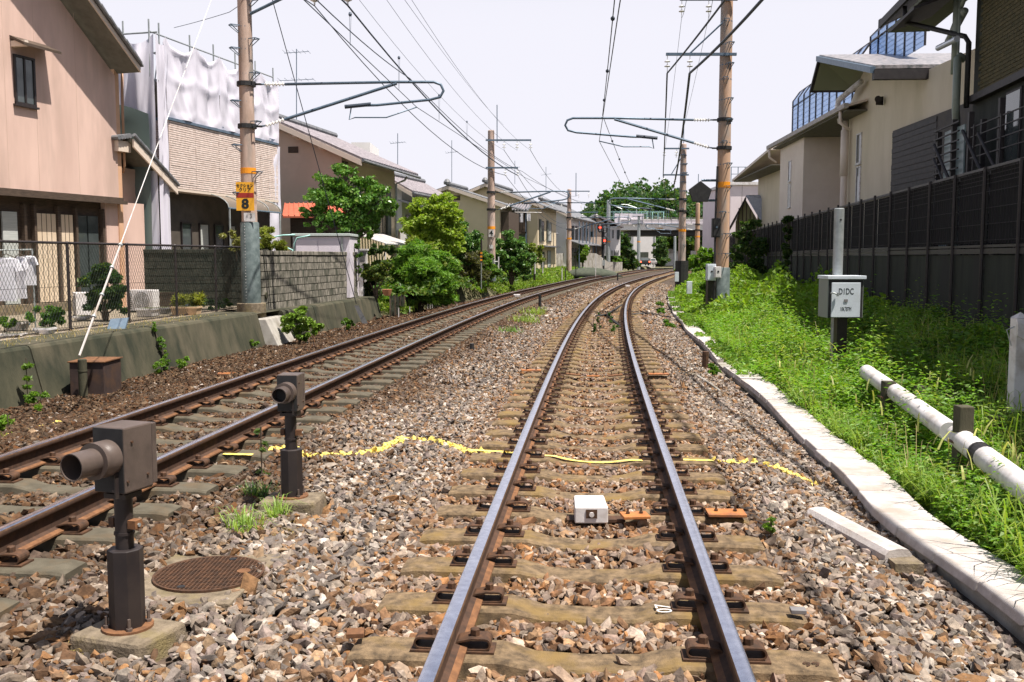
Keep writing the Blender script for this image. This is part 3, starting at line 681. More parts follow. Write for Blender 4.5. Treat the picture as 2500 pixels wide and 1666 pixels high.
WC = Frame((-6.25, 24.6), -85, side=1)           # darker wall running back from the track
block_wall('block_wall', WC, 3.9, 7, .39, 'dark block wall behind the chain-link fence facing the camera', mt='block_dk')

# ------------------------------------------------------------------ house 1 (pink render)
M['pink'] = mat('pink_render', (0.58, 0.41, 0.345), (0.68, 0.49, 0.415), 1.6, .9, bump=.003, bscale=120, c3=(.50, .36, .30), s3=1.1, streak=5)
M['pink_dk'] = mat('grey_pink_render', (0.50, 0.36, 0.29), (0.56, 0.42, 0.34), 1.3, .9, bump=.002, bscale=120)
M['wood_dk'] = mat('dark_wood', (0.055, 0.04, 0.03), (0.10, 0.07, 0.05), 6, .7, streak=.1)
M['tile'] = mat('grey_roof_tile', (0.10, 0.11, 0.12), (0.20, 0.20, 0.21), 5, .55, spec=.5)
M['glass'] = mat('dark_window_glass', (0.045, 0.055, 0.055), (0.07, 0.085, 0.085), 2, .08, spec=.8)
M['curtain'] = mat('pale_curtain', (0.35, 0.38, 0.36), (0.5, 0.52, 0.5), 3, .8, streak=.02)
M['cream'] = mat('cream_shutter', (0.62, 0.50, 0.36), (0.68, 0.56, 0.42), 4, .6)
M['fascia'] = mat('cream_fascia', (0.66, 0.56, 0.47), None, rough=.6)
M['soffit'] = mat('soffit_board', (0.13, 0.125, 0.10), (0.18, 0.17, 0.14), 5, .8)
H1 = Frame((-9.75, 24.0), 17.5)
h1 = thing('pink_house', 'pink rendered two-storey house with dark eaves behind the chain-link fence', 'house', tuple(H1.p(0, 0, .38)))
mb = MB(); zt = 6.12
# upper wall as a gable profile: a from -9 to 0 ; top follows the rake (slope .78)
mb.add([H1.p(0, 0, 3.08), H1.p(-9, 0, 3.08), H1.p(-9, 0, zt + .1 + 6), H1.p(-7.5, 0, zt + .1 + 5.9), H1.p(0, 0, zt - .05), H1.p(0, 6, 3.08), H1.p(0, 6, zt - .05)], [(0, 1, 2, 3, 4), (0, 4, 6, 5)])
mb.build('upper_wall', M['pink'], h1)
for a in (-1.32, -2.55, -3.4, -5):
    mb = MB(); H1.box(mb, a - .004, a + .004, -.003, 0, 3.12, 6.3 + (-a) * .75); mb.build('wall_joint', M['pink_dk'], h1)
# lower storey set back under the belt
mb = MB(); H1.box(mb, -9, 0, .20, .32, .38, 3.08); mb.build('lower_wall', M['wood_dk'], h1)
mb = MB(); H1.box(mb, -9, .05, -.10, .22, 3.00, 3.10); H1.box(mb, -9, .12, -.16, -.08, 2.94, 3.02); mb.build('belt_roof', M['wood_dk'], h1)
def window(fr, a0, a1, z0, z1, parent, b=0.0, frame='brown_dk', pane='glass', mull=1, sill=True, dep=.06, fw=.035):
    mb = MB(); fr.box(mb, a0, a0 + fw, b - .045, b + .004, z0, z1); fr.box(mb, a1 - fw, a1, b - .045, b + .004, z0, z1); fr.box(mb, a0, a1, b - .048, b + .004, z1 - fw, z1); fr.box(mb, a0, a1, b - .048, b + .004, z0, z0 + fw)
    for k in range(1, mull + 1):
        x = a0 + (a1 - a0) * k / (mull + 1); fr.box(mb, x - fw * .45, x + fw * .45, b - .04, b + .004, z0, z1)
    if sill: fr.box(mb, a0 - .04, a1 + .04, b - .08, b, z0 - .045, z0 - .002)
    o = mb.build('window', M[frame], parent)
    mb = MB(); fr.box(mb, a0 + .01, a1 - .01, b - .02, b - .012, z0 + .01, z1 - .01); mb.build('pane', M[pane], o); return o
window(H1, -3.16, -2.58, 4.93, 5.98, h1, fw=.05)
mb = MB(); H1.slab(mb, [(-3.22, .0, 6.36), (-2.25, .0, 6.36), (-2.20, -.42, 6.18), (-3.27, -.42, 6.18)], .06); mb.build('window_hood', M['wood_dk'], h1)
mb = MB(); H1.box(mb, -3.2, -3.1, -.38, 0, 6.12, 6.24); mb.build('hood_bracket', M['fascia'], h1)
# roof: rake slab overhanging towards the railway and gutters
def z_r(a): return 6.10 + (-a + .12) * .775
mb = MB(); H1.slab(mb, [(.12, -.62, z_r(.12) + .14), (-7, -.62, z_r(-7) + .14), (-7, 6, z_r(-7) + .14), (.12, 6, z_r(.12) + .14)][::-1], .10); mb.build('roof', M['soffit'], h1)
mb = MB(); H1.slab(mb, [(.14, -.66, z_r(.12) + .17), (-7, -.66, z_r(-7) + .17), (-7, -.60, z_r(-7) + .17), (.14, -.60, z_r(.12) + .17)][::-1], .13); mb.build('fascia_board', M['fascia'], h1)
mb = MB(); H1.slab(mb, [(.20, -.70, z_r(.12) + .23), (-7, -.70, z_r(-7) + .25), (-7, 6, z_r(-7) + .25), (.20, 6, z_r(.12) + .23)][::-1], .05); mb.build('roof_edge', M['tile'], h1)
for k in range(26):
    a = .1 - k * .27; mb = MB(); z = z_r(a) + .24; mb.tube(H1.p(a, -.70, z), H1.p(a - .26, -.70, z + .22), .045, .055, n=8); mb.build('rake_tile', M['tile'], h1)
# corner pilaster, downpipe
mb = MB(); H1.box(mb, .0, .16, .02, .6, .38, 6.3); mb.build('corner_strip', mat('orange_render', (.55, .33, .20), (.62, .38, .24), 3, .9), h1)
mb = MB(); mb.path([H1.p(.24, -.02, 6.2), H1.p(.24, -.0, 5.0), H1.p(.24, 0, 3.9), H1.p(.30, .1, 3.75)], .035, 8); mb.build('downpipe', mat('brown_pipe', (.38, .22, .13), None, rough=.4), h1, smooth=True)
# ground floor: cream shutter panels, glass doors
x = -2.62
for k, (a0, a1, m_) in enumerate(((-2.55, -1.98, 'cream'), (-1.95, -1.45, 'cream'), (-3.5, -3.1, 'curtain'), (-4.4, -3.9, 'glass'), (-1.38, -1.0, 'glass'), (-.95, -.62, 'glass'))):
    mb = MB(); H1.box(mb, a0, a1, .13, .17, .62, 2.62); o = mb.build('shutter' if m_ == 'cream' else 'sliding_door', M[m_], h1)
    if m_ == 'cream':
        for j in range(1, 4):
            q = a0 + (a1 - a0) * j / 4; mb = MB(); H1.box(mb, q - .006, q + .006, .124, .13, .62, 2.62); mb.build('groove', M['wood_dk'], o)
for a in (-4.9, -3.75, -2.95, -2.66, -1.96, -1.40, -.50):
    mb = MB(); H1.box(mb, a, a + .07, .08, .20, .40, 2.80); mb.build('door_post', M['wood_dk'], h1)
mb = MB(); H1.box(mb, -5, -.4, .02, .22, .38, .60); mb.build('plinth', M['conc_warm'], h1)
mb = MB(); H1.box(mb, -.42, .98, .05, .35, .38, 3.0); mb.build('low_wall', M['pink'], h1)
# annexe with its own little tiled gable
mb = MB(); H1.box(mb, .0, 1.4, .36, 3, .38, 3.9); mb.build('annexe_wall', M['pink_dk'], h1)
A0 = (-.10, -.10, 4.98); 
mb = MB(); H1.slab(mb, [(-.1, -.12, 4.50), (.35, -.12, 4.50), (.35, 1.5, 4.50), (-.1, 1.5, 4.50)][::-1], .26); mb.build('annexe_ridge', M['fascia'], h1)
mb = MB(); H1.slab(mb, [(.25, -.25, 4.58), (1.95, -.25, 3.48), (1.95, 3, 3.48), (.25, 3, 4.58)][::-1], .08); mb.build('annexe_roof', M['soffit'], h1)
mb = MB(); H1.slab(mb, [(.25, -.30, 4.56), (1.93, -.30, 3.50), (1.93, -.25, 3.50), (.25, -.25, 4.56)][::-1], .20); mb.build('annexe_fascia', M['fascia'], h1)
for k in range(9):
    a = .25 + k * .19; z = 4.66 - (a - .25) * .65; mb = MB(); mb.tube(H1.p(a, -.30, z), H1.p(a + .2, -.30, z - .13), .055, .045, n=8); mb.build('annexe_tile', M['tile'], h1)
for k in range(5):
    mb = MB(); mb.tube(H1.p(-.15 + k * .1, -.2, 4.56 + .02 * k), H1.p(-.15 + k * .1, 1.2, 4.56 + .02 * k), .06, n=8); mb.build('annexe_tile', M['tile'], h1)

# ------------------------------------------------------------------ scaffolded house
M['sheet'] = leafmat('white_sheeting', (1, 1, 1), .18, .6, (1, 1, 1.03))
M['brick_pale'] = mat('pale_brick_tile', (0.62, 0.50, 0.44), (0.80, 0.68, 0.62), 8, .8, streak=1)
H2 = Frame((-8.98, 26.0), 14)
h2 = thing('scaffolded_house', 'house under white scaffold sheeting with a pale tiled balcony band', 'house', tuple(H2.p(0, 0, .38)))
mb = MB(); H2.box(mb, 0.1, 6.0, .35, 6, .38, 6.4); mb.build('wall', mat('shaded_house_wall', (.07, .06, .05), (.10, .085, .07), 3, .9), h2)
mb = MB(); H2.box(mb, -.35, 5.55, -.02, .36, 3.47, 5.22); mb.build('balcony_core', M['joint'], h2)
rows = 30; mb = MB()
for r_ in range(rows):
    z = 3.48 + r_ * .0585
    a = -.36
    while a < 5.55:
        a1 = min(a + 1.195, 5.56); H2.box(mb, a, a1 - .006, -.052 - rng.uniform(0, .010), -.02, z, z + .043); a += 1.2
    b = -.045
    while b < .34: H2.box(mb, -.388, -.355, b, b + .115, z, z + .050); b += .12
mb.build('balcony_tiles', M['brick_pale'], h2, kind='stuff')
mb = MB(); H2.box(mb, -.42, 5.6, -.09, .40, 5.23, 5.30); mb.build('balcony_coping', M['arm'], h2)
mb = MB(); mb.tube(H2.p(-.3, .0, 5.40), H2.p(5.5, .0, 5.40), .015, n=6)
for k in range(8): mb.tube(H2.p(-.3 + k * .8, 0, 5.28), H2.p(-.3 + k * .8, 0, 5.40), .01, n=5)
mb.build('balcony_rail', M['arm'], h2)
mb = MB(); H2.box(mb, -.40, 5.58, -.06, .38, 3.40, 3.465); mb.build('balcony_edge', M['fascia'], h2)
# curved porch awning
mb = MB(); vs = []
for i in range(13):
    for k in range(7):
        t = k / 6; vs.append(H2.p(1.55 + i * .26, .35 - .95 * math.sin(t * math.pi / 2), 3.02 + .42 * math.cos(t * math.pi / 2)))
mb.add(vs, [(i * 7 + k, (i + 1) * 7 + k, (i + 1) * 7 + k + 1, i * 7 + k + 1) for i in range(12) for k in range(6)])
mb.build('awning', mat('tinted_awning', (.16, .13, .10), None, rough=.25), h2, smooth=True)
for i in range(0, 13, 3):
    mb = MB(); mb.path([H2.p(1.55 + i * .26, .35 - .96 * math.sin(k / 6 * math.pi / 2), 3.03 + .43 * math.cos(k / 6 * math.pi / 2)) for k in range(7)], .015, 5); mb.build('awning_rib', M['galv'], h2)
mb = MB(); mb.tube(H2.p(1.55, -.6, 3.02), H2.p(4.7, -.6, 3.02), .025, n=6); mb.build('awning_rail', M['arm'], h2)
for a in (1.6, 3.1, 4.6):
    mb = MB(); mb.tube(H2.p(a, -.6, .38), H2.p(a, -.6, 3.02), .03, n=6); mb.build('awning_post', M['galv'], h2)
for a0, a1, pn in ((.6, 1.1, 'glass'), (1.5, 2.0, 'curtain'), (2.3, 2.8, 'glass'), (3.1, 3.5, 'curtain'), (3.8, 4.8, 'glass')): window(H2, a0, a1, .7, 2.6, h2, b=.34, pane=pn, mull=0)
mb = MB(); mb.path([H2.p(5.75, .2, 3.6), H2.p(5.75, .2, 3.35), H2.p(5.5, .2, 3.25), H2.p(5.5, .2, .5)], .045, 8); mb.build('downpipe', M['black'], h2, smooth=True)
# scaffold: poles, rails and wrinkled sheets
sc = thing('scaffolding', 'steel scaffold wrapped in wrinkled white sheeting around the house', 'scaffold', tuple(H2.p(-1.2, -.6, .38)))
SA0, SA1, SB = -.85, 5.75, .0
bays = [-.85, -.42, 1.0, 2.2, 3.4, 4.6, 5.75]
for a in bays:
    zlo = .38 if a in (bays[0], bays[-1]) else 5.3
    mb = MB(); mb.tube(H2.p(a, SB + .14, zlo), H2.p(a, SB + .14, 7.72), .024, n=6); mb.build('pole', M['galv'], sc)
for b in (1.0, 2.6, 4.2, 5.6):
    mb = MB(); mb.tube(H2.p(SA0 + .14, b, .38), H2.p(SA0 + .14, b, 7.75), .024, n=6); mb.build('pole', M['galv'], sc)
for z in (7.42, 6.9, 6.2):
    mb = MB(); mb.tube(H2.p(SA0, SB + .14, z), H2.p(SA1, SB + .14, z), .022, n=6); mb.build('rail', M['galv'], sc)
    mb = MB(); mb.tube(H2.p(SA0 + .14, SB, z), H2.p(SA0 + .14, 6, z), .022, n=6); mb.build('rail', M['galv'], sc)
for k in range(6):
    mb = MB(); a = bays[k]; b2 = bays[k + 1]; mb.tube(H2.p(a, SB + .16, 5.4), H2.p(b2, SB + .16, 7.0), .018, n=5); mb.build('brace', M['galv'], sc)
def sheet(pfun, nu, nv, seed, amp=.10, col=(.76, .74, .83), name='sheet', sag=.26):
    vs = []; cols = []
    for i in range(nu + 1):
        for j in range(nv + 1):
            u, v = i / nu, j / nv
            edge = min(u, 1 - u) * 2
            w_ = amp * (mnoise.noise(Vector((u * 3 + seed, v * 2.2, seed))) * 1.3 + .5 * mnoise.noise(Vector((u * 9 + v * 5, v * 3, seed + 5)))) + amp * .7 * math.sin((u - .5) * (10 + 8 * (1 - v)) + seed) * v * .6
            dz = -sag * math.sin(math.pi * u) * (v ** 6) - .05 * abs(math.sin(v * 9)) * 0; w_ += .045 * max(0, math.sin(v * 14 + 1.5 * math.sin(u * math.pi))) ** 3
            vs.append(pfun(u, v, w_ * (0.25 + .75 * edge), dz)); cols.append(col)
    f = np.array([(i * (nv + 1) + j, (i + 1) * (nv + 1) + j, (i + 1) * (nv + 1) + j + 1, i * (nv + 1) + j + 1) for i in range(nu) for j in range(nv)])
    V = np.array([list(q) for q in vs]) - np.array(OFF[sc.name]); me = npmesh('sheet', V, f, M['sheet'], np.array(cols)); me.shade_smooth()
    return newobj(me, name, sc)
for k in range(6):
    a0, a1 = bays[k], bays[k + 1]; zb = 5.31 if k else .7
    sheet(lambda u, v, w_, dz: H2.p(a0 + (a1 - a0) * u, SB - .03 - w_, zb + (7.36 - zb) * v + dz), 22, 26, k * 1.7)
    if k == 0: pass
sheet(lambda u, v, w_, dz: H2.p(SA1 - .75 + .75 * u, SB - .04 - w_, .7 + 4.5 * v), 10, 30, 20.3, sag=0)
for k, (b0_, b1_) in enumerate(((SB, 1.0), (1.0, 2.6), (2.6, 4.2), (4.2, 5.6))):
    sheet(lambda u, v, w_, dz: H2.p(SA0 - .03 - w_ * 1.6, b0_ + (b1_ - b0_) * u, .6 + 6.76 * v + dz), 24, 40, 40 + k * 2.1, amp=.09)
# side sheets seen grey: lower half covered by a second grey-green tarpaulin
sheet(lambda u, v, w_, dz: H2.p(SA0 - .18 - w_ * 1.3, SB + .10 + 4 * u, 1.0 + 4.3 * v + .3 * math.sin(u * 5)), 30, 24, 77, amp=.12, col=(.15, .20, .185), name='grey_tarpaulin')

# ------------------------------------------------------------------ garden shed, yard things
M['shed'] = mat('pale_lilac_steel', (.70, .65, .72), (.76, .71, .78), 3, .5)
SH = Frame((-6.55, 29.6), 7.8)
sp0 = PD(676, 578, 29.5); 
t = thing('garden_shed', 'low white metal storage shed behind the block wall', 'shed', (-6.6, 29.5, .39))
x0, x1 = PD(676, 560, 29.5).x, PD(786, 560, 29.5).x; x2_ = PD(803, 560, 29.5).x; zt = PD(700, 537, 29.5).z
mb = MB(); mb.box(x0, x2_, 29.5, 31.4, .39, zt - .1); mb.build('body', M['shed'], t)
for k in range(2):
    mb = MB(); q = x0 + .05 + k * (x1 - x0 - .1) / 2; mb.box(q + .01, q + (x1 - x0 - .1) / 2 - .01, 29.46, 29.498, .5, zt - .2); mb.build('door', M['shed'], t, bevel=.005)
mb = MB(); mb.box(x0 - .06, x2_ + .04, 29.40, 31.5, zt - .08, zt); mb.build('roof', mat('shed_roof', (.50, .56, .54), None, rough=.5), t, bevel=.01)
mb = MB(); mb.box(x0 - .03, x0 + .03, 29.45, 29.53, .39, zt - .1); mb.box(x1 - .03, x1 + .03, 29.45, 29.53, .39, zt - .1); mb.build('corner_post', M['galv'], t)
M['teal'] = mat('pale_green_pipe', (.35, .62, .58), None, rough=.4)
def pipe_loop(pts, label, r=.022, m_='teal', name='handrail', cat='handrail'):
    mb = MB(); mb.path(pts, r, 8); return tag(mb.build(name, M[m_], smooth=True), label, cat)
pipe_loop([PD(675, 588, 27.8), PD(676, 560, 27.8), PD(683, 547, 27.8), PD(700, 544, 27.8), PD(713, 541, 27.8)], 'pale green bent pipe handrail in front of the white shed')
pipe_loop([PD(560, 545, 27), PD(610, 549, 27), PD(650, 541, 27), PD(678, 540, 27)], 'pale green pipe rail left of the white shed behind the block wall')
pipe_loop([PD(600, 572, 26), PD(640, 569, 26), PD(662, 571, 26), PD(672, 575, 26), PD(672, 585, 26)], 'lower pale green pipe rail just above the block wall')

def ac_unit(x, y, z, w_, h, rz, label):
    t = thing('air_conditioner', label, 'air conditioner', (x, y, z))
    mb = MB(); mb.box(-w_ / 2, w_ / 2, -.14, .14, .03, h); mb.build('case', M['white'], t, bevel=.01, local=True)
    mb = MB(); mb.lathe((.05 * w_, -.142, h * .53), [(h * .40, 0), (h * .40, .008)], 24, (0, -1, 0)); mb.build('fan_opening', M['gray_metal'], t, local=True)
    mb = MB()
    for k in range(1, 6): mb.lathe((.05 * w_, -.152, h * .53), [(h * .40 * k / 5, 0), (h * .40 * k / 5, .004), (h * .40 * k / 5 - .006, .004), (h * .40 * k / 5 - .006, 0)], 20, (0, -1, 0))
    mb.box(.05 * w_ - .004, .05 * w_ + .004, -.158, -.152, h * .15, h * .92); mb.build('fan_grille', M['white'], t, local=True, kind='stuff')
    for k in range(8):
        mb = MB(); mb.box(-w_ / 2 - .006, -w_ / 2 + .10, -.147, -.141, h * (.14 + k * .095), h * (.165 + k * .095)); mb.build('vent_slat', M['black'], t, local=True)
    mb = MB(); mb.box(-w_ * .4, -w_ * .3, -.15, .15, 0, .03); mb.box(w_ * .3, w_ * .4, -.15, .15, 0, .03); mb.build('foot', M['black'], t, local=True)
    t.rotation_euler[2] = rz; return t
q = PD(331, 710, 21.8); ac_unit(q.x, q.y, .40, .62, .50, R(-10), 'white air conditioner unit by the corner of the pink house')
q = PD(188, 712, 20.2); ac_unit(q.x, q.y, .40, .55, .50, R(-60), 'white air conditioner unit seen end-on behind the dark bush')
# laundry on hangers at the left edge
M['cloth'] = leafmat('white_cloth', (1, 1, 1), .3, .8, (1, 1, 1))
def shirt(u, v, y, w_, h, label, seed=0):
    c = PD(u, v, y); t = thing('shirt_on_hanger', label, 'laundry', tuple(c))
    pts = [(-.08, 0), (-.22, -.04), (-.30, -.30), (-.22, -.33), (-.17, -.20), (-.18, -1), (.18, -1), (.17, -.20), (.22, -.33), (.30, -.30), (.22, -.04), (.08, 0)]
    vs = []; n = len(pts)
    for d in (-.03, .03):
        for x, z in pts: vs.append((x * w_ / .5, d + .02 * math.sin(x * 30 + z * 7 + seed), z * h))
    f = [tuple(range(n)), tuple(range(2 * n - 1, n - 1, -1))] + [(i, n + i, n + (i + 1) % n, (i + 1) % n) for i in range(n)]
    me = bpy.data.meshes.new('shirt'); me.from_pydata(vs, [], f); at = me.color_attributes.new('col', 'FLOAT_COLOR', 'POINT'); at.data.foreach_set('color', [.85, .85, .9, 1] * (2 * n)); me.materials.append(M['cloth'])
    newobj(me, 'shirt', t)
    mb = MB(); mb.path([(-.2 * w_ / .5, 0, -.01), (0, 0, .06), (.2 * w_ / .5, 0, -.01)], .008, 5); mb.path([(0, 0, .05), (0, 0, .12), (.03, 0, .14), (.04, 0, .11)], .005, 4); mb.build('hanger', M['wood_dk'], t, local=True)
    return t
shirt(14, 592, 15.9, .42, .72, 'large white shirt on a hanger at the left edge of the yard')
shirt(46, 590, 16.1, .20, .70, 'narrow white shirt beside the large one on the laundry pole', 2)
shirt(66, 588, 16.3, .26, .50, 'short white shirt with blue trim right on the laundry pole', 4)
mb = MB(); mb.tube(PD(-60, 576, 15.8), PD(74, 574, 16.3), .012, n=6); mb.tube(PD(74, 574, 16.3) - Vector((0, 0, 1.4)), PD(74, 572, 16.3), .014, n=6); tag(mb.build('laundry_pole', M['galv']), 'thin metal laundry pole carrying white shirts at the left edge', 'laundry pole')
def yardbox(u0, u1, v0, v1, y, dep, mt, name, label, cat, open_=False, z0=None):
    p0, p1 = PD(u0, v1, y), PD(u1, v0, y); z0 = p0.z if z0 is None else z0
    t = thing(name, label, cat, (p0.x, y, z0))
    w_ = p1.x - p0.x; h = p1.z - z0
    mb = MB(); i = .02
    mb.hexa([(i, i, 0), (w_ - i, i, 0), (w_ - i, dep - i, 0), (i, dep - i, 0), (0, 0, h), (w_, 0, h), (w_, dep, h), (0, dep, h)]); mb.build('tub', M[mt], t, local=True, bevel=.006)
    mb = MB(); mb.box(-.012, w_ + .012, -.012, .012, h - .03, h + .004); mb.box(-.012, w_ + .012, dep - .012, dep + .012, h - .03, h + .004); mb.box(-.012, .012, .012, dep - .012, h - .03, h + .004); mb.box(w_ - .012, w_ + .012, .012, dep - .012, h - .03, h + .004); mb.build('rim', M[mt], t, local=True)
    mb = MB(); mb.box(.02, w_ - .02, .02, dep - .02, h - .02, h + .006); mb.build('soil', M['soil'], t, local=True)
    return t
M['terracotta'] = mat('terracotta', (.45, .20, .10), (.55, .27, .14), 8, .8)
M['tan'] = mat('woven_tan', (.50, .34, .20), (.60, .42, .26), 20, .8)
yardbox(78, 112, 755, 785, 15.4, .25, 'white', 'planter_box', 'white square planter box low behind the fence', 'planter', z0=.40)
yardbox(10, 45, 742, 762, 16.2, .35, 'conc_light', 'planter_box', 'long pale planter trough behind the fence at the left edge', 'planter', z0=.40)
yardbox(0, 46, 768, 786, 14.95, .2, 'white', 'storage_tray', 'flat white tray on the ground at the left edge by the fence foot', 'tray', z0=.40)
yardbox(52, 60, 745, 757, 17, .12, 'arm', 'flower_pot', 'small blue flower pot behind the fence near the left edge', 'flower pot', z0=.4)
yardbox(168, 196, 728, 737, 19, .3, 'white', 'planter_box', 'shallow white planter behind the fence left of the dark bush', 'planter', z0=.40)
yardbox(312, 350, 710, 722, 20, .5, 'white', 'bench_board', 'low white bench board in front of the air conditioner', 'bench', z0=.40)
yardbox(352, 382, 708, 722, 21, .4, 'gray_metal', 'storage_box', 'grey box right of the white bench board', 'box', z0=.40)
yardbox(392, 452, 706, 722, 20.6, .35, 'tan', 'woven_planter', 'long tan woven planter full of spiky leaves behind the fence', 'planter', z0=.40)
yardbox(418, 430, 690, 708, 22.0, .12, 'arm', 'flower_pot', 'blue flower pot standing by the dark block wall', 'flower pot', z0=.40)
yardbox(362, 402, 672, 690, 23.4, .3, 'wood_dk', 'wooden_table', 'small dark wooden table in front of the dark block wall', 'table', z0=.40)
c = PD(262, 752, 16.6)
mb = MB(); mb.hexa([(c.x - .12, 16.6, .40), (c.x + .17, 16.65, .40), (c.x + .17, 16.7, .40), (c.x - .12, 16.65, .40), (c.x - .14, 16.8, .56), (c.x + .15, 16.85, .58), (c.x + .15, 16.9, .58), (c.x - .14, 16.85, .56)]); tag(mb.build('roof_tile_piece', M['arm']), 'grey corrugated tile leaning at the foot of the fence', 'tile')

# ---- anchor box with post, guys
c = GD(205, 905, -.30)
t = thing('cable_box', 'rusty brown steel box standing by the retaining wall', 'steel box', (c.x, c.y, -.40))
B0 = GD(162, 908, -.36); wx = 79 / 2202 * B0.y
mb = MB(); mb.box(B0.x, B0.x + wx, B0.y, B0.y + .62, -.5, PD(200, 834, B0.y).z); mb.build('body', M['box_brown'], t, bevel=.006)
zt = PD(200, 834, B0.y).z
mb = MB(); mb.box(B0.x - .02, B0.x + wx + .02, B0.y - .02, B0.y + .66, zt, zt + .02); mb.build('lid', M['rust'], t, bevel=.004)
p = GD(190, 905, -.42); p.y = B0.y + .10; p.x = PD(190, 860, B0.y - .15).x; mb = MB(); zz = PD(190, 827, p.y - .25).z
mb.lathe((p.x, p.y - .25, -.6), [(.062, 0), (.062, zz + .6), (.05, zz + .61)], 12); mb.lathe((p.x, p.y - .25, zz - .17), [(.068, 0), (.068, .02)], 12); tag(mb.build('pipe_post', M['conc_dk'], smooth=40), 'thick mossy pipe post standing in front of the rusty steel box', 'post')

def mark(body, u, v, size, rz, mt, label, z=.0045, sx=1):
    c = G(u, v, z); o = text_mesh(body, size, M[mt], None, (c.x, c.y, z), rot=(0, 0, rz), name='painted_number', sx=sx); return tag(o, label, 'painted number')
# ------------------------------------------------------------------ right side: cable trough with lids
tt = thing('cable_trough', 'white concrete cable trough with slab lids curving along the right edge of the ballast', 'cable trough', (float(cR(6)) + 2.2, 6, -.2))
def rpt(y, off, z):                       # point at an offset right of the middle track
    s = float(dR(y)); k = 1 / math.sqrt(1 + s * s); return Vector((float(cR(y)) + off * k, y - off * s * k, z))
ZK = -.055
KO = lambda y: 2.02 - .13 * math.exp(-((y - 6.3) / 1.0) ** 2) - .04 * math.sin(y * .9)
yk = 2.6
ki = 0
while yk < 47:
    L_ = .50 if yk < 14 else 1.0
    y2 = yk + L_ - .012; z = ZK + rng.uniform(-.006, .006) - .004 * (ki % 2); o0, o1 = KO(yk), KO(y2); sh = rng.uniform(-.008, .008)
    if not (14.5 < yk < 15.6) and rng.random() > (.0 if yk < 22 else .22):
        mb = MB(); t_ = .055; w0 = .36
        mb.hexa([rpt(yk, o0 + sh, z - t_), rpt(yk, o0 + w0 + sh, z - t_), rpt(y2, o1 + w0 + sh, z - t_), rpt(y2, o1 + sh, z - t_), rpt(yk, o0 + .012 + sh, z), rpt(yk, o0 + w0 - .012 + sh, z), rpt(y2, o1 + w0 - .012 + sh, z), rpt(y2, o1 + .012 + sh, z)])
        mb.build('lid', M['conc_light'], tt, bevel=.008 if yk < 12 else 0)
    yk += L_; ki += 1
mb = MB(); ys_ = np.arange(2.4, 47, .5); vs = []
for y in ys_:
    o = KO(y) + .025
    vs += [rpt(y, o, -.45), rpt(y, o, ZK - .056), rpt(y, o + .31, ZK - .056), rpt(y, o + .31, -.45)]
mb.add(vs, [(i * 4 + j, (i + 1) * 4 + j, (i + 1) * 4 + j + 1, i * 4 + j + 1) for i in range(len(ys_) - 1) for j in range(3)]); mb.build('trough_body', M['concrete'], tt)
# branch trough with rounded lid running off towards the rails
p0, p1 = G(1995, 1250, -.06), G(2165, 1340, -.06)
d = (p1 - p0).normalized(); nrm = Vector((-d.y, d.x, 0)); p1 = p1 + d * .12
tb = thing('cable_trough', 'short rounded concrete trough branching off the white lids towards the rails', 'cable trough', tuple(p0))
mb = MB(); prof_ = [(-.085, -.05), (-.085, 0), (-.06, .028), (0, .036), (.06, .028), (.085, 0), (.085, -.05)]
mb.add([q + nrm * x + Vector((0, 0, z)) for q in (p0, p1) for x, z in prof_], [(j, 7 + j, 8 + j, j + 1) for j in range(6)] + [tuple(range(7)), tuple(range(13, 6, -1))]); mb.build('lid', M['conc_light'], tb)
mb = MB(); mb.add([q + nrm * x + Vector((0, 0, z)) for q in (p0 + d * .02, p1) for x, z in ((-.075, -.051), (.075, -.051), (.075, -.3), (-.075, -.3))], [(0, 1, 5, 4), (1, 2, 6, 5), (3, 0, 4, 7), (0, 3, 2, 1), (4, 5, 6, 7)]); mb.build('trough_body', M['concrete'], tb)
mb = MB(); e = p1 + d * .04; mb.hexa([(e.x - .09, e.y - .09, -.4), (e.x + .09, e.y - .09, -.4), (e.x + .09, e.y + .09, -.4), (e.x - .09, e.y + .09, -.4), (e.x - .07, e.y - .08, -.075), (e.x + .09, e.y - .08, -.075), (e.x + .09, e.y + .09, -.075), (e.x - .07, e.y + .09, -.075)]); mb.build('end_block', M['conc_warm'], tb)
# loose cables across the ballast farther up
mb = MB(); mb.path([G(1666, 913, -.05), G(1700, 915, -.07), G(1735, 938, -.08), G(1758, 955, -.1)], .018, 6); tag(mb.build('conduit', M['concrete'], smooth=True), 'pale conduit bent over the ballast towards the trough', 'conduit')
mb = MB(); mb.path([G(1455, 772, .0), G(1480, 769, .01), G(1500, 757, .01), G(1518, 745, .0)], .03, 6); tag(mb.build('cable', M['black'], smooth=True), 'thick black cable crossing between the rails far up the middle track', 'cable')
mb = MB(); mb.path([G(1543, 768, .0), G(1585, 766, -.03), G(1612, 772, -.1)], .03, 6); tag(mb.build('cable', M['black'], smooth=True), 'thick black cable leaving the middle track to the right', 'cable')
mb = MB(); mb.path([G(1484, 770, .0), G(1500, 785, .0), G(1515, 798, .0)], .03, 6); tag(mb.build('cable', M['black'], smooth=True), 'short black cable branching down between the rails far up', 'cable')

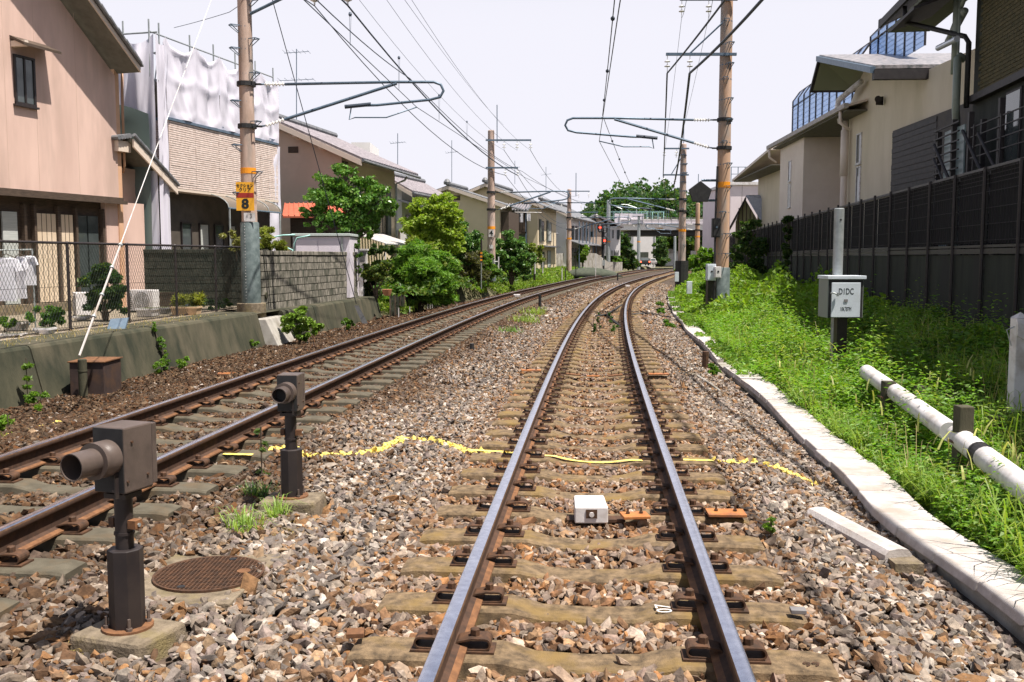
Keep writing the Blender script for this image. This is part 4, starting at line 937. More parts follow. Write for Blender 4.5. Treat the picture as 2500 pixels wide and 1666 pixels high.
# ------------------------------------------------------------------ low white pipe barrier on concrete posts
GR = thing('pipe_barrier', 'white plastic pipe barrier held by mossy concrete posts in the weeds', 'barrier', (3.6, 8, -.1))
pA, pB, pC = Vector((4.17, 11.2, .30)), Vector((3.55, 7.62, .235)), Vector((3.05, 5.0, .18))
def pipe_seg(a, b, name='pipe', r=.085, mt='white'):
    mb = MB(); mb.lathe(a, [(r - .006, 0), (r, .01), (r, (b - a).length - .01), (r - .006, (b - a).length)], 18, (b - a)); mb.build(name, M[mt], GR, smooth=40)
dd = (pB - pA)
pipe_seg(pA, pA + dd * .34); pipe_seg(pA + dd * .39, pB + Vector((0, .06, 0))); pipe_seg(pB - Vector((.01, .08, 0)), pB + (pC - pB) * .28); pipe_seg(pB + (pC - pB) * .33, pC)
mb = MB(); a = pB + (pC - pB) * .275; b = pB + (pC - pB) * .335; mb.lathe(a, [(.088, 0), (.088, .02), (.078, .025), (.078, (b - a).length)], 18, b - a); mb.build('pipe_joint', M['black'], GR)
for x, y, h, lab, b_ in ((3.86, 9.75, .50, 'post', 1), (3.50, 7.35, .62, 'post', 1)):
    mb = MB(); s_ = .058; mb.hexa([(x - s_, y - s_, -.4), (x + s_, y - s_, -.4), (x + s_, y + s_, -.4), (x - s_, y + s_, -.4), (x - s_, y - s_, h - .12), (x + s_, y - s_, h - .12), (x + s_, y + s_, h - .12), (x - s_, y + s_, h - .12)]); mb.build('post', M['conc_dk'], GR, bevel=.008)
    mb = MB(); mb.tube((x - .085, y - .07, .22), (x - .085, y + .05, .22), .012, n=6); mb.build('clamp_bolt', M['rust_dk'], GR)
for u, v, y, h in ((1617 + 630, 942, 10.3, .38), (2433, 1015, 8.3, .40)):
    c = P(u, v, y); mb = MB(); s_ = .055; mb.hexa([(c.x - s_, y - s_, -.4), (c.x + s_, y - s_, -.4), (c.x + s_, y + s_, -.4), (c.x - s_, y + s_, -.4), (c.x - s_, y - s_, c.z), (c.x + s_, y - s_, c.z), (c.x + s_, y + s_, c.z), (c.x - s_, y + s_, c.z)])
    tag(mb.build('concrete_post', M['conc_dk'], None, bevel=.008), 'bare mossy concrete post in the weeds %s' % ('beside the white gate post' if y < 9 else 'behind the far end of the white pipe'), 'post')
# white square post with a pointed cap and dark foot
c = P(2478, 1050, 9.0); t = thing('gate_post', 'white square concrete post with pointed cap and dark foot at the right edge', 'post', (c.x, 9.0, -.1))
hw = .062; zt = P(2478, 777, 9.0).z; zb = P(2478, 1003, 9.0).z
mb = MB(); mb.hexa([(-hw, -hw, zb + .1), (hw, -hw, zb + .1), (hw, hw, zb + .1), (-hw, hw, zb + .1), (-hw, -hw, zt + .1), (hw, -hw, zt + .1), (hw, hw, zt + .1), (-hw, hw, zt + .1)]); mb.build('shaft', M['white'], t, local=True, bevel=.008)
mb = MB(); z = zt + .102; mb.add([(-hw, -hw, z), (hw, -hw, z), (hw, hw, z), (-hw, hw, z), (0, 0, z + .055)], [(0, 1, 4), (1, 2, 4), (2, 3, 4), (3, 0, 4), (3, 2, 1, 0)]); mb.build('cap', M['white'], t, local=True)
mb = MB(); mb.box(-hw * .95, hw * .95, -hw * .95, hw * .95, -.2, zb + .098); mb.build('foot', M['black'], t, local=True)
mb = MB(); mb.hexa([(-hw - .004, -hw - .03, zt - .06), (.55, -hw - .03, zt - .36), (.55, -hw - .002, zt - .36), (-hw - .004, -hw - .002, zt - .06), (-hw - .004, -hw - .03, zt + .07), (.55, -hw - .03, zt - .22), (.55, -hw - .002, zt - .22), (-hw - .004, -hw - .002, zt + .07)]); mb.build('brace_board', M['white'], t, local=True)
mb = MB(); mb.path([(-hw, -.02, zt + .02), (-hw - .07, -.02, zt - .01), (-hw - .02, -.02, zt - .16)], .006, 5); mb.build('hook', M['galv'], t, local=True)

# ------------------------------------------------------------------ cabinet D1DC
def text_mesh(body, size, mt, parent, loc, rot=(math.pi / 2, 0, 0), name='lettering', ext=.0006, align='CENTER', sx=1.0, bold=0):
    c = bpy.data.curves.new('txt', 'FONT'); c.body = body; c.size = size; c.extrude = ext; c.align_x = align; c.align_y = 'CENTER'; c.offset = bold; c.resolution_u = 4
    o = bpy.data.objects.new('txt', c); COL.objects.link(o); bpy.context.view_layer.update()
    me = bpy.data.meshes.new_from_object(o.evaluated_get(bpy.context.evaluated_depsgraph_get())); bpy.data.objects.remove(o)
    me.name = name; me.materials.clear(); me.materials.append(mt); r = bpy.data.objects.new(name, me); COL.objects.link(r)
    r.parent = parent; r.location = loc; r.rotation_euler = rot; r.scale = (sx, 1, 1); return r
yC = 14.0; c = PD(1942, 700, yC)
t = thing('signal_cabinet', 'grey cabinet lettered D1DC on a dark post in the weeds', 'cabinet', (c.x, yC, -.1)); TC = t
z0, z1 = PD(1942, 731, yC).z + .1, PD(1942, 634, yC).z + .1; w_ = (PD(1982, 700, yC).x - PD(1900, 700, yC).x) / 2
M['cab'] = mat('pale_grey_enamel', (.56, .62, .68), (.62, .68, .74), 3, .45, c3=(.48, .52, .54), s3=2)
mb = MB(); mb.box(-w_, w_, 0, .42, z0, z1 - .05); mb.build('case', mat('cabinet_grey_green', (.24, .27, .25), None, rough=.5), t, local=True, bevel=.006)
mb = MB(); mb.box(-w_ - .015, w_ + .03, -.03, .44, z1 - .05, z1); mb.build('roof', M['cab'], t, local=True, bevel=.005)
mb = MB(); mb.box(-w_ + .012, w_ - .01, -.006, 0.001, z0 + .002, z1 - .06); mb.build('door_frame', M['black'], t, local=True)
mb = MB(); mb.box(-w_ + .05, w_ - .05, -.026, -.007, z0 + .01, z1 - .10); D_ = mb.build('door', M['cab'], t, local=True, bevel=.006)
mb = MB(); mb.box(-.025, .025, -.034, -.026, z0 + .235, z0 + .275); mb.build('lock_plate', M['gray_metal'], D_, local=True)
mb = MB(); mb.path([(-w_ + .04, -.03, z0 + .36), (-w_ + .06, -.06, z0 + .37), (-w_ + .13, -.06, z0 + .345)], .012, 6); mb.lathe((-w_ + .13, -.062, z0 + .32), [(.02, 0), (.02, .05)], 8); mb.build('handle', M['galv'], D_, local=True)
text_mesh('D1DC', .125, M['ink'], D_, (-.0, -.0275, z0 + .385), sx=.66, bold=.001)
text_mesh('10K787M', .085, M['ink'], D_, (.0, -.0275, z0 + .13), sx=.50, bold=0)
mb = MB(); mb.box(-.075, .075, .1, .25, -.3, z0); mb.build('post', M['brown_dk'], t, local=True)
mb = MB(); mb.lathe((.03, .46, -.2), [(.075, 0), (.075, PD(1935, 480, yC + .4).z + .3), (.06, PD(1935, 480, yC + .4).z + .31)], 14); mb.build('conduit_pipe', M['galv'], t, local=True, smooth=40)
mb = MB(); mb.lathe((.03, .385, PD(1935, 503, yC).z + .1), [(.016, 0), (.016, .004)], 10, (0, -1, 0)); mb.build('conduit_hole', M['black'], t, local=True)

# ------------------------------------------------------------------ corrugated fence in front of the buildings
FR = Frame((9.3, 21.0), 8.36, side=1)
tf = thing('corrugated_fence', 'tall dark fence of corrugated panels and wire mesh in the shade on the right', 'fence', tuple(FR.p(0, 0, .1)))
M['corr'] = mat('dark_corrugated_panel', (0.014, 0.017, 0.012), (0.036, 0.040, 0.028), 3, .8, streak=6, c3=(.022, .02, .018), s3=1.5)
M['shade_fill'] = glassmat('dark_shade_fill', (.008, .007, .008), .72); M['shade_fill'].node_tree.nodes['Principled BSDF'].inputs['Roughness'].default_value = .9
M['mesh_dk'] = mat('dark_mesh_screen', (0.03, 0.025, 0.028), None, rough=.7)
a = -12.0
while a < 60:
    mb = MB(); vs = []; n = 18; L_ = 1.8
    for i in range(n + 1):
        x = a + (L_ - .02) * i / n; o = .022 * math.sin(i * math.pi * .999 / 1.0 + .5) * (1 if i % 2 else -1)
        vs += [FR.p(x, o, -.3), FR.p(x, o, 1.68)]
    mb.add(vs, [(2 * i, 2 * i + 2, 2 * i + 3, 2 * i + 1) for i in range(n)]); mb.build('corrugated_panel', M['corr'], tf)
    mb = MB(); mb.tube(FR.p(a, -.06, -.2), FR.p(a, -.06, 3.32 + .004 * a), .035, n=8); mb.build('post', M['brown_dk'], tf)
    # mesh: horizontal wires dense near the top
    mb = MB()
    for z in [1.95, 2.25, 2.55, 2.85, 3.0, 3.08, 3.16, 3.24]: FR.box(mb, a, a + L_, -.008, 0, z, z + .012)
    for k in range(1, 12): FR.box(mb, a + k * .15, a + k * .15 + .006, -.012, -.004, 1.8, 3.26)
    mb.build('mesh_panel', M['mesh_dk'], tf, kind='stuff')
    mb = MB(); FR.box(mb, a + .04, a + L_ - .04, .03, .034, 1.9, 3.24); mb.build('dark_shade_fill', M['shade_fill'], tf)  # added dark see-through sheet, stands in for the shade behind the mesh
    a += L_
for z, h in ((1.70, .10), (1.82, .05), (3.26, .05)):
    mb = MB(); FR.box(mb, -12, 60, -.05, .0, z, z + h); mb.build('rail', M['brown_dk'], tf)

# ------------------------------------------------------------------ large dark building with eaves, brick and steel stairs
WD = Frame((10.35, 14.4), 8.36, side=1)
bd = thing('dark_brick_building', 'large dark shaded building with brick upper wall and outside steel stairs at the right edge', 'building', tuple(WD.p(0, 0, .1)))
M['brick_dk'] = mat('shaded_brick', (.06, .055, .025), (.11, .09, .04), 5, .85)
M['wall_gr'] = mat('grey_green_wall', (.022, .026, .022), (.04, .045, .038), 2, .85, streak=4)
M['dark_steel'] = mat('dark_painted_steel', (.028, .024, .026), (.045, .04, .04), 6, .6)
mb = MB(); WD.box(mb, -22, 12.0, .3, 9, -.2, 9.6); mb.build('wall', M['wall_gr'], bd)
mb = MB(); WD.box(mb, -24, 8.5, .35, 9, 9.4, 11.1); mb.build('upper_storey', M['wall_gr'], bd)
mb = MB(); WD.slab(mb, [(-25, -1.2, 10.9), (9.2, -1.2, 10.9), (9.2, 4, 13), (-25, 4, 13)], .15); mb.build('upper_roof', M['dark_steel'], bd)
# brick panel, brick by brick (nearest rows as parts)
mb = MB(); WD.box(mb, 4.2, 11.55, .262, .30, 5.9, 8.7); mb.build('brick_backing', M['joint'], bd)
base = MB(); WD.box(base, 0, .30, -.045, 0, 0, .085); bo = base.build('brick', M['brick_dk']); bme = bo.data; bpy.data.objects.remove(bo)
cnt = 0; rest = MB()
for r_ in range(28):
    z = 5.92 + r_ * .098
    for k in range(24):
        a = 4.25 + k * .31 - (r_ % 2) * .155
        if a < 4.2 or a > 11.2: continue
        off_ = rng.uniform(0, .006)
        if a > 6.9 and cnt < 300:
            o = newobj(bme, 'brick', bd); o.location = WD.p(a, .262 - off_, z) - WD.p(0, 0, 0) - OFF[bd.name]; cnt += 1
        else: WD.box(rest, a, a + .30, .217 - off_, .262, z, z + .085)
rest.build('far_bricks', M['brick_dk'], bd, kind='stuff')
# eaves
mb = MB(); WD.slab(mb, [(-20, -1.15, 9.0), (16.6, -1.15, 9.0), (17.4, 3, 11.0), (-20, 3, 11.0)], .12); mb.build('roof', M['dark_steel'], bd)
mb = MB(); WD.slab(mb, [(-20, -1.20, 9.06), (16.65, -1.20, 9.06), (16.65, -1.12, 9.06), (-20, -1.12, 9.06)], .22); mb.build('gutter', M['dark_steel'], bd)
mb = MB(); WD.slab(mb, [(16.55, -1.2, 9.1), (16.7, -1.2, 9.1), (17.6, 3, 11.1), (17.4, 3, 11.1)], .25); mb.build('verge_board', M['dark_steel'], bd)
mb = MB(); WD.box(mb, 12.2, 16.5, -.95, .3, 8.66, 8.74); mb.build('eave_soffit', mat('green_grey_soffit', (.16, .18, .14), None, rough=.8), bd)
mb = MB(); WD.slab(mb, [(12.0, -1.3, 8.36), (14.7, -1.3, 8.36), (14.7, .3, 8.9), (12.0, .3, 8.9)], .08); mb.build('lower_canopy', M['dark_steel'], bd)
mb = MB(); mb.path([WD.p(14.2, -1.0, 8.9), WD.p(14.2, -1.0, 8.45), WD.p(13.7, -.8, 8.25), WD.p(11.9, .0, 7.5), WD.p(11.72, .05, 7.3), WD.p(11.72, .05, 5.6)], .07, 8); mb.build('drain_pipe', M['black'], bd, smooth=True)
# pipes on the corner
M['duct'] = mat('grey_green_duct', (.22, .26, .22), (.28, .32, .28), 3, .4)
for pts, r in (([(11.95, .05, 6.9), (11.95, -.1, 7.0), (11.7, -.22, 6.9), (11.7, -.22, 5.6), (11.85, -.15, 5.3), (12.3, .0, 5.15)], .10), ([(12.35, -.1, 8.6), (12.35, -.1, 6.6)], .10), ([(12.9, -.05, 7.9), (11.7, -.05, 8.6)], .06), ([(13.4, .0, 7.7), (12.0, .0, 8.2)], .10), ([(12.8, .0, 8.6), (12.8, .0, 7.5)], .03), ([(12.1, -.1, 8.6), (12.1, -.1, 5.4)], .035)):
    mb = MB(); mb.path([WD.p(*q) for q in pts], r, 10); mb.build('duct_pipe', M['duct'], bd, smooth=True)
mb = MB(); mb.tube(WD.p(12.9, -.4, 7.42), WD.p(11.2, -.4, 7.30), .08, n=12); mb.build('duct_pipe', mat('bright_duct', (.55, .60, .68), None, rough=.3, metal=.3), bd)
# doors, windows low behind the fence; bands
for a0, a1, z0, z1 in ((6.2, 7.4, 3.6, 5.8), (8.4, 9.4, 3.6, 5.6), (2.4, 4.2, 3.4, 5.6), (9.8, 10.9, .6, 2.8), (5, 7.2, .6, 2.6)):
    mb = MB(); WD.box(mb, a0, a1, .255, .30, z0, z1); o = mb.build('window', M['dark_steel'], bd)
    mb = MB(); WD.box(mb, a0 + .06, a1 - .06, .245, .252, z0 + .06, z1 - .06); mb.build('pane', M['glass'], o)
for z, h in ((3.15, .25), (5.72, .18)):
    mb = MB(); WD.box(mb, -20, 11.9, .10, .30, z, z + h); mb.build('band', M['wall_gr'] if z < 4 else M['dark_steel'], bd)
mb = MB(); WD.box(mb, 7.4, 7.9, .22, .30, .3, 5.7); mb.build('pilaster', M['dark_steel'], bd)
# stair tower
stt = thing('steel_staircase', 'dark outside steel staircase with railings in front of the shaded building', 'staircase', tuple(WD.p(6, -.9, .1)))
def sb(a0, a1, b0, b1, z0, z1, name): mb = MB(); WD.box(mb, a0, a1, b0, b1, z0, z1); mb.build(name, M['dark_steel'], stt)
for a in (11.9, 10.6, 9.3, 7.2, 4.6, 2.2):
    for b in (-.55, .15) if a > 9 else (-.55,): sb(a - .06, a + .06, b - .06, b + .06, -.2, 5.15 if a < 11 else 5.0, 'post')
sb(1.0, 12.0, -.62, .2, 3.50, 3.62, 'landing')
for k, z in enumerate((3.85, 4.08, 4.31, 4.54, 4.77, 5.0)): sb(9.9, 12.05, -.66, -.62, z, z + .035, 'rail')
for z in (4.0, 4.25, 4.5, 4.72): sb(1.0, 9.0, -.64, -.61, z, z + .025, 'rail')
for a in (1.4, 3.2, 5.1, 6.9, 8.7): sb(a, a + .05, -.66, -.60, 3.6, 4.78, 'baluster')
def bar(p, q, r, name):
    mb = MB(); mb.tube(WD.p(*p), WD.p(*q), r, n=6); mb.build(name, M['dark_steel'], stt)
bar((10.9, -.95, 4.55), (6.2, -.95, 1.2), .04, 'handrail'); bar((10.9, -.95, 4.2), (6.2, -.95, .85), .03, 'handrail'); bar((8.4, -1.0, 4.6), (4.0, -1.0, 1.3), .04, 'handrail'); bar((7.3, -1.0, 4.4), (2.8, -1.0, 1.1), .035, 'handrail')
mb = MB(); mb.hexa([WD.p(10.6, -.9, 3.45), WD.p(5.6, -.9, .15), WD.p(5.6, -.86, .15), WD.p(10.6, -.86, 3.45), WD.p(10.9, -.9, 3.7), WD.p(5.9, -.9, .4), WD.p(5.9, -.86, .4), WD.p(10.9, -.86, 3.7)]); mb.build('stringer', M['dark_steel'], stt)
for k in range(14):
    a, z = 10.5 - k * .34, 3.4 - k * .225; sb(a - .25, a, -.88, -.1, z, z + .03, 'step')
mb = MB(); WD.box(mb, 9.95, 11.6, -.50, -.46, 3.66, 4.95); mb.build('frosted_panel', mat('frosted_panel', (.20, .27, .27), (.28, .35, .36), 4, .4), stt)
mb = MB(); WD.box(mb, 12.4, 14.5, .1, .25, 1.9, 3.6); mb.build('grey_wall_panel', mat('pale_green_wall', (.20, .26, .24), (.26, .32, .30), 2, .8), bd)

# ------------------------------------------------------------------ beige building
M['beige'] = mat('beige_render', (.62, .54, .41), (.68, .60, .47), 1.2, .9, bump=.002, bscale=120, streak=3, c3=(.58, .51, .38), s3=.8)
M['beige_lt'] = mat('beige_render_light', (.72, .62, .54), (.78, .68, .60), 1.2, .9, bump=.002, bscale=120)
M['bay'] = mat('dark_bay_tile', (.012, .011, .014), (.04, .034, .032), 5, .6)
BE = Frame((14.3, 32.0), 3.3, side=1)
bb = thing('beige_building', 'beige rendered building with a dark overhanging roof and narrow windows behind the dark fence', 'building', tuple(BE.p(0, 0, .1)))
bz = 1.65
mb = MB(); mb.add([BE.p(-6, 0, 0), BE.p(11.2, 0, 0), BE.p(11.2, 0, 8.3), BE.p(9.2, 0, 9.6), BE.p(1.9, 0, 8.1), BE.p(-6, 0, 7.9), BE.p(11.2, 8, 0), BE.p(11.2, 8, 8.3)], [(0, 5, 4, 3, 2, 1), (1, 2, 7, 6)]); mb.build('wall', M['beige'], bb)
mb = MB(); BE.slab(mb, [(1.9, -1.85, 8.28), (9.3, -1.85, 10.15), (9.3, 7, 10.15), (1.9, 7, 8.28)], .12); mb.build('roof', mat('weathered_metal_roof', (.10, .11, .11), (.42, .38, .38), 6, .35, streak=1, spec=.6), bb)
mb = MB(); BE.slab(mb, [(1.85, -1.98, 8.22), (9.35, -1.98, 10.1), (9.35, -1.8, 10.1), (1.85, -1.8, 8.22)], .22); mb.build('verge_gutter', M['arm'], bb)
mb = MB(); BE.slab(mb, [(9.3, -1.9, 10.1), (10.6, -1.9, 8.95), (10.6, 7, 8.95), (9.3, 7, 10.1)], .16); mb.build('rear_roof', M['dark_steel'], bb)
mb = MB(); BE.box(mb, 1.8, 2.05, -1.85, 5, 7.78, 8.12); mb.build('beam', M['dark_steel'], bb)
mb = MB(); mb.add([BE.p(2, -1.8, 8.05), BE.p(9.2, -1.8, 9.9), BE.p(10.4, -1.8, 8.85), BE.p(10.4, 0, 8.85), BE.p(9.2, 0, 9.5), BE.p(2, 0, 8.0)], [(0, 5, 4, 1), (1, 4, 3, 2)]); mb.build('soffit', mat('olive_soffit', (.24, .26, .17), None, rough=.8), bb)
def bwin(a0, a1, z0, z1, b=0.0, par=bb): return window(BE, a0, a1, z0, z1, par, b=b, frame='white', pane='glass', mull=0, fw=.06)
bwin(9.2, 9.9, 5.6, 6.9); bwin(9.2, 9.8, 3.9, 5.5)
mb = MB(); mb.add([BE.p(6.4, -.35, 7.6), BE.p(6.5, -.02, 7.6), BE.p(6.5, -.02, 7.95), BE.p(6.4, -.35, 7.9)], [(0, 1, 2, 3)]); mb.lathe(BE.p(6.45, -.3, 7.8), [(.05, 0), (.14, .18)], 10, BE.a * -1); mb.build('lamp', M['dark_steel'], bb)
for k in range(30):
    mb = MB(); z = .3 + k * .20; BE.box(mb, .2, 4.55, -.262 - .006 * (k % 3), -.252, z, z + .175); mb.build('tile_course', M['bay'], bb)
# downpipe with thick sleeve
for pts, r, m_ in (([(10.9, -.25, 0), (10.9, -.25, 7.6)], .13, 'beige_lt'), ([(10.9, -.25, 5.2), (10.9, -.25, 7.2)], .17, 'beige_lt'), ([(10.9, -.45, 7.5), (10.9, -.6, 8.2), (10.6, -.65, 8.45), (8.6, -.3, 8.9)], .12, 'white')):
    mb = MB(); mb.path([BE.p(*q) for q in pts], r, 12); mb.build('downpipe', M[m_], bb, smooth=True)
# brick corner at its near end and lower wing
mb = MB(); BE.box(mb, 4.6, 4.95, -.06, .0, 0, 6.3); core = mb.build('brick_pier', M['joint'], bb)
for r_ in range(49):
    mb = MB(); z = .4 + r_ * .12; BE.box(mb, 4.58, 4.97, -.10, -.06, z, z + .10); mb.build('brick', M['rust'] if False else mat('orange_brick', (.40, .22, .11), (.50, .28, .14), 6, .85) if r_ == 0 else bpy.data.materials['orange_brick'], bb)
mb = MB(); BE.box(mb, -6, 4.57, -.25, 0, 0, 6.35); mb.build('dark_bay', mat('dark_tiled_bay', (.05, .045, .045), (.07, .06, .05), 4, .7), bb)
WG = Frame((14.35, 40.6), 3.3, side=1)
wg = thing('beige_wing', 'lower beige building wing with a long sloping gutter and slit windows', 'building', tuple(WG.p(0, 0, .1)))
mb = MB(); WG.box(mb, 8.9, 14.3, 0, 6, 0, 7.7); mb.build('wall', M['beige_lt'], wg)
mb = MB(); WG.box(mb, -.2, 8.89, 3.2, 7, 0, 7.7); mb.build('recessed_wall', M['beige'], wg)
mb = MB(); WG.slab(mb, [(-.1, -.45, 7.95), (15.2, -.45, 7.95), (15.2, 4, 9.2), (-.1, 4, 9.2)], .10); mb.build('roof', M['beige_lt'], wg)
mb = MB(); WG.box(mb, -.3, 15.3, -.60, -.42, 7.78, 7.98); mb.build('gutter', M['conc_light'], wg)
mb = MB(); WG.box(mb, .0, 14.3, -.42, 3.2, 7.70, 7.76); mb.build('soffit', M['soffit'], wg)
window(WG, 11.5, 12.1, 5.7, 6.8, wg, frame='white', mull=0); window(WG, 11.5, 12.1, 4.3, 5.6, wg, frame='white', pane='white', mull=0)
for a in (14.9, .6):
    mb = MB(); mb.path([WG.p(a, -.5, 7.8), WG.p(a, -.5, 7.3), WG.p(a, -.1, 7.0)], .07, 8); mb.build('downpipe', M['beige_lt'], wg, smooth=True)
# far low roof of the wing
WH = Frame((15.6, 58.0), 3.3, side=1)
wh = thing('beige_annexe', 'far beige annexe with a low sloping roof at the end of the wing', 'building', tuple(WH.p(0, 0, .1)))
mb = MB(); WH.box(mb, 0, 9, .9, 6, 0, 7.0); mb.build('wall', M['beige'], wh)
mb = MB(); WH.slab(mb, [(-1.0, -.4, 8.05), (12, -.4, 7.2), (12, 4.5, 7.6), (-1.0, 4.5, 8.6)], .16); mb.build('roof', M['beige_lt'], wh)
mb = MB(); WH.box(mb, -1, 11.8, -.3, .9, 7.0, 7.05); mb.build('soffit', M['soffit'], wh)
# curved glass screens on the roofs
M['screen'] = glassmat('blue_screen_glass', (.45, .55, .78), .45)
def screen(fr, a0, a1, b, z0, z1, lean, n, label):
    t = thing('glass_screen', label, 'glass screen', tuple(fr.p(a0, b, z0)))
    pr = [(0, z0), (0, z0 + (z1 - z0) * .72), (lean * .4, z0 + (z1 - z0) * .88), (lean, z1)]
    for k in range(n + 1):
        a = a0 + (a1 - a0) * k / n; mb = MB(); mb.path([fr.p(a, b + q[0], q[1]) for q in pr], .045, 6); mb.build('post', M['dark_steel'], t)
        if k < n:
            a2 = a0 + (a1 - a0) * (k + 1) / n; mb = MB()
            for (x0, y0), (x1, y1) in zip(pr, pr[1:]):
                mb.hexa([fr.p(a + .03, b + x0, y0), fr.p(a2 - .03, b + x0, y0), fr.p(a2 - .03, b + x0 + .012, y0), fr.p(a + .03, b + x0 + .012, y0), fr.p(a + .03, b + x1, y1), fr.p(a2 - .03, b + x1, y1), fr.p(a2 - .03, b + x1 + .012, y1), fr.p(a + .03, b + x1 + .012, y1)])
            mb.build('pane', M['screen'], t)
    mb = MB(); mb.tube(fr.p(a0, b - .03, z0 + (z1 - z0) * .62), fr.p(a1, b - .03, z0 + (z1 - z0) * .62), .03, n=6); mb.build('rail', M['dark_steel'], t)
    mb = MB()
    for k in range(9): z = z0 + (z1 - z0) * .08 * k; mb.tube(fr.p(a0, b - .02, z), fr.p(a1, b - .02, z), .008, n=4)
    mb.build('line_wires', M['arm'], t, kind='stuff')
screen(WG, 1.5, 14.2, .6, 8.0, 11.2, .9, 10, 'curved blue glass screen with black posts on the roof of the beige wing')
screen(BE, 5.1, 11.8, 1.0, 9.6, 12.1, 1.0, 6, 'curved blue glass screen with black posts above the dark overhanging roof')

# ------------------------------------------------------------------ pinkish block and gabled hut beyond
M['lilac'] = mat('lilac_white_wall', (.66, .58, .60), (.72, .64, .66), 1, .85)
pb = thing('flat_roofed_block', 'pale pink flat-roofed block with a roof railing behind the right pole', 'building', (21, 84, .1))
x0, x1 = P(1783, 500, 84).x, P(1985, 500, 84).x; z1 = P(1783, 452, 84).z
mb = MB(); mb.box(x0, x1 + 4, 84, 96, 0, z1); mb.build('wall', M['lilac'], pb)
mb = MB(); mb.box(x0 - .2, x1 + 4, 83.8, 96, z1, z1 + .25); mb.build('parapet', M['white'], pb)
for k in range(14):
    mb = MB(); q = x0 + k * .6; mb.box(q - .03, q + .03, 83.9, 83.96, z1 + .25, z1 + 1.55); mb.build('railing_post', M['arm'], pb)
for z in (1.5, .9): mb = MB(); mb.box(x0, x0 + 9, 83.9, 83.95, z1 + z, z1 + z + .05); mb.build('railing_bar', M['arm'], pb)
for k in range(5):
    mb = MB(); q = x0 + 1.0 + k * 1.4; mb.box(q - .012, q + .012, 83.985, 84.0, .2, z1); mb.build('panel_joint', M['soffit'], pb)
hb = thing('gabled_hut', 'small gabled hut with vertical boards and pale blue roof above the dark fence', 'hut', (19, 66, .1))
yH = 66.0; pk = P(1818, 478, yH); l_, r_ = P(1785, 553, yH), P(1852, 542, yH)
mb = MB(); mb.add([(l_.x + .3, yH, 0), (r_.x, yH, 0), (r_.x, yH, r_.z), (pk.x, yH, pk.z - .15), (l_.x + .3, yH, l_.z + .3)], [(0, 1, 2, 3, 4)]); mb.build('gable_wall', mat('hut_boards', (.26, .25, .13), (.32, .30, .17), 2, .8), hb)
for k in range(8):
    x = l_.x + .5 + k * .26; mb = MB(); zt_ = pk.z - .2 - abs(x - pk.x) * 1.7; mb.box(x - .025, x + .025, yH - .05, yH - .001, 1, max(1.2, zt_)); mb.build('batten', M['wood_dk'], hb)
mb = MB(); mb.hexa([(pk.x, yH - .5, pk.z - .25), (l_.x - .2, yH - .5, l_.z - .25), (l_.x + 1.2, yH + 6, l_.z - .25), (pk.x + 1.5, yH + 6, pk.z - .25), (pk.x, yH - .5, pk.z), (l_.x - .2, yH - .5, l_.z), (l_.x + 1.2, yH + 6, l_.z), (pk.x + 1.5, yH + 6, pk.z)]); mb.build('roof_slope', M['dark_steel'], hb)
mb = MB(); a, b, c_, d = Vector((pk.x, yH - .5, pk.z)), Vector((r_.x + .1, yH - .5, r_.z)), Vector((r_.x + 6.2, yH + .5, r_.z + .2)), Vector((pk.x + 6, yH + 3.5, pk.z + .35))
mb.hexa([q - Vector((0, 0, .12)) for q in (a, b, c_, d)] + [a, b, c_, d]); mb.build('roof', mat('pale_blue_shingle', (.40, .45, .58), (.52, .56, .68), 8, .6), hb)
for k in range(14):
    t_ = k / 14; q0, q1 = b.lerp(a, t_), c_.lerp(d, t_); mb = MB(); mb.tube(q0 + Vector((0, -.02, .03)), q1 + Vector((0, -.02, .03)), .03, n=4); mb.build('shingle_course', M['screen'] if False else bpy.data.materials['pale_blue_shingle'], hb)

mark('07', 1622, 1486, .105, math.pi / 2, 'white', 'white painted number 07 on a near sleeper left of the right rail', z=.004, sx=1.0)
mark('99', 1982, 1622, .06, 0, 'rust_dk', 'worn dark number on the right end of the nearest sleeper', sx=1.2)
# ------------------------------------------------------------------ poles
def insulator(mb, p, q, n=6, r=.055):
    p, q = Vector(p), Vector(q); d = q - p; L_ = d.length; pr = [(.018, 0)]
    for k in range(n): a = L_ * (k + .15) / n; pr += [(.02, a), (r, a + L_ / n * .35), (r * .95, a + L_ / n * .45), (.02, a + L_ / n * .6)]
    pr.append((.018, L_)); mb.lathe(p, pr, 12, d)
def step_irons(t, x, y, zs, rfun, side, step0=0):
    for k, z in enumerate(zs):
        r = rfun(z); mb = MB(); mb.lathe((x, y, z), [(r + .006, 0), (r + .006, .03)], 12)
        ang = (-2.5 if k % 2 else -.45) if side == 'l' else (-1.57 + (.25 if k % 3 else -.2))
        c, s = math.cos(ang), math.sin(ang); pr = Vector((-s, c, 0))
        e = Vector((x + c * (r + .20), y + s * (r + .20), z + .03)); b0 = Vector((x + c * r, y + s * r, z + .03)); bb_ = Vector((x + c * r, y + s * r, z - .12))
        for w_ in (-.07, .07): mb.tube(b0 + pr * w_, e + pr * w_, .013, n=4); mb.tube(bb_ + pr * w_ * .5, e + pr * w_, .011, n=4)
        mb.tube(e - pr * .07, e + pr * .07, .013, n=4)
        mb.build('step_iron', M['arm'], t, kind='stuff')
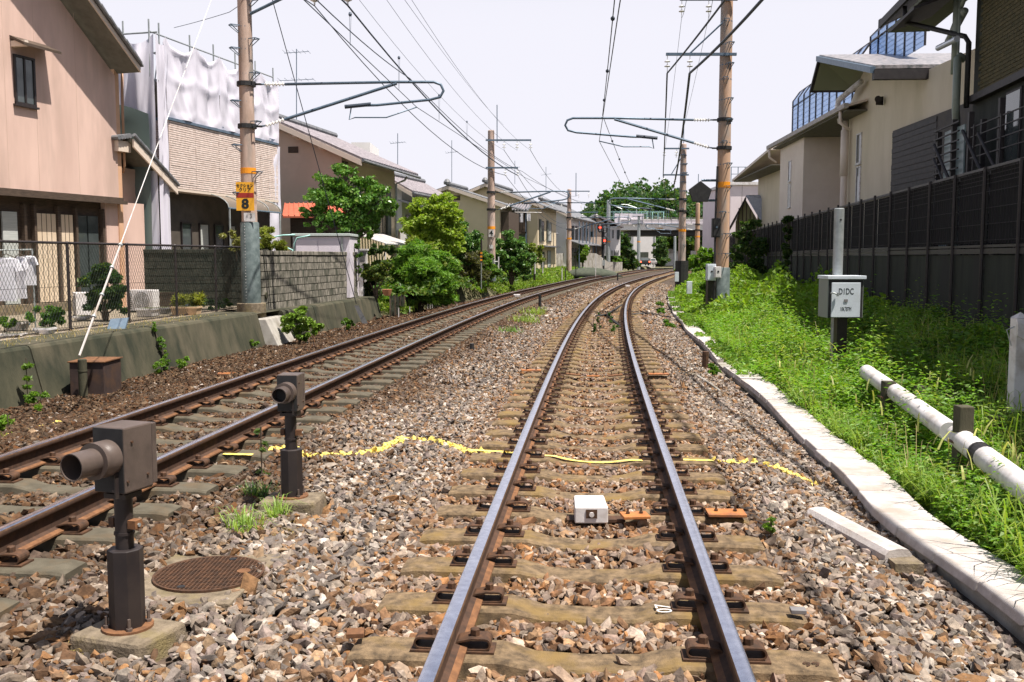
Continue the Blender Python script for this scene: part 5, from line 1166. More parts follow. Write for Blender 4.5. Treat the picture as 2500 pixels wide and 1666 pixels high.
def cantilever(t, x, y, zt, zb, reach, sgn, ct_z, hook, name='cantilever'):
    """sgn +1: reaches right. top tube at zt, strut from zb, registration tube and curved steady arm near ct_z"""
    X = lambda d: x + sgn * d
    for z in (zt, zb):
        mb = MB(); mb.lathe((x, y, z - .05), [(.215, 0), (.215, .10)], 14); mb.box(min(X(.18), X(.34)), max(X(.18), X(.34)), y - .03, y + .03, z - .02, z + .02); mb.build('clamp_band', M['black'], t)
    e = X(reach)
    mb = MB(); insulator(mb, (X(.42), y, zt), (X(.88), y, zt + .005)); mb.build('insulator', M['insul'], t)
    d0 = Vector((X(.42), y, zb + .02)); tip = Vector((X(reach * .92), y, zt + .02)); d = (tip - d0).normalized()
    mb = MB(); insulator(mb, d0, d0 + d * .46); mb.build('insulator', M['insul'], t)
    mb = MB(); mb.tube((X(.3), y, zb), d0, .02, n=6); mb.tube(d0 + d * .46, tip, .036, n=8); mb.build('strut', M['arm'], t)
    zc = zt + .05
    ends = [Vector((X(.3), y, zt)), Vector((X(.42), y, zt))]
    mb = MB(); mb.tube(ends[0], ends[1], .02, n=6); mb.path([(X(.88), y, zt), (X(reach * .9), y, zc), (X(reach + hook), y, zc), (X(reach + hook + .16), y, zc - .06), (X(reach + hook + .22), y, zc - .20), (X(reach + hook + .14), y, zc - .34), (X(reach + hook - .1), y, zc - .40), (X(reach - .75), y, zc - .52), (X(reach - 1.5), y, zc - .54)], .032, 8)
    mb.build('top_tube', M['arm'], t, smooth=True)
    mb = MB(); mb.tube((X(reach - 1.5), y, zc - .56), (X(reach - .9), y, zc - .50), .045, n=8); mb.build('registration_clamp', M['wire'], t)
    mb = MB(); q = X(reach - 1.35); mb.path([(q, y, zc - .56), (q - sgn * .05, y, zc - .85), (q + sgn * .08, y, zc - .80), (q + sgn * .8, y, zc - .80), (q + sgn * 1.5, y, ct_z)], .016, 6); mb.build('steady_arm', M['arm'], t, smooth=True)
    return Vector((q + sgn * 1.5, y, ct_z)), Vector((X(reach), y, zc + .08))
def crossarm(t, x, y, z, l, sgn, ins, brace=True, drop=.45):
    X = lambda d: x + sgn * d
    mb = MB(); mb.box(min(X(-.25), X(l)), max(X(-.25), X(l)), y - .24, y - .17, z, z + .075); mb.build('crossarm', M['arm'], t)
    if brace: mb = MB(); mb.tube((X(.15), y - .2, z + .9), (X(l * .62), y - .2, z + .05), .025, n=6); mb.build('arm_brace', M['arm'], t)
    out = []
    for d in ins:
        p = Vector((X(d), y - .2, z)); mb = MB(); mb.tube(p, p - Vector((0, 0, .12)), .012, n=5)
        for k in range(2): mb.lathe(p - Vector((0, 0, .16 + .13 * k)), [(.02, .05), (.025, .03), (.085, .0), (.08, -.012), (.02, -.02)], 12)
        mb.tube(p - Vector((0, 0, .12)), p - Vector((0, 0, drop)), .010, n=5)
        mb.build('insulator_string', M['insul'], t); out.append(p - Vector((0, 0, drop)))
    return out
def pole(x, y, zb, zt, r0, r1, label, mt='pole', group='concrete railway poles along the tracks', sleeve=None, bands=()):
    t = thing('railway_pole', label, 'pole', (x, y, zb), group)
    mb = MB(); n = 10; mb.lathe((x, y, zb), [(r0 + (r1 - r0) * k / n, (zt - zb) * k / n) for k in range(n + 1)] + [(r1 * .8, zt - zb + .03)], 20); mb.build('shaft', M[mt], t, smooth=40)
    if sleeve: mb = MB(); mb.lathe((x, y, zb + .002), [(r0 + .035, 0), (r0 + .03, sleeve - zb - .03), (r0 + .01, sleeve - zb)], 20); mb.build('steel_sleeve', M['sleeve'], t, smooth=40)
    for z, h in bands:
        r = r0 + (r1 - r0) * (z - zb) / (zt - zb); mb = MB(); mb.lathe((x, y, z), [(r + .006, 0), (r + .005, h)], 20); mb.build('orange_band', M['orange'], t)
    return t
M['sleeve'] = mat('blue_grey_pole_sleeve', (.09, .12, .12), (.17, .21, .21), 7, .55, metal=.2)
def plate_sign(t, x, y, z, w_, h, mt, name='sign_plate'):
    mb = MB(); mb.box(x - w_ / 2, x + w_ / 2, y - .008, y, z - h / 2, z + h / 2); return mb.build(name, mt, t)

# left pole with the yellow sign
y1 = 22.4; x1 = P(613, 700, y1).x; zb1 = PD(577, 697, y1).z
pl1 = pole(x1, y1, zb1, 10.2, .185, .145, 'left concrete pole carrying the yellow katakana sign with number 8', bands=((PD(573, 400, y1).z, .13),), sleeve=PD(577, 511, y1).z)
step_irons(pl1, x1, y1, [PD(570, v, y1).z for v in (5, 65, 95, 117, 173, 237, 284, 338, 399, 447)], lambda z: .175 - (z - zb1) * .0035, 'l')
ztA, zbA = PD(575, 205, y1).z, PD(575, 307, y1).z
cA, mA = cantilever(pl1, x1, y1, PD(575, 194, y1).z, PD(575, 291, y1).z, 3.75, 1, P(1022, 262, y1).z, .55)
crossarm(pl1, x1, y1, 7.95, 3.6, 1, (1.9, 2.75), brace=False)
mb = MB(); mb.tube((x1 + .15, y1 - .1, PD(590, 35, y1).z), (x1 + 1.9, y1 - .1, 7.95), .035, n=6); mb.build('arm_brace', M['arm'], pl1)
mb = MB()
for k in range(26): mb.lathe((x1 - .06, y1 - .215, zb1 + .12 + k * .072), [(.009, 0), (.006, .012)], 6, (0, -1, 0))
mb.build('rivet_row', M['white'], pl1, kind='stuff')
zs = PD(569, 453, y1).z; sgn = plate_sign(pl1, PD(569, 453, y1).x, y1 - .21, zs, .41, .65, M['sign_y'])
sx_, sy_ = PD(569, 453, y1).x, y1 - .220
def on_sign(o, z): o.location = Vector((sx_, sy_, z)) - OFF[sgn.name]
mb = MB(); mb.box(sx_ - .200, sx_ + .200, sy_ - .0005, sy_ + .003, PD(569, 456, y1).z, PD(569, 445, y1).z); mb.build('red_stripe', M['sign_r'], sgn)
for txt, size, z, sx2, b_ in (('セクション', .092, PD(569, 429, y1).z, .86, .003), ('クリア', .10, PD(569, 438.5, y1).z, .95, .003), ('8', .30, PD(569, 471, y1).z, 1.1, .012)):
    o = text_mesh(txt, size, M['ink'], sgn, (0, 0, 0), sx=sx2, bold=b_); o.location = Vector((sx_, sy_ - .001, z)) - OFF[sgn.name]
zz = PD(577, 500, y1).z; s2 = plate_sign(pl1, PD(577, 500, y1).x + .02, y1 - .20, zz, .26, .20, M['white'])
o = text_mesh('3', .15, M['ink'], s2, (0, 0, 0), sx=.8); o.location = Vector((PD(582, 498, y1).x, y1 - .211, zz + .02)) - OFF[s2.name]
o = text_mesh('上', .06, M['ink'], s2, (0, 0, 0)); o.location = Vector((PD(573, 498, y1).x, y1 - .211, zz + .02)) - OFF[s2.name]
# its concrete footing
t = thing('pole_footing', 'stepped concrete footing under the left pole breaking the retaining wall', 'footing', (x1, y1, -.4))
zt_ = zb1 + .005; mb = MB(); mb.lathe((x1, y1, zt_ - .34), [(.33, 0), (.33, .33), (.32, .34)], 22); mb.build('round_collar', M['conc_warm'], t, smooth=40)
z_ = zt_ - .335; bx0, bx1 = x1 - .15, x1 + .72
mb = MB(); mb.hexa([(x1 - .45, y1 - .75, -.7), (x1 + .95, y1 - .75, -.7), (x1 + 1.0, y1 + .75, -.7), (x1 - .4, y1 + .75, -.7), (x1 - .45, y1 - .68, z_), (x1 + .50, y1 - .68, z_), (x1 + .55, y1 + .68, z_), (x1 - .4, y1 + .68, z_)]); mb.build('base_block', M['concrete'], t, bevel=.02)

# right pole
y2 = 27.6; x2 = PD(1659, 600, y2).x; zb2 = -.1
pr1 = pole(x2, y2, zb2, 9.1, .20, .165, 'right concrete pole carrying the black pentagon board and cross arms', mt='pole_or', sleeve=PD(1658, 615, y2).z, bands=((PD(1658, 432, y2).z, .16),))
step_irons(pr1, x2, y2, [PD(1658, v, y2).z for v in (52, 105, 152, 185, 232, 280, 330, 380, 432, 490, 540, 585)], lambda z: .195 - (z - zb2) * .0035, 'r')
cB, mB = cantilever(pr1, x2, y2, PD(1658, 276, y2).z, PD(1658, 341, y2).z, 3.4, -1, P(1473, 345, y2).z, .9)
fA = crossarm(pr1, x2, y2, P(1760, 140, y2).z, 1.72, -1, (1.68, 1.05), drop=.48)
fB = crossarm(pr1, x2, y2, PD(1658, 6, y2).z, 1.35, -1, (1.30, .55), brace=False, drop=.48)
mb = MB(); a = PD(1655, 415, y2); b = PD(1612, 415, y2); mb.tube(a, b, .035, n=6); mb.build('board_arm', M['arm'], pr1)
mb = MB(); a = PD(1655, 461, y2); b = PD(1612, 461, y2); mb.tube(a, b, .035, n=6); mb.build('board_arm', M['arm'], pr1)
pent = [PD(u, v, y2 - .22) for u, v in ((1610, 416), (1636, 436), (1627, 464), (1592, 464), (1583, 436))]
mb = MB(); back = [q + Vector((0, .10, 0)) for q in pent]; mb.add(pent + back, [(0, 4, 3, 2, 1)] + [(5, 6, 7, 8, 9)] + [(i, (i + 1) % 5, 5 + (i + 1) % 5, 5 + i) for i in range(5)])
tag(mb.build('pentagon_board', M['black'], None, bevel=.01), 'black pentagon shaped signal board hung on the right pole', 'signal board')
for u0, u1, v0, v1, m_, lab, dy in ((1623, 1644, 607, 645, 'cab', 'pale grey equipment box left of the right pole', -.2), (1641, 1656, 613, 639, 'white', 'small white switch box strapped to the right pole', -.38), (1636, 1654, 502, 546, 'black', 'tall black box on the left side of the right pole', -.1)):
    p, q = PD(u0, v1, y2 + dy), PD(u1, v0, y2 + dy); t = thing('equipment_box', lab, 'equipment box', (p.x, p.y, p.z)); mb = MB(); mb.box(p.x, q.x, p.y - .1, p.y + .12, p.z, q.z); mb.build('case', M[m_], t, bevel=.008)
    mb = MB(); mb.box(p.x + .02, q.x - .02, p.y - .108, p.y - .101, p.z + .03, q.z - .04); mb.build('door', M[m_], t)
    mb = MB(); mb.lathe(((p.x + q.x) / 2, p.y - .109, (p.z + q.z) / 2 + .02), [(.03, 0), (.03, .006)], 10, (0, -1, 0)); mb.build('dial', M['black'] if m_ != 'black' else M['arm'], t)
mb = MB(); mb.box(x2 - .42, x2 - .12, y2 - .15, y2 + .15, -.2, PD(1640, 640, y2).z); tag(mb.build('equipment_stand', M['brown_dk']), 'dark stand under the boxes beside the right pole', 'stand')
mb = MB(); mb.path([(x2 - .24, y2 - .15, -.1), (x2 - .24, y2 - .15, 2.8), (x2 - .2, y2 - .1, 4.2)], .03, 6); mb.build('cable_duct', M['black'], pr1)

# poles farther up the line
def far_pole(u, vt, vb, y, label, sgn, r=.17, mt='pole', num=None, arms=True, zt_add=0):
    x = P(u, vt, y).x; zt = P(u, vt, y).z; zb = P(u, vb, y).z - .3
    t = pole(x, y, zb, zt, r, r * .75, label, mt=mt, bands=((P(u, num[1] if num else (vt + vb) / 2, y).z, .13),) if num else ())
    return t, x, zt
pl2, x3, zt3 = far_pole(1199, 320, 672, 45, 'concrete pole numbered 4 on the left bank in the middle distance', 1, r=.20, num=('4', 560))
o = plate_sign(pl2, x3, 45 - .20, P(1198, 570, 45).z, .24, .34, M['white']); q = text_mesh('4', .34, M['ink'], o, (0, 0, 0), bold=.006); q.location = Vector((x3, 44.788, P(1198, 570, 45).z)) - OFF[o.name]
plate_sign(pl2, x3, 45 - .20, P(1198, 603, 45).z, .17, .17, M['white'])
mb = MB(); mb.lathe((x3, 45, P(1199, 676, 45).z - .2), [(.22, 0), (.22, P(1199, 635, 45).z - P(1199, 676, 45).z + .2)], 14); mb.build('steel_sleeve', M['sleeve'], pl2, smooth=40)
c3a = crossarm(pl2, x3, 45, P(1199, 346, 45).z, 1.85, 1, (.6, 1.2, 1.82), brace=False, drop=.42)
c3b = crossarm(pl2, x3, 45, P(1199, 413, 45).z, 1.25, 1, (.65, 1.22), brace=False, drop=.30)
cC, mC = cantilever(pl2, x3, 45, P(1199, 470, 45).z, P(1199, 512, 45).z, 3.0, 1, P(1340, 484, 45).z - .15, .4)
mb = MB(); mb.tube((x3 + .28, 44.8, P(1199, 350, 45).z), (x3 + .28, 44.8, P(1211, 258, 45).z), .022, n=5); mb.build('mast_rod', M['arm'], pl2)
pr2, x4, zt4 = far_pole(1669, 353, 650, 50, 'second concrete pole on the right bank before the wooded hill', -1, r=.20, mt='pole', num=('', 566))
c4a = crossarm(pr2, x4, 50, P(1669, 366, 50).z, 1.05, -1, (1.02, .4), brace=False, drop=.42)
c4b = crossarm(pr2, x4, 50, P(1669, 430, 50).z, 1.05, -1, (1.02, .45), drop=.42)
cD, mD = cantilever(pr2, x4, 50, P(1669, 487, 50).z, P(1669, 516, 50).z, 3.1, -1, P(1560, 500, 50).z, .5)
mb = MB(); mb.tube((x4, 50, zt4), (x4, 50, zt4 + 1.0), .02, n=5); mb.build('mast_rod', M['arm'], pr2)
mb = MB(); mb.lathe((x4, 50, -.1), [(.34, 0), (.34, P(1669, 637, 50).z + .1)], 12); mb.build('round_collar', M['black'], pr2)
step_irons(pr2, x4, 50, [P(1669, v, 50).z for v in range(380, 620, 22)], lambda z: .17, 'r')
pl3, x5, zt5 = far_pole(1390, 463, 655, 74, 'concrete pole on the left bank in front of the white house gable', 1, r=.20, mt='pole', num=('', 585))
for v, l in ((469, .7), (497, .9), (520, 1.0)): crossarm(pl3, x5, 74, P(1390, v, 74).z, l * 2.2, 1, (l * 1.0, l * 2.1), brace=False, drop=.5)
crossarm(pl3, x5, 74, P(1390, 497, 74).z, 1.4, -1, (.6, 1.3), brace=False, drop=.1)
mb = MB(); mb.tube((x5 + .5, 73.9, P(1390, 480, 74).z), (x5 + .5, 73.9, P(1397, 423, 74).z), .03, n=5); mb.build('mast_rod', M['arm'], pl3)
cantilever(pl3, x5, 74, P(1390, 532, 74).z, P(1390, 560, 74).z, 4.0, 1, P(1450, 545, 74).z, .5)
pr3, x6, zt6 = far_pole(1704, 497, 640, 80, 'third concrete pole on the right bank behind the pentagon board', -1, r=.22, mt='pole_or', num=('', 580))
cantilever(pr3, x6, 80, P(1704, 548, 80).z, P(1704, 562, 80).z, 3.6, -1, P(1640, 556, 80).z, .5)
mb = MB(); mb.tube((x6, 80, zt6), (x6, 80, zt6 + 2.4), .03, n=5); mb.build('mast_rod', M['arm'], pr3)
pl4, x7, zt7 = far_pole(1486, 490, 665, 92, 'thin grey pole beside the red railway signal', 1, r=.22, mt='galv', num=('', 592))
pl5, x8, zt8 = far_pole(1560, 528, 655, 112, 'thin pole in front of the white building under the bridge', 1, r=.22, mt='galv', num=('', 592))
for v in (529, 548): crossarm(pl5, x8, 112, P(1560, v, 112).z, 2.5, 1, (1.0, 2.4), brace=False, drop=.4); crossarm(pl5, x8, 112, P(1560, v, 112).z, .8, -1, (.6,), brace=False, drop=.4)
far_pole(1648, 578, 655, 120, 'thinnest grey pole near the small white shed by the tunnel', 1, r=.2, mt='galv')

# ------------------------------------------------------------------ overhead wires
def wire(pts, r, label, group='overhead wires above the tracks', mt='wire', sag=0.0, name='overhead_wire', n=14):
    P_ = []
    pts = [Vector(p) for p in pts]
    for a, b in zip(pts, pts[1:]):
        for k in range(n): t = k / n; q = a.lerp(b, t); q.z -= 4 * sag * t * (1 - t) * min(1, (b - a).length / 25); P_.append(q)
    P_.append(pts[-1]); mb = MB(); mb.path(P_, r, 5)
    return tag(mb.build(name, M[mt], smooth=True), label, 'wire', group)
farL = [P(1340, 484, 45), P(1470, 560, 74)]
wire([(-3.9, -6, cA.z), (-3.05, 9, cA.z), cA, (.55, 42, cA.z), (6.3, 72, cA.z), (13.5, 98, cA.z)], .0085, 'contact wire over the left track, passing the steady arm of the left pole')
wire([(-4.0, -6, mA.z), (-3.2, 8, mA.z - .3), mA, (.45, 43, mA.z - .3), (6.0, 73, mA.z), (13.3, 98, mA.z)], .010, 'messenger wire over the left track, resting on the top tube of the left arm', sag=.35)
wire([(.1, -6, cB.z), (1.42, 13.1, cB.z), cB, P(1528, 470, 49), (14, 85, cB.z)], .0085, 'contact wire over the middle track, held by the arm of the right pole')
wire([(.1, -6, mB.z), (1.5, 14, mB.z + .1), (P(1471, 288, y2).x, y2, mB.z), P(1545, 463, 52), (14, 85, mB.z)], .010, 'messenger wire with small balls over the middle track', sag=.1)
a_, b_, c_ = Vector((1.5, 14, mB.z + .1)), Vector((P(1471, 288, y2).x, y2, mB.z)), P(1545, 463, 52)
for k, (p, q, t, lab) in enumerate(((a_, b_, .20, 'largest dark ball on the messenger wire, topmost in the picture'), (a_, b_, .52, 'second dark ball on the messenger wire above the right arm'), (a_, b_, .80, 'dark ball on the messenger wire just above the right arm'), (b_, c_, .2, 'dark ball on the messenger wire just below the right arm'), (b_, c_, .4, 'second dark ball below the right arm on the messenger wire'), (b_, c_, .6, 'third dark ball below the right arm on the messenger wire'), (b_, c_, .8, 'lowest dark ball on the messenger wire above the wooded hill'))):
    c = p.lerp(q, t); c.z -= .4 * t * (1 - t) * min(1, (q - p).length / 25); mb = MB(); mb.lathe(c - Vector((0, 0, .04)), [(.01, 0), (.032, .015), (.04, .04), (.032, .065), (.01, .08)], 10); tag(mb.build('wire_clamp_ball', M['wire']), lab, 'wire ball', 'small balls on the messenger wire')
# feeders right: thick, their shadows fall along the ballast
fr0, fr1 = fA[0], fA[1]
wire([(3.75, -8, 8.0), (4.4, 10, 7.5), fr0, P(1619, 430, 50)], .024, 'thick feeder cable on the outer insulator of the right pole', sag=.25)
wire([(4.9, -8, 8.1), (5.15, 10, 7.6), fr1, P(1645, 453, 50)], .036, 'thickest feeder cable on the inner insulator of the right pole', sag=.45)
wire([P(1619, 430, 50), P(1640, 540, 80)], .02, 'far stretch of the outer feeder beyond the second right pole', sag=.3)
wire([P(1645, 453, 50), P(1660, 545, 80)], .025, 'far stretch of the inner feeder beyond the second right pole', sag=.3)
wire([(P(1676, 0, 20).x, 20, P(1676, 0, 20).z), fB[0], P(1620, 390, 50)], .006, 'thin wire on the top outer insulator of the right pole', mt='wire_thin', sag=.2)
wire([(P(1740, 0, 20).x, 20, P(1740, 0, 20).z), fB[1], P(1650, 385, 50)], .006, 'thin wire on the top inner insulator of the right pole', mt='wire_thin', sag=.2)
# feeders left
L0, L1 = P(849, 14, y1), P(768, 15, y1)
wire([(-5.0, 4, 8.3), L0, c3b[1]], .022, 'thick feeder over the left track ending at the numbered pole', sag=.55)
wire([(-6.0, 4, 8.3), L1, c3b[0]], .013, 'thinner feeder over the left track ending at the numbered pole', sag=.8)
for p, lab in ((L0, 'right-hand white disc insulator at the top edge over the left track'), (L1, 'left-hand white disc insulator at the top edge over the left track')):
    mb = MB(); mb.lathe(p + Vector((0, 0, .02)), [(.02, 0), (.02, .06), (.10, .10), (.09, .14), (.02, .15), (.02, .24), (.10, .27), (.02, .30), (.02, .45)], 12); tag(mb.build('hanging_insulator', M['insul']), lab, 'insulator', 'disc insulators over the left track')
for (u0, y_, tgt, lab) in ((877, 24, c3a[0], 'thin wire reaching the inner insulator of the numbered pole'), (944, 23.7, c3a[1], 'thin wire reaching the middle insulator of the numbered pole'), (1005, 24, c3a[2], 'thin wire reaching the outer insulator of the numbered pole')):
    wire([P(u0, 0, y_) + (P(u0, 0, y_) - tgt) * .2, P(u0, 0, y_), tgt], .006, lab, mt='wire_thin', sag=.5)
wire([P(988, 0, 24), P(1229, 305, 60)], .006, 'faint thin wire running down towards the far poles', mt='wire_thin', sag=.2)
for a, b, lab in ((c3b[1], P(1384, 545, 74), 'feeder from the numbered pole to the next pole on the left bank'), (c3b[0], P(1400, 560, 74), 'second feeder from the numbered pole to the next left pole'), (c3a[0], P(1375, 495, 74), 'thin wire between the left poles, lowest of three'), (c3a[2], P(1410, 478, 74), 'thin wire between the left poles, topmost of three')):
    wire([a, b], .012, lab, mt='wire' if 'feeder' in lab else 'wire_thin', sag=.7)
# hangers between messenger and contact wire of the left track
for u, v0, v1, y, lab in ((855, 40, 112, 15.5, 'looped wire hanger nearest the top edge over the left track'), (974, 145, 222, 20, 'looped wire hanger left of the end of the left arm'), (1072, 236, 296, 25.5, 'looped wire hanger just right of the end of the left arm'), (1140, 300, 342, 32, 'small looped wire hanger left of the numbered pole top')):
    mb = MB(); mb.tube(P(u - 2, v0, y), P(u, v1, y), .004, n=4); mb.tube(P(u + 2, v0, y), P(u, v1, y), .004, n=4); c = P(u, v0, y); mb.lathe(c, [(.02, 0), (.03, .03), (.02, .06)], 8); tag(mb.build('wire_hanger', M['wire_thin']), lab, 'hanger', 'looped hangers over the left track')
# guy wires
g0, g1 = PD(182, 818, 11.8), Vector((x1, y1, 9.3))
d = (g1 - g0); g2 = g0 + d * .16
t = thing('guy_wire', 'white guy wire running from the wall anchor up to the left pole', 'guy wire', tuple(g0))
mb = MB(); mb.path([g2, g1], .007, 6); mb.build('wire', M['white'], t)
mb = MB(); mb.path([g0, g0 + d * .05, g2], .014, 6); mb.build('anchor_rod', M['conc_light'], t)
for k in (.05, .08, .12, .155): mb = MB(); mb.lathe(g0 + d * k, [(.03, 0), (.03, .03)], 8, d); mb.build('clamp_ring', M['galv'], t)
g0 = P(870, 742, 26.2); g1 = P(668, 10, 22.6)
mb = MB(); mb.path([g0, g1 + (g1 - g0) * .2], .011, 5); tag(mb.build('guy_wire', M['wire']), 'dark guy wire anchored on the concrete ledge by the block wall', 'guy wire')
mb = MB(); mb.hexa([(g0.x - .05, g0.y - .05, g0.z - .05), (g0.x + .05, g0.y - .05, g0.z - .05), (g0.x + .05, g0.y + .05, g0.z - .05), (g0.x - .05, g0.y + .05, g0.z - .05)] + [tuple(P(u, v, 25.3)) for u, v in ((884, 790), (898, 790))] + [tuple(P(u, v, 25.5)) for u, v in ((898, 789), (884, 789))][::1]); mb.v = mb.v[4:] + mb.v[:4]; tag(mb.build('anchor_plate', M['black']), 'black anchor strap on the face of the concrete ledge', 'anchor')
wire([PD(400, 64, 25.6), P(560, 30, 23), (x1, y1, P(590, 5, y1).z)], .008, 'pale cable from the scaffold corner to the left pole', 'cables', mt='wire_thin', sag=.1)

# level rail of fence: roof aerials
def aerial(u, v0, v1, y, w_, label, two=False):
    t = thing('tv_aerial', label, 'aerial', tuple(P(u, v1, y))); mb = MB(); mb.tube(P(u, v1, y), P(u, v0, y), .02, n=5); mb.build('mast', M['arm'], t)
    for dv, ww in (((0.04, 1), (.42, 1.4)) if two else ((.28, 1),)):
        v = v0 + (v1 - v0) * dv; mb = MB(); mb.tube(P(u - w_ * ww, v + 3, y), P(u + w_ * ww, v - 1, y), .014, n=4); mb.build('boom', M['arm'], t)
        for k in range(6):
            c = P(u - w_ * ww + w_ * ww * 2 * k / 5, v, y); mb = MB(); mb.tube(c - Vector((0, .35, 0)), c + Vector((0, .35, .0)), .008, n=3); mb.build('element', M['arm'], t)
aerial(724, 120, 298, 40, 30, 'tall double television aerial behind the scaffolded house', True)
aerial(971, 326, 405, 50, 18, 'television aerial above the tiled roof of the long beige house')
aerial(1103, 343, 445, 62, 15, 'television aerial on the ridge of the beige gable house')
aerial(1333, 408, 470, 78, 12, 'television aerial between the numbered pole and the next left pole')
aerial(1257, 393, 450, 75, 12, 'small aerial just right of the numbered pole')
# ------------------------------------------------------------------ houses farther up the left side
M['beige_w'] = mat('beige_house_wall', (.62, .49, .39), (.68, .54, .44), 1.2, .9, c3=(.58, .46, .37), s3=.8)
M['ochre_w'] = mat('ochre_house_wall', (.60, .50, .34), (.66, .55, .38), 1.2, .9)
M['tile_lt'] = mat('pinkish_grey_tile', (.17, .155, .17), (.30, .27, .29), 8, .7, spec=.3)
M['shutter'] = mat('dark_green_shutter', (.05, .06, .05), (.08, .09, .07), 4, .6)
M['white_w'] = mat('white_house_wall', (.74, .71, .70), (.80, .77, .76), 1.5, .8)
M['red_roof'] = mat('red_metal_roof', (.42, .10, .06), (.50, .14, .08), 4, .6)
def gable_house(fr, L_, B, ez, rz_, rb, label, wall, roofm, z0=.2, oh=.55, tiles=True, back_ez=None, name='house'):
    """near gable at a=0; eave at b=-oh (z=ez), ridge at b=rb (z=rz_), back eave at b=B"""
    t = thing(name, label, 'house', tuple(fr.p(0, 0, z0))); sl = (rz_ - ez) / (rb + oh); bz_ = back_ez if back_ez is not None else rz_ - sl * (B - rb)
    mb = MB(); wz = ez + sl * oh - .05
    q = [fr.p(0, 0, z0), fr.p(0, B, z0), fr.p(0, B, bz_ - .1), fr.p(0, rb, rz_ - .12), fr.p(0, 0, wz)]; q2 = [v + fr.a * L_ for v in q]
    mb.add(q + q2, [(0, 4, 3, 2, 1), (5, 6, 7, 8, 9), (0, 5, 9, 4), (1, 2, 7, 6)]); mb.build('wall', M[wall], t)
    mb = MB(); fr.slab(mb, [(-.45, -oh, ez), (L_ + .45, -oh, ez), (L_ + .45, rb, rz_), (-.45, rb, rz_)], .12); mb.build('roof', M[roofm], t)
    mb = MB(); fr.slab(mb, [(-.45, rb, rz_), (L_ + .45, rb, rz_), (L_ + .45, B + oh, bz_ - sl * oh), (-.45, B + oh, bz_ - sl * oh)], .12); mb.build('roof', M[roofm], t)
    mb = MB(); fr.slab(mb, [(-.50, -oh, ez - .05), (-.43, -oh, ez - .05), (-.43, rb, rz_ - .05), (-.50, rb, rz_ - .05)], .20); mb.build('barge_board', M['fascia'], t)
    mb = MB(); fr.slab(mb, [(-.50, rb, rz_ - .05), (-.43, rb, rz_ - .05), (-.43, B + oh, bz_ - sl * oh - .05), (-.50, B + oh, bz_ - sl * oh - .05)], .20); mb.build('barge_board', M['fascia'], t)
    mb = MB(); mb.tube(fr.p(-.5, -oh - .06, ez - .06), fr.p(L_ + .5, -oh - .06, ez - .10), .06, n=6); mb.build('gutter', M['tile'], t)
    mb = MB(); mb.tube(fr.p(-.5, rb, rz_ + .10), fr.p(L_ + .5, rb, rz_ + .10), .14, n=8); mb.build('ridge', M['tile'], t)
    mb = MB(); mb.lathe(fr.p(-.55, rb, rz_ + .02), [(.0, 0), (.2, .02), (.22, .16), (.12, .32), (.03, .36)], 8); mb.build('ridge_end', M['tile'], t)
    if tiles:
        mb = MB(); n = int((L_ + .9) / .28)
        for k in range(n + 1): a = -.42 + k * .28; mb.tube(fr.p(a, -oh - .02, ez + .02), fr.p(a, rb, rz_ + .02), .045, n=5)
        mb.build('tile_rolls', M[roofm], t, kind='stuff')
        mb = MB(); m_ = int((rb + oh) / .30)
        for k in range(m_): b = -oh + k * .30; fr.slab(mb, [(-.44, b, ez + sl * (b + oh) + .035), (L_ + .44, b, ez + sl * (b + oh) + .035), (L_ + .44, b + .04, ez + sl * (b + oh) + .03), (-.44, b + .04, ez + sl * (b + oh) + .03)], .03)
        mb.build('tile_courses', M['tile'], t, kind='stuff')
    for b in (0.6, 1.6, 2.6):
        if b < B: mb = MB(); z = ez + sl * (b + oh) - .22 if b < rb else rz_ - sl * (b - rb) - .22; fr.box(mb, -.42, 0, b, b + .14, z - .06, z + .06); mb.build('purlin_end', M['fascia'], t)
    return t
def fbox(fr, t, name, mt, *d, **k):
    mb = MB(); fr.box(mb, *d); return mb.build(name, M[mt], t, **k)
H3 = Frame((-6.32, 36), 11)
h3 = gable_house(H3, 6.3, 6.2, 5.2, 6.9, 2.9, 'long beige tiled house with dark shutters behind the leafy garden tree', 'beige_w', 'tile_lt', oh=.95)
fbox(H3, h3, 'shaded_side_wall', 'ochre_w', .5, 6.3, -.02, -.005, .4, 5.2)
fbox(H3, h3, 'eave_shade_panel', 'wood_dk', -.005, .6, -.03, -.01, 3.8, 5.2)  # dark panel: the shade under the eave is put into its colour
window(H3, 1.0, 1.5, 3.7, 4.5, h3, frame='white', mull=0); fbox(H3, h3, 'shutter', 'shutter', 1.55, 1.9, -.08, -.02, 3.65, 4.55)
window(H3, 2.4, 2.8, 3.7, 4.2, h3, mull=0)
window(H3, 4.1, 5.0, 2.6, 4.3, h3); fbox(H3, h3, 'shutter', 'shutter', 3.5, 4.05, -.10, -.02, 2.5, 4.4); fbox(H3, h3, 'shutter', 'shutter', 5.05, 5.5, -.10, -.02, 2.5, 4.4)
mb = MB(); mb.path([H3.p(6.2, -.6, 5.1), H3.p(6.2, -.5, 4.95), H3.p(6.2, -.1, 4.8), H3.p(6.2, -.1, .5)], .05, 6); mb.build('downpipe', M['galv'], h3)
fbox(H3, h3, 'gable_vent', 'wood_dk', -.02, -.005, 1.7, 2.1, 5.52, 5.75)
q = H3.p(5.9, -.45, 0); ac_unit(q.x, q.y, 2.05, .7, .75, R(-75), 'white air conditioner on the end wall of the long beige house')
for k in range(16): fbox(H3, h3, 'louvre_slat', 'white_w', .3, .8, -.10, -.06, .95 + k * .085, .99 + k * .085)
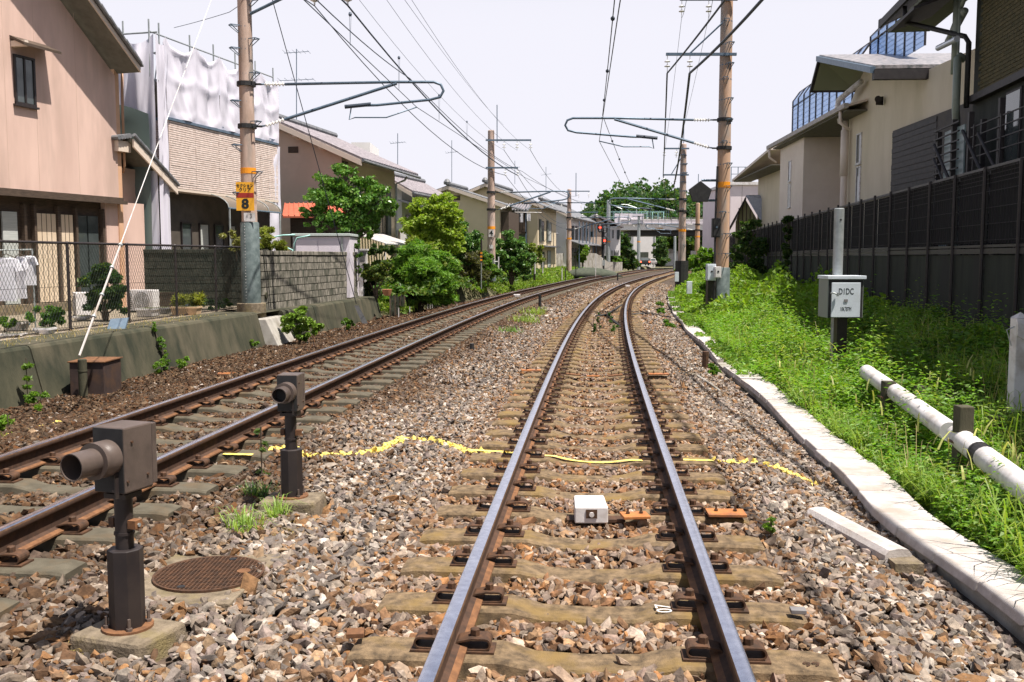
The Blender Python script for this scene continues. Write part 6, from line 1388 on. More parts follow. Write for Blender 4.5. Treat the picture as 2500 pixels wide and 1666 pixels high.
# striped lean-to canopy
cn = thing('striped_canopy', 'white striped plastic canopy beside the long beige house', 'canopy', tuple(H3.p(1.5, -1, .4)))
for k in range(12):
    a = .6 + k * .33; mb = MB(); H3.slab(mb, [(a, -1.5, 2.15), (a + .2, -1.5, 2.15), (a + .2, -.05, 2.6), (a, -.05, 2.6)], .03); mb.build('canopy_strip', M['white'], cn)
for a in (.6, 4.4): mb = MB(); mb.tube(H3.p(a, -1.45, .4), H3.p(a, -1.45, 2.12), .03, n=6); mb.build('canopy_post', M['white'], cn)
mb = MB(); mb.tube(H3.p(.5, -1.48, 2.12), H3.p(4.6, -1.48, 2.12), .03, n=6); mb.build('canopy_rail', M['galv'], cn)
# red roofed lean-to
rl = thing('red_roofed_shed', 'dark shed with a red seamed metal roof behind the garden tree', 'shed', (-8, 33.5, .4))
A_, B_, C_, D_2 = PD(650, 497, 33), PD(800, 497, 33), PD(770, 466, 35), PD(655, 468, 35)
mb = MB(); mb.hexa([v - Vector((0, 0, .06)) for v in (A_, B_, C_, D_2)] + [A_, B_, C_, D_2]); mb.build('roof', M['red_roof'], rl)
for k in range(12):
    t_ = k / 11; mb = MB(); mb.tube(A_.lerp(B_, t_) + Vector((0, 0, .02)), D_2.lerp(C_, t_) + Vector((0, 0, .02)), .02, n=4); mb.build('seam', M['red_roof'], rl)
mb = MB(); mb.box(A_.x + .2, B_.x - .2, 33.2, 35, .4, A_.z - .05); mb.build('wall', M['wood_dk'], rl)
# house behind with darker tiles (between)
HX = Frame((P(981, 500, 47).x, 47), 14); hx = gable_house(HX, 5, 5, P(1010, 470, 47).z, P(1028, 432, 47).z + .1, .8, 'small tiled house with white gable between the long beige house and the trees', 'white_w', 'tile_lt', oh=.7)
window(HX, .5, 2.2, 2.9, 3.7, hx); window(HX, 1, 2.5, .9, 2.3, hx)
mb = MB(); HX.slab(mb, [(-.6, -1.9, 3.9), (2.6, -1.9, 3.9), (2.6, -.02, 4.4), (-.6, -.02, 4.4)], .08); mb.build('porch_roof', M['tile'], hx)
# pair of beige gable houses
def gable_from_px(px, y, ang, L_, B, label, wall, rb, **k):
    """px: eave (u,v) right end and ridge (u,v) of the near gable"""
    (ue, ve), (ur, vr) = px; e, r_ = P(ue, ve, y), P(ur, vr, y); oh = k.pop('oh', .5)
    fr = Frame((e.x - oh, y), ang); t = gable_house(fr, L_, B, e.z, r_.z, (e.x - r_.x) - oh, label, wall, k.pop('roof', 'tile'), oh=oh, **k); return fr, t
H4, h4 = gable_from_px(((1240, 501), (1093, 452)), 59, 12, 3.6, 5.2, 'ochre gable house with an aerial on its ridge left of the numbered pole', 'ochre_w', 0, tiles=False)
fbox(H4, h4, 'gable_vent', 'wood_dk', -.03, -.01, 2.5, 3.3, 5.1, 5.4)
window(H4, 1.0, 2.4, .9, 2.1, h4)
fbox(H4, h4, 'veranda', 'wood_dk', .3, 3.4, -.5, -.02, 2.5, 4.4)
H5, h5 = gable_from_px(((1330, 503), (1185, 446)), 68, 12, 8, 6.5, 'larger ochre gable house behind the numbered pole with a laundry balcony', 'ochre_w', 0, tiles=False)
fbox(H5, h5, 'shutter', 'shutter', -.08, -.01, .75, 1.75, 2.3, 4.2)
window(H5, 1.2, 2.4, 2.8, 4.2, h5); window(H5, 4.2, 5.6, 2.8, 4.2, h5, pane='curtain'); window(H5, 1.2, 2.6, .8, 2.0, h5); window(H5, 4.0, 5.4, .8, 2.1, h5, pane='curtain'); fbox(H5, h5, 'shutter', 'shutter', .5, 1.15, -.08, -.02, 2.7, 4.3); fbox(H5, h5, 'shutter', 'shutter', 3.5, 4.15, -.08, -.02, 2.7, 4.3); fbox(H5, h5, 'floor_ledge', 'tile', .2, 7.6, -.5, -.02, 2.35, 2.45)
mb = MB(); mb.lathe(H5.p(-.1, 2.9, 4.9), [(.12, 0), (.12, .08)], 10, H5.a); mb.build('round_vent', M['tile'], h5)
# balcony with tiled canopy and laundry
def PB(u, v, y=64.0): return P(u, v, y)
bl = thing('laundry_balcony', 'dark wooden balcony with grey tiled canopy in front of the ochre house', 'balcony', tuple(PB(1255, 600)))
a, b = PB(1225, 513), PB(1288, 513); mb = MB(); mb.hexa([(a.x, 63, a.z - .15), (b.x, 63, a.z - .15), (b.x + .3, 65.5, a.z + .35), (a.x + .3, 65.5, a.z + .35), (a.x, 63, a.z - .05), (b.x, 63, a.z - .05), (b.x + .3, 65.5, a.z + .45), (a.x + .3, 65.5, a.z + .45)]); mb.build('canopy', M['tile'], bl)
for k in range(9): mb = MB(); x = a.x + .05 + k * (b.x - a.x) / 9; mb.tube((x, 62.98, a.z - .02), (x + .3, 65.5, a.z + .48), .05, n=5); mb.build('tile_roll', M['tile_lt'], bl)
z0, z1 = PB(1255, 568).z, PB(1255, 541).z
mb = MB(); mb.box(a.x - .1, b.x - .1, 63.1, 65.5, z0 - .1, z0 + .02); mb.build('floor', M['wood_dk'], bl)
mb = MB(); mb.box(a.x - .1, b.x - .1, 65.2, 65.3, z0, a.z); mb.build('back_wall', M['wood_dk'], bl)
for k in range(16): mb = MB(); x = a.x + k * (b.x - a.x - .1) / 15; mb.box(x, x + .05, 63.1, 63.14, z0, z0 + .85); mb.build('railing_bar', M['wood_dk'], bl)
for x in (a.x - .05, b.x - .15): mb = MB(); mb.box(x, x + .08, 63.1, 63.2, .3, a.z); mb.build('post', M['arm'], bl)
mb = MB(); mb.tube((a.x, 63, PB(1255, 520).z), (b.x + .9, 63, PB(1255, 521).z), .025, n=5); tag(mb.build('laundry_pole', M['white']), 'pale laundry pole along the front of the wooden balcony', 'laundry pole')
def cloth(u0, u1, v0, v1, y, label, seed=0, mt='cloth', col=(.8, .8, .84)):
    p, q = P(u0, v0, y), P(u1, v1, y); vs = []
    for i in range(9):
        for j in range(5): x = p.x + (q.x - p.x) * i / 8; z = p.z + (q.z - p.z) * j / 4; vs.append((x, y + .05 * math.sin(i * 1.9 + seed) * (j / 4 + .3), z))
    f = [(i * 5 + j, i * 5 + j + 1, (i + 1) * 5 + j + 1, (i + 1) * 5 + j) for i in range(8) for j in range(4)]
    me = npmesh('towel', np.array(vs), np.array(f), M[mt], np.tile(np.array(col), (len(vs), 1))); o = bpy.data.objects.new('towel', me); COL.objects.link(o); return tag(o, label, 'laundry')
cloth(1243, 1253, 521, 542, 62.95, 'white towel hanging leftmost on the balcony laundry pole', 1)
cloth(1254, 1267, 521, 543, 62.95, 'white towel second from the left on the balcony laundry pole', 2)
cloth(1269, 1277, 521, 543, 62.95, 'narrow white cloth third on the balcony laundry pole', 3)
cloth(1287, 1295, 522, 540, 62.9, 'pale cloth hanging at the right end of the balcony laundry pole', 4)
cloth(1229, 1241, 525, 537, 63.6, 'grey towel in the shade at the left of the balcony', 5, col=(.4, .42, .4))
H6, h6 = gable_from_px(((1400, 530), (1322, 489)), 80, 14, 12, 6, 'dark tiled house row with white porches left of the third pole', 'white_w', 0, tiles=False, oh=.6)
for k in range(6):
    a_ = .6 + k * 1.8; mb = MB(); mb.tube(H6.p(a_, -1.0, .4), H6.p(a_, -1.0, 4.6), .05, n=5); mb.build('porch_post', M['arm'], h6)
    window(H6, a_, a_ + 1.2, 3.0, 4.3, h6); window(H6, a_, a_ + 1.2, 1.0, 2.4, h6, pane='curtain')
mb = MB(); H6.slab(mb, [(-.2, -1.3, 2.7), (11, -1.3, 2.7), (11, -.02, 3.1), (-.2, -.02, 3.1)], .08); mb.build('porch_roof', M['tile'], h6)
HY = Frame((P(1372, 560, 74).x - 2.0, 72.5), 14); hy = gable_house(HY, 6, 3.2, 3.6, 4.3, 1.2, 'low white outbuilding with a dark roof beside the third left pole', 'white_w', 'tile', tiles=False, oh=.3)
window(HY, .5, 1.5, 1.0, 2.0, hy)
# far white / beige house with the gable, and its neighbour
y = 92; h7 = thing('gable_house', 'beige house with a white side wing and dark windows behind the red signal', 'house', (8, y, .6)); z7 = P(1440, 626, y).z
l, r_, pk = P(1411, 557, y), P(1476, 553, y), P(1452, 525, y)
mb = MB(); b7 = [(l.x, y, z7), (r_.x, y, z7), (r_.x, y, P(0, 545, y).z), (pk.x, y, pk.z), (l.x, y, l.z)]; mb.add(b7 + [(q[0], y + 7, q[2]) for q in b7], [(0, 1, 2, 3, 4), (0, 4, 9, 5), (1, 6, 7, 2)]); mb.build('wall', M['beige_w'], h7)
mb = MB(); e = P(1407, 560, y); mb.hexa([(e.x, y - .6, e.z - .15), (pk.x, y - .6, pk.z - .1), (pk.x, y + 7, pk.z - .1), (e.x, y + 7, e.z - .15), (e.x, y - .6, e.z), (pk.x, y - .6, pk.z + .08), (pk.x, y + 7, pk.z + .08), (e.x, y + 7, e.z)]); mb.build('roof', M['tile'], h7)
e = P(1521, 553, y); mb = MB(); mb.hexa([(pk.x, y - .6, pk.z - .1), (e.x, y - .6, e.z - .15), (e.x, y + 7, e.z - .15), (pk.x, y + 7, pk.z - .1), (pk.x, y - .6, pk.z + .08), (e.x, y - .6, e.z), (e.x, y + 7, e.z), (pk.x, y + 7, pk.z + .08)]); mb.build('roof', M['tile_lt'], h7)
p, q = P(1476, 553, y), P(1514, 625, y); mb = MB(); mb.box(p.x + .02, q.x, y - .05, y + 6, q.z, p.z); mb.build('wing_wall', M['white_w'], h7)
def fwin(u0, u1, v0, v1, yy, t, m_='glass', name='window'):
    p, q = P(u0, v1, yy), P(u1, v0, yy); mb = MB(); mb.box(p.x, q.x, yy - .10, yy - .02, p.z, q.z); return mb.build(name, M[m_], t)
for d in ((1422, 1433, 566, 588), (1438, 1449, 566, 588), (1450, 1456, 535, 543), (1506, 1513, 562, 585), (1495, 1498, 562, 582), (1493, 1495, 612, 624), (1499, 1501, 612, 624), (1503, 1505, 612, 624), (1508, 1510, 612, 624)): fwin(*d, y - .06, h7)
fwin(1441, 1470, 579, 598, y - .3, h7, 'beige_w', 'balcony'); fwin(1447, 1468, 602, 623, y - .06, h7, 'wood_dk', 'garage_opening'); fwin(1409, 1470, 598, 602, y - .15, h7, 'conc_dk', 'floor_band')
y = 95; h8 = thing('white_house', 'narrow white house wall left of the beige gable house', 'house', (5, y, .6)); p, q = P(1393, 541, y), P(1410, 625, y); mb = MB(); mb.box(p.x, q.x, y, y + 6, q.z, p.z); mb.build('wall', M['white_w'], h8)
mb = MB(); mb.hexa([(p.x - 1, y - .5, p.z), (q.x + .3, y - .5, p.z - .6), (q.x + .3, y + 6, p.z - .6), (p.x - 1, y + 6, p.z), (p.x - 1, y - .5, p.z + .2), (q.x + .3, y - .5, p.z - .4), (q.x + .3, y + 6, p.z - .4), (p.x - 1, y + 6, p.z + .2)]); mb.build('roof', M['tile'], h8)
fwin(1398, 1401, 552, 560, y - .06, h8)
# low grey panel fence in front of them
gf = thing('panel_fence', 'grey concrete panel fence in front of the far houses on the left bank', 'fence', (5, 80, .3))
pts = [(1331, 622, 660, 78), (1375, 618, 655, 80), (1420, 617, 655, 82), (1456, 619, 652, 85), (1485, 640, 655, 90), (1520, 640, 652, 96)]
for (u0, t0, b0, ya), (u1, t1, b1, yb) in zip(pts, pts[1:]):
    n = 7
    for k in range(n):
        s0, s1 = k / n, (k + .93) / n; f = lambda s, which: P(u0 + (u1 - u0) * s, (t0 + (t1 - t0) * s) if which else (b0 + (b1 - b0) * s), ya + (yb - ya) * s)
        A, B2, C, D = f(s0, 0), f(s1, 0), f(s1, 1), f(s0, 1); A.z -= .4; B2.z -= .4; dy = Vector((0, .08, 0)); mb = MB(); mb.hexa([A, B2, B2 + dy, A + dy, D, C, C + dy, D + dy]); mb.build('panel', M['concrete'], gf)
# bridge over the line
y = 128; br = thing('road_bridge', 'pale road bridge with railings crossing the line before the wooded hill', 'bridge', (20, y, 0))
def bbx(u0, u1, v0, v1, dy0, dy1, mt, name):
    p, q = P(u0, v1, y), P(u1, v0, y); mb = MB(); mb.box(p.x, q.x, y + dy0, y + dy1, p.z, q.z); return mb.build(name, M[mt], br)
bbx(1515, 1800, 548, 562, 0, 9, 'white_w', 'girder'); bbx(1540, 1800, 562.2, 575, .8, 8.5, 'black', 'underside_beam'); bbx(1568, 1800, 535, 538, -.2, 0, 'white', 'parapet_top')
bbx(1570, 1800, 538.2, 547.8, .2, .5, 'shed', 'parapet'); bbx(1500, 1570, 522, 548, -.3, -.05, 'shed', 'noise_panel')
bbx(1515, 1512.0 + 60, 536, 537.5, -.4, -.31, 'white', 'panel_rail')
for u in (1512, 1534, 1569): bbx(u, u + 2, 522, 549, -.45, -.31, 'white', 'panel_post')
for u in range(1590, 1800, 16): bbx(u, u + 1.2, 531, 549, -.35, -.25, 'gray_metal', 'railing_post')
for v in (532, 540, 546): bbx(1572, 1800, v, v + 1, -.34, -.26, 'gray_metal', 'railing_bar')
for u0, u1 in ((1599, 1618), (1652, 1668), (1722, 1732)): bbx(u0, u1, 556, 562.1, -.1, .0, 'tan', 'bearing_patch')
bbx(1490, 1514.8, 548, 566, 2, 9, 'white_w', 'abutment')
for u in range(1494, 1640, 14): bbx(u, u + 1.2, 514, 533, 5, 5.1, 'teal', 'fence_post')
bbx(1490, 1637, 513, 514, 5, 5.1, 'teal', 'fence_rail'); 
mb = MB(); p, q = P(1490, 533, y + 5), P(1636, 514, y + 5); k = p.x
while k < q.x: mb.box(k, k + .03, y + 5, y + 5.02, p.z, q.z); k += .25
mb.build('fence_mesh', M['arm'], br, kind='stuff')
for u, v in ((1518, 510), (1554, 508)):
    mb = MB(); a = P(u, 545, y); b = P(u, v, y); mb.path([a, b, b + Vector((-1.2, 0, .4)), b + Vector((-2.0, 0, .45))], .06, 5); tag(mb.build('street_lamp', M['galv']), 'grey street lamp on the bridge %s' % ('above the left abutment' if u < 1530 else 'right of the first lamp'), 'street lamp')
# white building, hut and vehicles beneath
y = 145; wbld = thing('white_building', 'plain white building seen under the bridge', 'building', (20, y, 0)); p, q = P(1546, 645, y), P(1601, 562, y); mb = MB(); mb.box(p.x, q.x, y, y + 8, p.z - 1, q.z); mb.build('wall', M['white_w'], wbld)
mb = MB(); q2 = P(1597, 600, y); mb.box(q2.x, q2.x + .12, y - .1, y - .01, p.z, q.z); mb.build('downpipe', M['galv'], wbld); fwin(1562, 1583, 616, 631, y, wbld, 'shutter', 'notice_board')
y = 135; sh = thing('white_shed', 'small white gabled shed between the trees right of the bridge pier', 'shed', (24, y, 0)); p, q = P(1626, 640, y), P(1658, 618, y); mb = MB(); mb.box(p.x, q.x, y, y + 4, p.z - .5, q.z); mb.build('wall', M['white_w'], sh)
pk = P(1638, 608, y); mb = MB(); mb.add([(p.x - .2, y - .3, q.z), (pk.x, y - .3, pk.z), (q.x + .3, y - .3, q.z), (p.x - .2, y + 4, q.z), (pk.x, y + 4, pk.z), (q.x + .3, y + 4, q.z)], [(0, 1, 4, 3), (1, 2, 5, 4), (0, 2, 1)]); mb.build('roof', M['conc_light'], sh)
def car(u0, u1, vt, vb, y, label, mt, lights):
    p, q = P(u0, vb, y), P(u1, vt, y); w_, h = q.x - p.x, q.z - p.z; t = thing('parked_car', label, 'car', (p.x, y, p.z))
    def bx(a, b, c, d, z0, z1, nm, m_, bv=.05): mb = MB(); mb.box(a * w_, b * w_, c, d, z0 * h, z1 * h); mb.build(nm, m_, t, local=True, bevel=bv)
    bx(0, 1, 0, 4, .15, .6, 'body', M[mt]); mb = MB(); mb.hexa([(.06 * w_, .3, .6 * h), (.94 * w_, .3, .6 * h), (.94 * w_, 3, .6 * h), (.06 * w_, 3, .6 * h), (.14 * w_, .7, h), (.86 * w_, .7, h), (.86 * w_, 2.4, h), (.14 * w_, 2.4, h)]); mb.build('cabin', M[mt], t, local=True, bevel=.04)
    mb = MB(); mb.hexa([(.14 * w_, .28, .64 * h), (.86 * w_, .28, .64 * h), (.84 * w_, .3, .66 * h), (.16 * w_, .3, .66 * h), (.18 * w_, .58, .94 * h), (.82 * w_, .58, .94 * h), (.82 * w_, .62, .94 * h), (.18 * w_, .62, .94 * h)]); mb.build('rear_window', M['glass'], t, local=True)
    for a in (.03, .85): bx(a, a + .12, -.04, .0, .40, .55, 'tail_light' if lights else 'headlight', lights or M['white'], .01)
    for a in (.04, .84): mb = MB(); mb.tube((a * w_, .8, .16 * h), ((a + .12) * w_, .8, .16 * h), .16 * h, n=12); mb.build('wheel', M['black'], t, local=True); mb = MB(); mb.tube((a * w_, 3.2, .16 * h), ((a + .12) * w_, 3.2, .16 * h), .16 * h, n=12); mb.build('wheel', M['black'], t, local=True)
car(1562, 1588, 629, 649, 116, 'dark car with lit red tail lights under the bridge', 'black', emit('tail_light_red', (1, .12, .05), 3))
car(1588, 1604, 631, 647, 120, 'pale grey van beside the dark car under the bridge', 'conc_light', None)
# red signals
y = 88; sg = thing('railway_signal', 'railway signal with black heads and two red lights on a dark post', 'signal', (P(1471, 650, y).x, y, 0))
a, b = P(1472, 662, y), P(1472, 545, y); mb = MB(); mb.tube(a, b, .14, n=8); mb.build('post', M['black'], sg)
def head(u, v, rw, rh, lit, dz):
    p = P(u, v, y - .2); w_, h = rw / 2340 * y, rh / 2340 * y; mb = MB(); mb.lathe(p, [(.0, 0), (1, .001), (1, .12), (0, .121)], 20, (0, 1, 0)); mb.v = [(p.x + (x - p.x) * w_, yy, p.z + (z - p.z) * h) for x, yy, z in mb.v]; o = mb.build('signal_head', M['black'], sg)
    for k in range(3):
        c = P(u, v + (k - 1) * rh * .55, y - .22); on = k == lit; mb = MB(); mb.lathe(c, [(.10, 0), (.10, .03)], 12, (0, -1, 0)); mb.build('lamp', bpy.data.materials['signal_red'] if on else M['gray_metal'], o)
emit('signal_red', (1, .04, .02), 4)
head(1465, 556, 7, 12, 1, 0); head(1477, 560, 7, 10, 9, 0); head(1476, 588, 7, 11, 1, 0)
p = P(1470, 649, y - .3); mb = MB(); mb.box(p.x - .25, p.x + .25, y - .5, y - .2, p.z, p.z + .5); mb.build('control_box', M['galv'], sg)
# little trackside poles, markers, ladder
def thin_post(u, vt, vb, y, label, mt='white', r=.03, name='marker_post'):
    mb = MB(); a, b = P(u, vb, y), P(u, vt, y); a.z -= .3; mb.tube(a, b, r, n=6); return tag(mb.build(name, M[mt]), label, 'post')
t = thing('warning_post', 'thin post with an orange and black striped plate left of the numbered pole', 'post', tuple(P(1175, 700, 40)))
mb = MB(); mb.tube(P(1175, 706, 40), P(1175, 612, 40), .022, n=6); mb.build('post', M['galv'], t); mb = MB(); mb.tube(P(1175, 615, 40), P(1175, 583, 40), .04, n=6); mb.build('upper_post', M['brown_dk'], t)
for k in range(6):
    p = P(1175, 616 + k * 4.3, 39.9); mb = MB(); mb.box(p.x - .045, p.x + .045, 39.85, 39.88, p.z - .075, p.z); mb.build('stripe', M['orange'] if k % 2 == 0 else M['black'], t)
for u, vt, vb, y, lab, m_ in ((1295, 620, 655, 50, 'left one of two thin white posts in the weeds right of the numbered pole', 'white'), (1306, 620, 655, 51, 'right one of two thin white posts in the weeds right of the numbered pole', 'white'), (1454, 622, 668, 70, 'tall thin white post with a box at the curve', 'white'), (1381, 655, 680, 60, 'dark short post in the weeds at the foot of the curve', 'black'), (1372, 655, 672, 61, 'small white marker post beside the dark short post', 'white'), (1406, 626, 664, 72, 'leaning thin dark post in front of the grey panel fence', 'black'), (1325, 622, 655, 57, 'thin white post before the grey fence', 'white'), (1691, 624, 655, 62, 'thin post with a pale square plate on the right bank', 'white')):
    thin_post(u, vt, vb, y, lab, m_)
p = P(1692, 625, 61.9); mb = MB(); mb.box(p.x - .17, p.x + .17, 61.8, 61.84, p.z - .08, p.z + .32); tag(mb.build('sign_plate', M['gray_metal']), 'pale square plate on a thin post on the right bank', 'sign')
for u, v, y, lab in ((1652, 672, 44, 'small grey cable marker on the right bank farther up'), (1683, 697, 34, 'larger grey cable marker on the right bank in front of the right pole')):
    p = P(u, v, y); mb = MB(); mb.box(p.x - .09, p.x + .09, y - .06, y + .06, p.z - .3, p.z + .14); tag(mb.build('cable_marker', M['cab'], None, bevel=.01), lab, 'marker')
ld = thing('ladder', 'short white ladder standing beside the numbered pole', 'ladder', tuple(P(1212, 670, 44.5)))
for u in (1206, 1217): mb = MB(); mb.tube(P(u, 671, 44.5), P(u, 627, 44.5), .03, n=6); mb.build('rail', M['white'], ld)
for v in (661, 650, 639): mb = MB(); mb.tube(P(1206, v, 44.5), P(1217, v, 44.5), .02, n=5); mb.build('rung', M['white'], ld)
# plank fence at the ballast foot on the left
pf = thing('plank_fence', 'low fence of dark upright planks at the ballast foot left of the left track', 'fence', (-4, 34, -.4))
a0, a1 = P(951, 765, 31.6), P(1090, 712, 42)
for k in range(44):
    t_ = k / 44; c = a0.lerp(a1, t_); s = (a1 - a0) / 44 * .86; zt_ = .38 - .15 * t_ + rng.uniform(-.04, .03); s.z = 0
    mb = MB(); nrm = Vector((0, .03, 0)); mb.hexa([(c.x, c.y, -.8), (c.x + s.x, c.y + s.y, -.8), (c.x + s.x, c.y + s.y + .03, -.8), (c.x, c.y + .03, -.8), (c.x, c.y, zt_), (c.x + s.x, c.y + s.y, zt_), (c.x + s.x, c.y + s.y + .03, zt_), (c.x, c.y + .03, zt_)]); mb.build('plank', M['corr'] if k % 3 else M['wood_dk'], pf)
for u, v0, v1, y, w_ in ((973, 752, 768, 32, 'leftmost of all'), (1000, 748, 762, 33.5, 'second from the left'), (1044, 738, 752, 36.5, 'first of the close trio'), (1050, 732, 748, 37, 'middle of the close trio'), (1055, 732, 748, 37, 'last of the close trio'), (1071, 728, 742, 39, 'second from the right'), (1080, 722, 740, 40, 'rightmost of all')):
    thin_post(u, v0, v1, y - .4, 'thin white stake leaning on the dark plank fence, ' + w_, 'white', .018, 'stake')['group'] = 'white stakes along the dark plank fence'
# white wall end, electricity cabinet and pots behind the topiary
p, q = P(870, 715, 31.2), P(886, 672, 31.2); mb = MB(); mb.box(p.x, q.x, 31.2, 31.5, p.z - .3, q.z + .3); tag(mb.build('gate_pillar', M['white']), 'pale white pillar at the end of the block wall', 'pillar')
p, q = P(874, 640, 32.6), P(894, 612, 32.6); t = thing('letter_box', 'white louvred box on a stand behind the block wall end', 'box', (p.x, 32.6, .4)); mb = MB(); mb.box(p.x, q.x, 32.6, 32.9, .4, q.z); mb.build('case', M['white'], t); mb = MB(); mb.box(p.x - .04, q.x + .04, 32.55, 32.95, q.z, q.z + .06); mb.build('roof', M['white'], t)
for k in range(6): mb = MB(); z = q.z - .08 - k * .05; mb.box(p.x + .04, q.x - .04, 32.585, 32.6, z, z + .02); mb.build('louvre', M['gray_metal'], t)
p = P(945, 722, 30.6); mb = MB(); mb.lathe((p.x, p.y, p.z), [(.11, 0), (.16, .16), (.17, .20), (.14, .20)], 14); tag(mb.build('flower_pot', M['terracotta'], smooth=40), 'terracotta pot at the end of the concrete ledge', 'flower pot')
# pale upper block far behind the tiled roof
mb = MB(); p, q = P(858, 371, 60), P(903, 348, 60); mb.box(p.x, q.x, 60, 64, p.z - 5, q.z); tag(mb.build('water_tank_house', M['white_w']), 'pale rooftop block showing above the long beige house', 'building')
# path patch
mb = MB(); pts = [P(1218, 672, 45.5), P(1236, 672, 46.2), P(1292, 694, 37.5), P(1262, 703, 35.5), P(1240, 690, 39)]
for q in pts: q.z = float(terr(q.x, q.y)) + .06
mb.add(pts, [(0, 1, 2, 3, 4)]); o = mb.build('dirt_path', mat('sandy_path', (.55, .40, .26), (.68, .52, .36), 6, .95)); o['kind'] = 'structure'
mb = MB(); mb.lathe((P(1440, 660, 74).x, 74, .1), [(2.6, 0), (1.9, .4), (.9, .65), (.1, .72)], 18); mb.v = [(x, 74 + (y_ - 74) * .5, z) for x, y_, z in mb.v]; o = mb.build('earth_mound', mat('grey_earth', (.05, .06, .045), (.08, .09, .065), 5, .95), smooth=True); o['kind'] = 'structure'
# ------------------------------------------------------------------ vegetation
M['leaf'] = leafmat('green_leaves', trans=.42)
M['leaf_gl'] = leafmat('glossy_leaves', trans=.22, rough=.32)
M['bark'] = mat('bark', (.07, .05, .035), (.13, .10, .07), 12, .9, bump=.01, bscale=30)
def leaf_np(pos, size, cols, elong=1.8, up=.35, nrm_bias=.6):
    n = len(pos); d = rng.normal(size=(n, 3)); d[:, 2] = d[:, 2] * .7 + up; d /= np.linalg.norm(d, axis=1)[:, None]
    a = rng.normal(size=(n, 3)); a[:, 2] *= .5; a[:, 2] += nrm_bias * 0; a -= (a * d).sum(1)[:, None] * d; a /= np.linalg.norm(a, axis=1)[:, None]
    # leaf long axis a, width axis b, normal d
    b = np.cross(d, a); L_ = size[:, None] * elong * .5; W_ = size[:, None] * .5
    droop = d * size[:, None] * .18
    V = np.stack([pos - a * L_, pos + b * W_ + droop, pos + a * L_, pos - b * W_ + droop], 1)
    F = np.arange(4 * n).reshape(n, 4); C = np.repeat(cols, 4, 0); return V.reshape(-1, 3), F, C
def cols(n, base, var=.25, yel=.15):
    c = np.tile(np.array(base, float), (n, 1)) * rng.uniform(1 - var, 1 + var, (n, 1)); t = rng.random((n, 1)) ** 3 * yel * 4
    c = c * (1 - np.clip(t, 0, 1) * .5) + np.array([.34, .36, .06]) * np.clip(t, 0, 1) * .5; return c
def blob_points(c, r, n, shell=.55):
    d = rng.normal(size=(n, 3)); d /= np.linalg.norm(d, axis=1)[:, None]; rad = rng.uniform(shell, 1, n) ** .6
    wob = 1 + .18 * np.sin(d[:, 0] * 5 + c[0]) * np.sin(d[:, 2] * 6 + c[1]) + .12 * np.sin(d[:, 1] * 9 + c[2])
    return np.array(c) + d * np.array(r) * (rad * wob)[:, None]
def crown_mesh(name, blobs, leaf, base, parent, elong=1.8, m_='leaf', sub=9, up=.35, yel=.15):
    """blobs: (x,y,z,rx,ry,rz,n); each is broken into small sub-clumps so that gaps show"""
    P_, S_ = [], []
    for x, y, z, rx, ry, rz, n in blobs:
        k = max(5, int(sub * (rx * rz) ** .5 * 4)); cc = blob_points((x, y, z), (rx, ry, rz), k, .35)
        per = max(6, n // k); rr = min(rx, rz) * .43
        for c in cc: P_.append(blob_points(c, (rr * rng.uniform(.7, 1.3), rr, rr * .7), per, .0))
    P_ = np.concatenate(P_); n = len(P_); V, F, C = leaf_np(P_, leaf * rng.uniform(.6, 1.25, n), cols(n, base, .3, yel), elong, up)
    if parent is not None: V = V - np.array(OFF[parent.name])
    me = npmesh(name, V, F, M[m_], C); return newobj(me, name, parent)
def limb(mb, a, b, r0, r1):
    a, b = Vector(a), Vector(b); m_ = a.lerp(b, .5) + Vector((rng.uniform(-.1, .1), rng.uniform(-.1, .1), 0)) * (b - a).length; mb.path([a, m_, b], r0, 6, rs=[r0, (r0 + r1) / 2, r1])
def tree(label, u, vbase, y, blobs_px, leaf, n, base, cat='tree', name='garden_tree', trunk=.07, m_='leaf', elong=1.8, zbase=None, depth=1.0, sub=9, up=.35, yel=.15, D=True):
    k = 1.0625 if D else 1.0; c = P(u * k, vbase * k, y); 
    if zbase is not None: c.z = zbase
    t = thing(name, label, cat, tuple(c)); bl = []; tot = sum(b[2] * (b[3] if len(b) > 3 else b[2]) for b in blobs_px)
    mb = MB(); top = None
    for b in blobs_px:
        p = P(b[0] * k, b[1] * k, y); rx = b[2] * k / FPX * y; rz = (b[3] if len(b) > 3 else b[2]) * k / FPX * y; dy = rng.uniform(-.3, .3) * rx
        bl.append((p.x, y + dy, p.z, rx, rx * depth, rz, int(n * b[2] * (b[3] if len(b) > 3 else b[2]) / tot)))
        mid = Vector((c.x + (p.x - c.x) * .25, y + dy * .3, c.z + (p.z - c.z) * .45)); limb(mb, mid, (p.x, y + dy, p.z), trunk * .45, trunk * .12)
        for j in range(3):
            e = Vector((p.x, y + dy, p.z)) + Vector((rng.uniform(-.7, .7) * rx, rng.uniform(-.6, .6) * rx, rng.uniform(-.3, .7) * rz)); limb(mb, Vector((p.x, y + dy, p.z)).lerp(mid, .3), e, trunk * .2, trunk * .06)
        mb.tube((c.x, y, c.z - .1), mid, trunk, trunk * .5, n=8)
    mb.build('trunk', M['bark'], t); crown_mesh('crown', bl, leaf, base, t, elong, m_, sub, up, yel); return t
G1, G2, G3, GD_ = (.095, .22, .035), (.24, .35, .045), (.050, .120, .030), (.030, .075, .022)
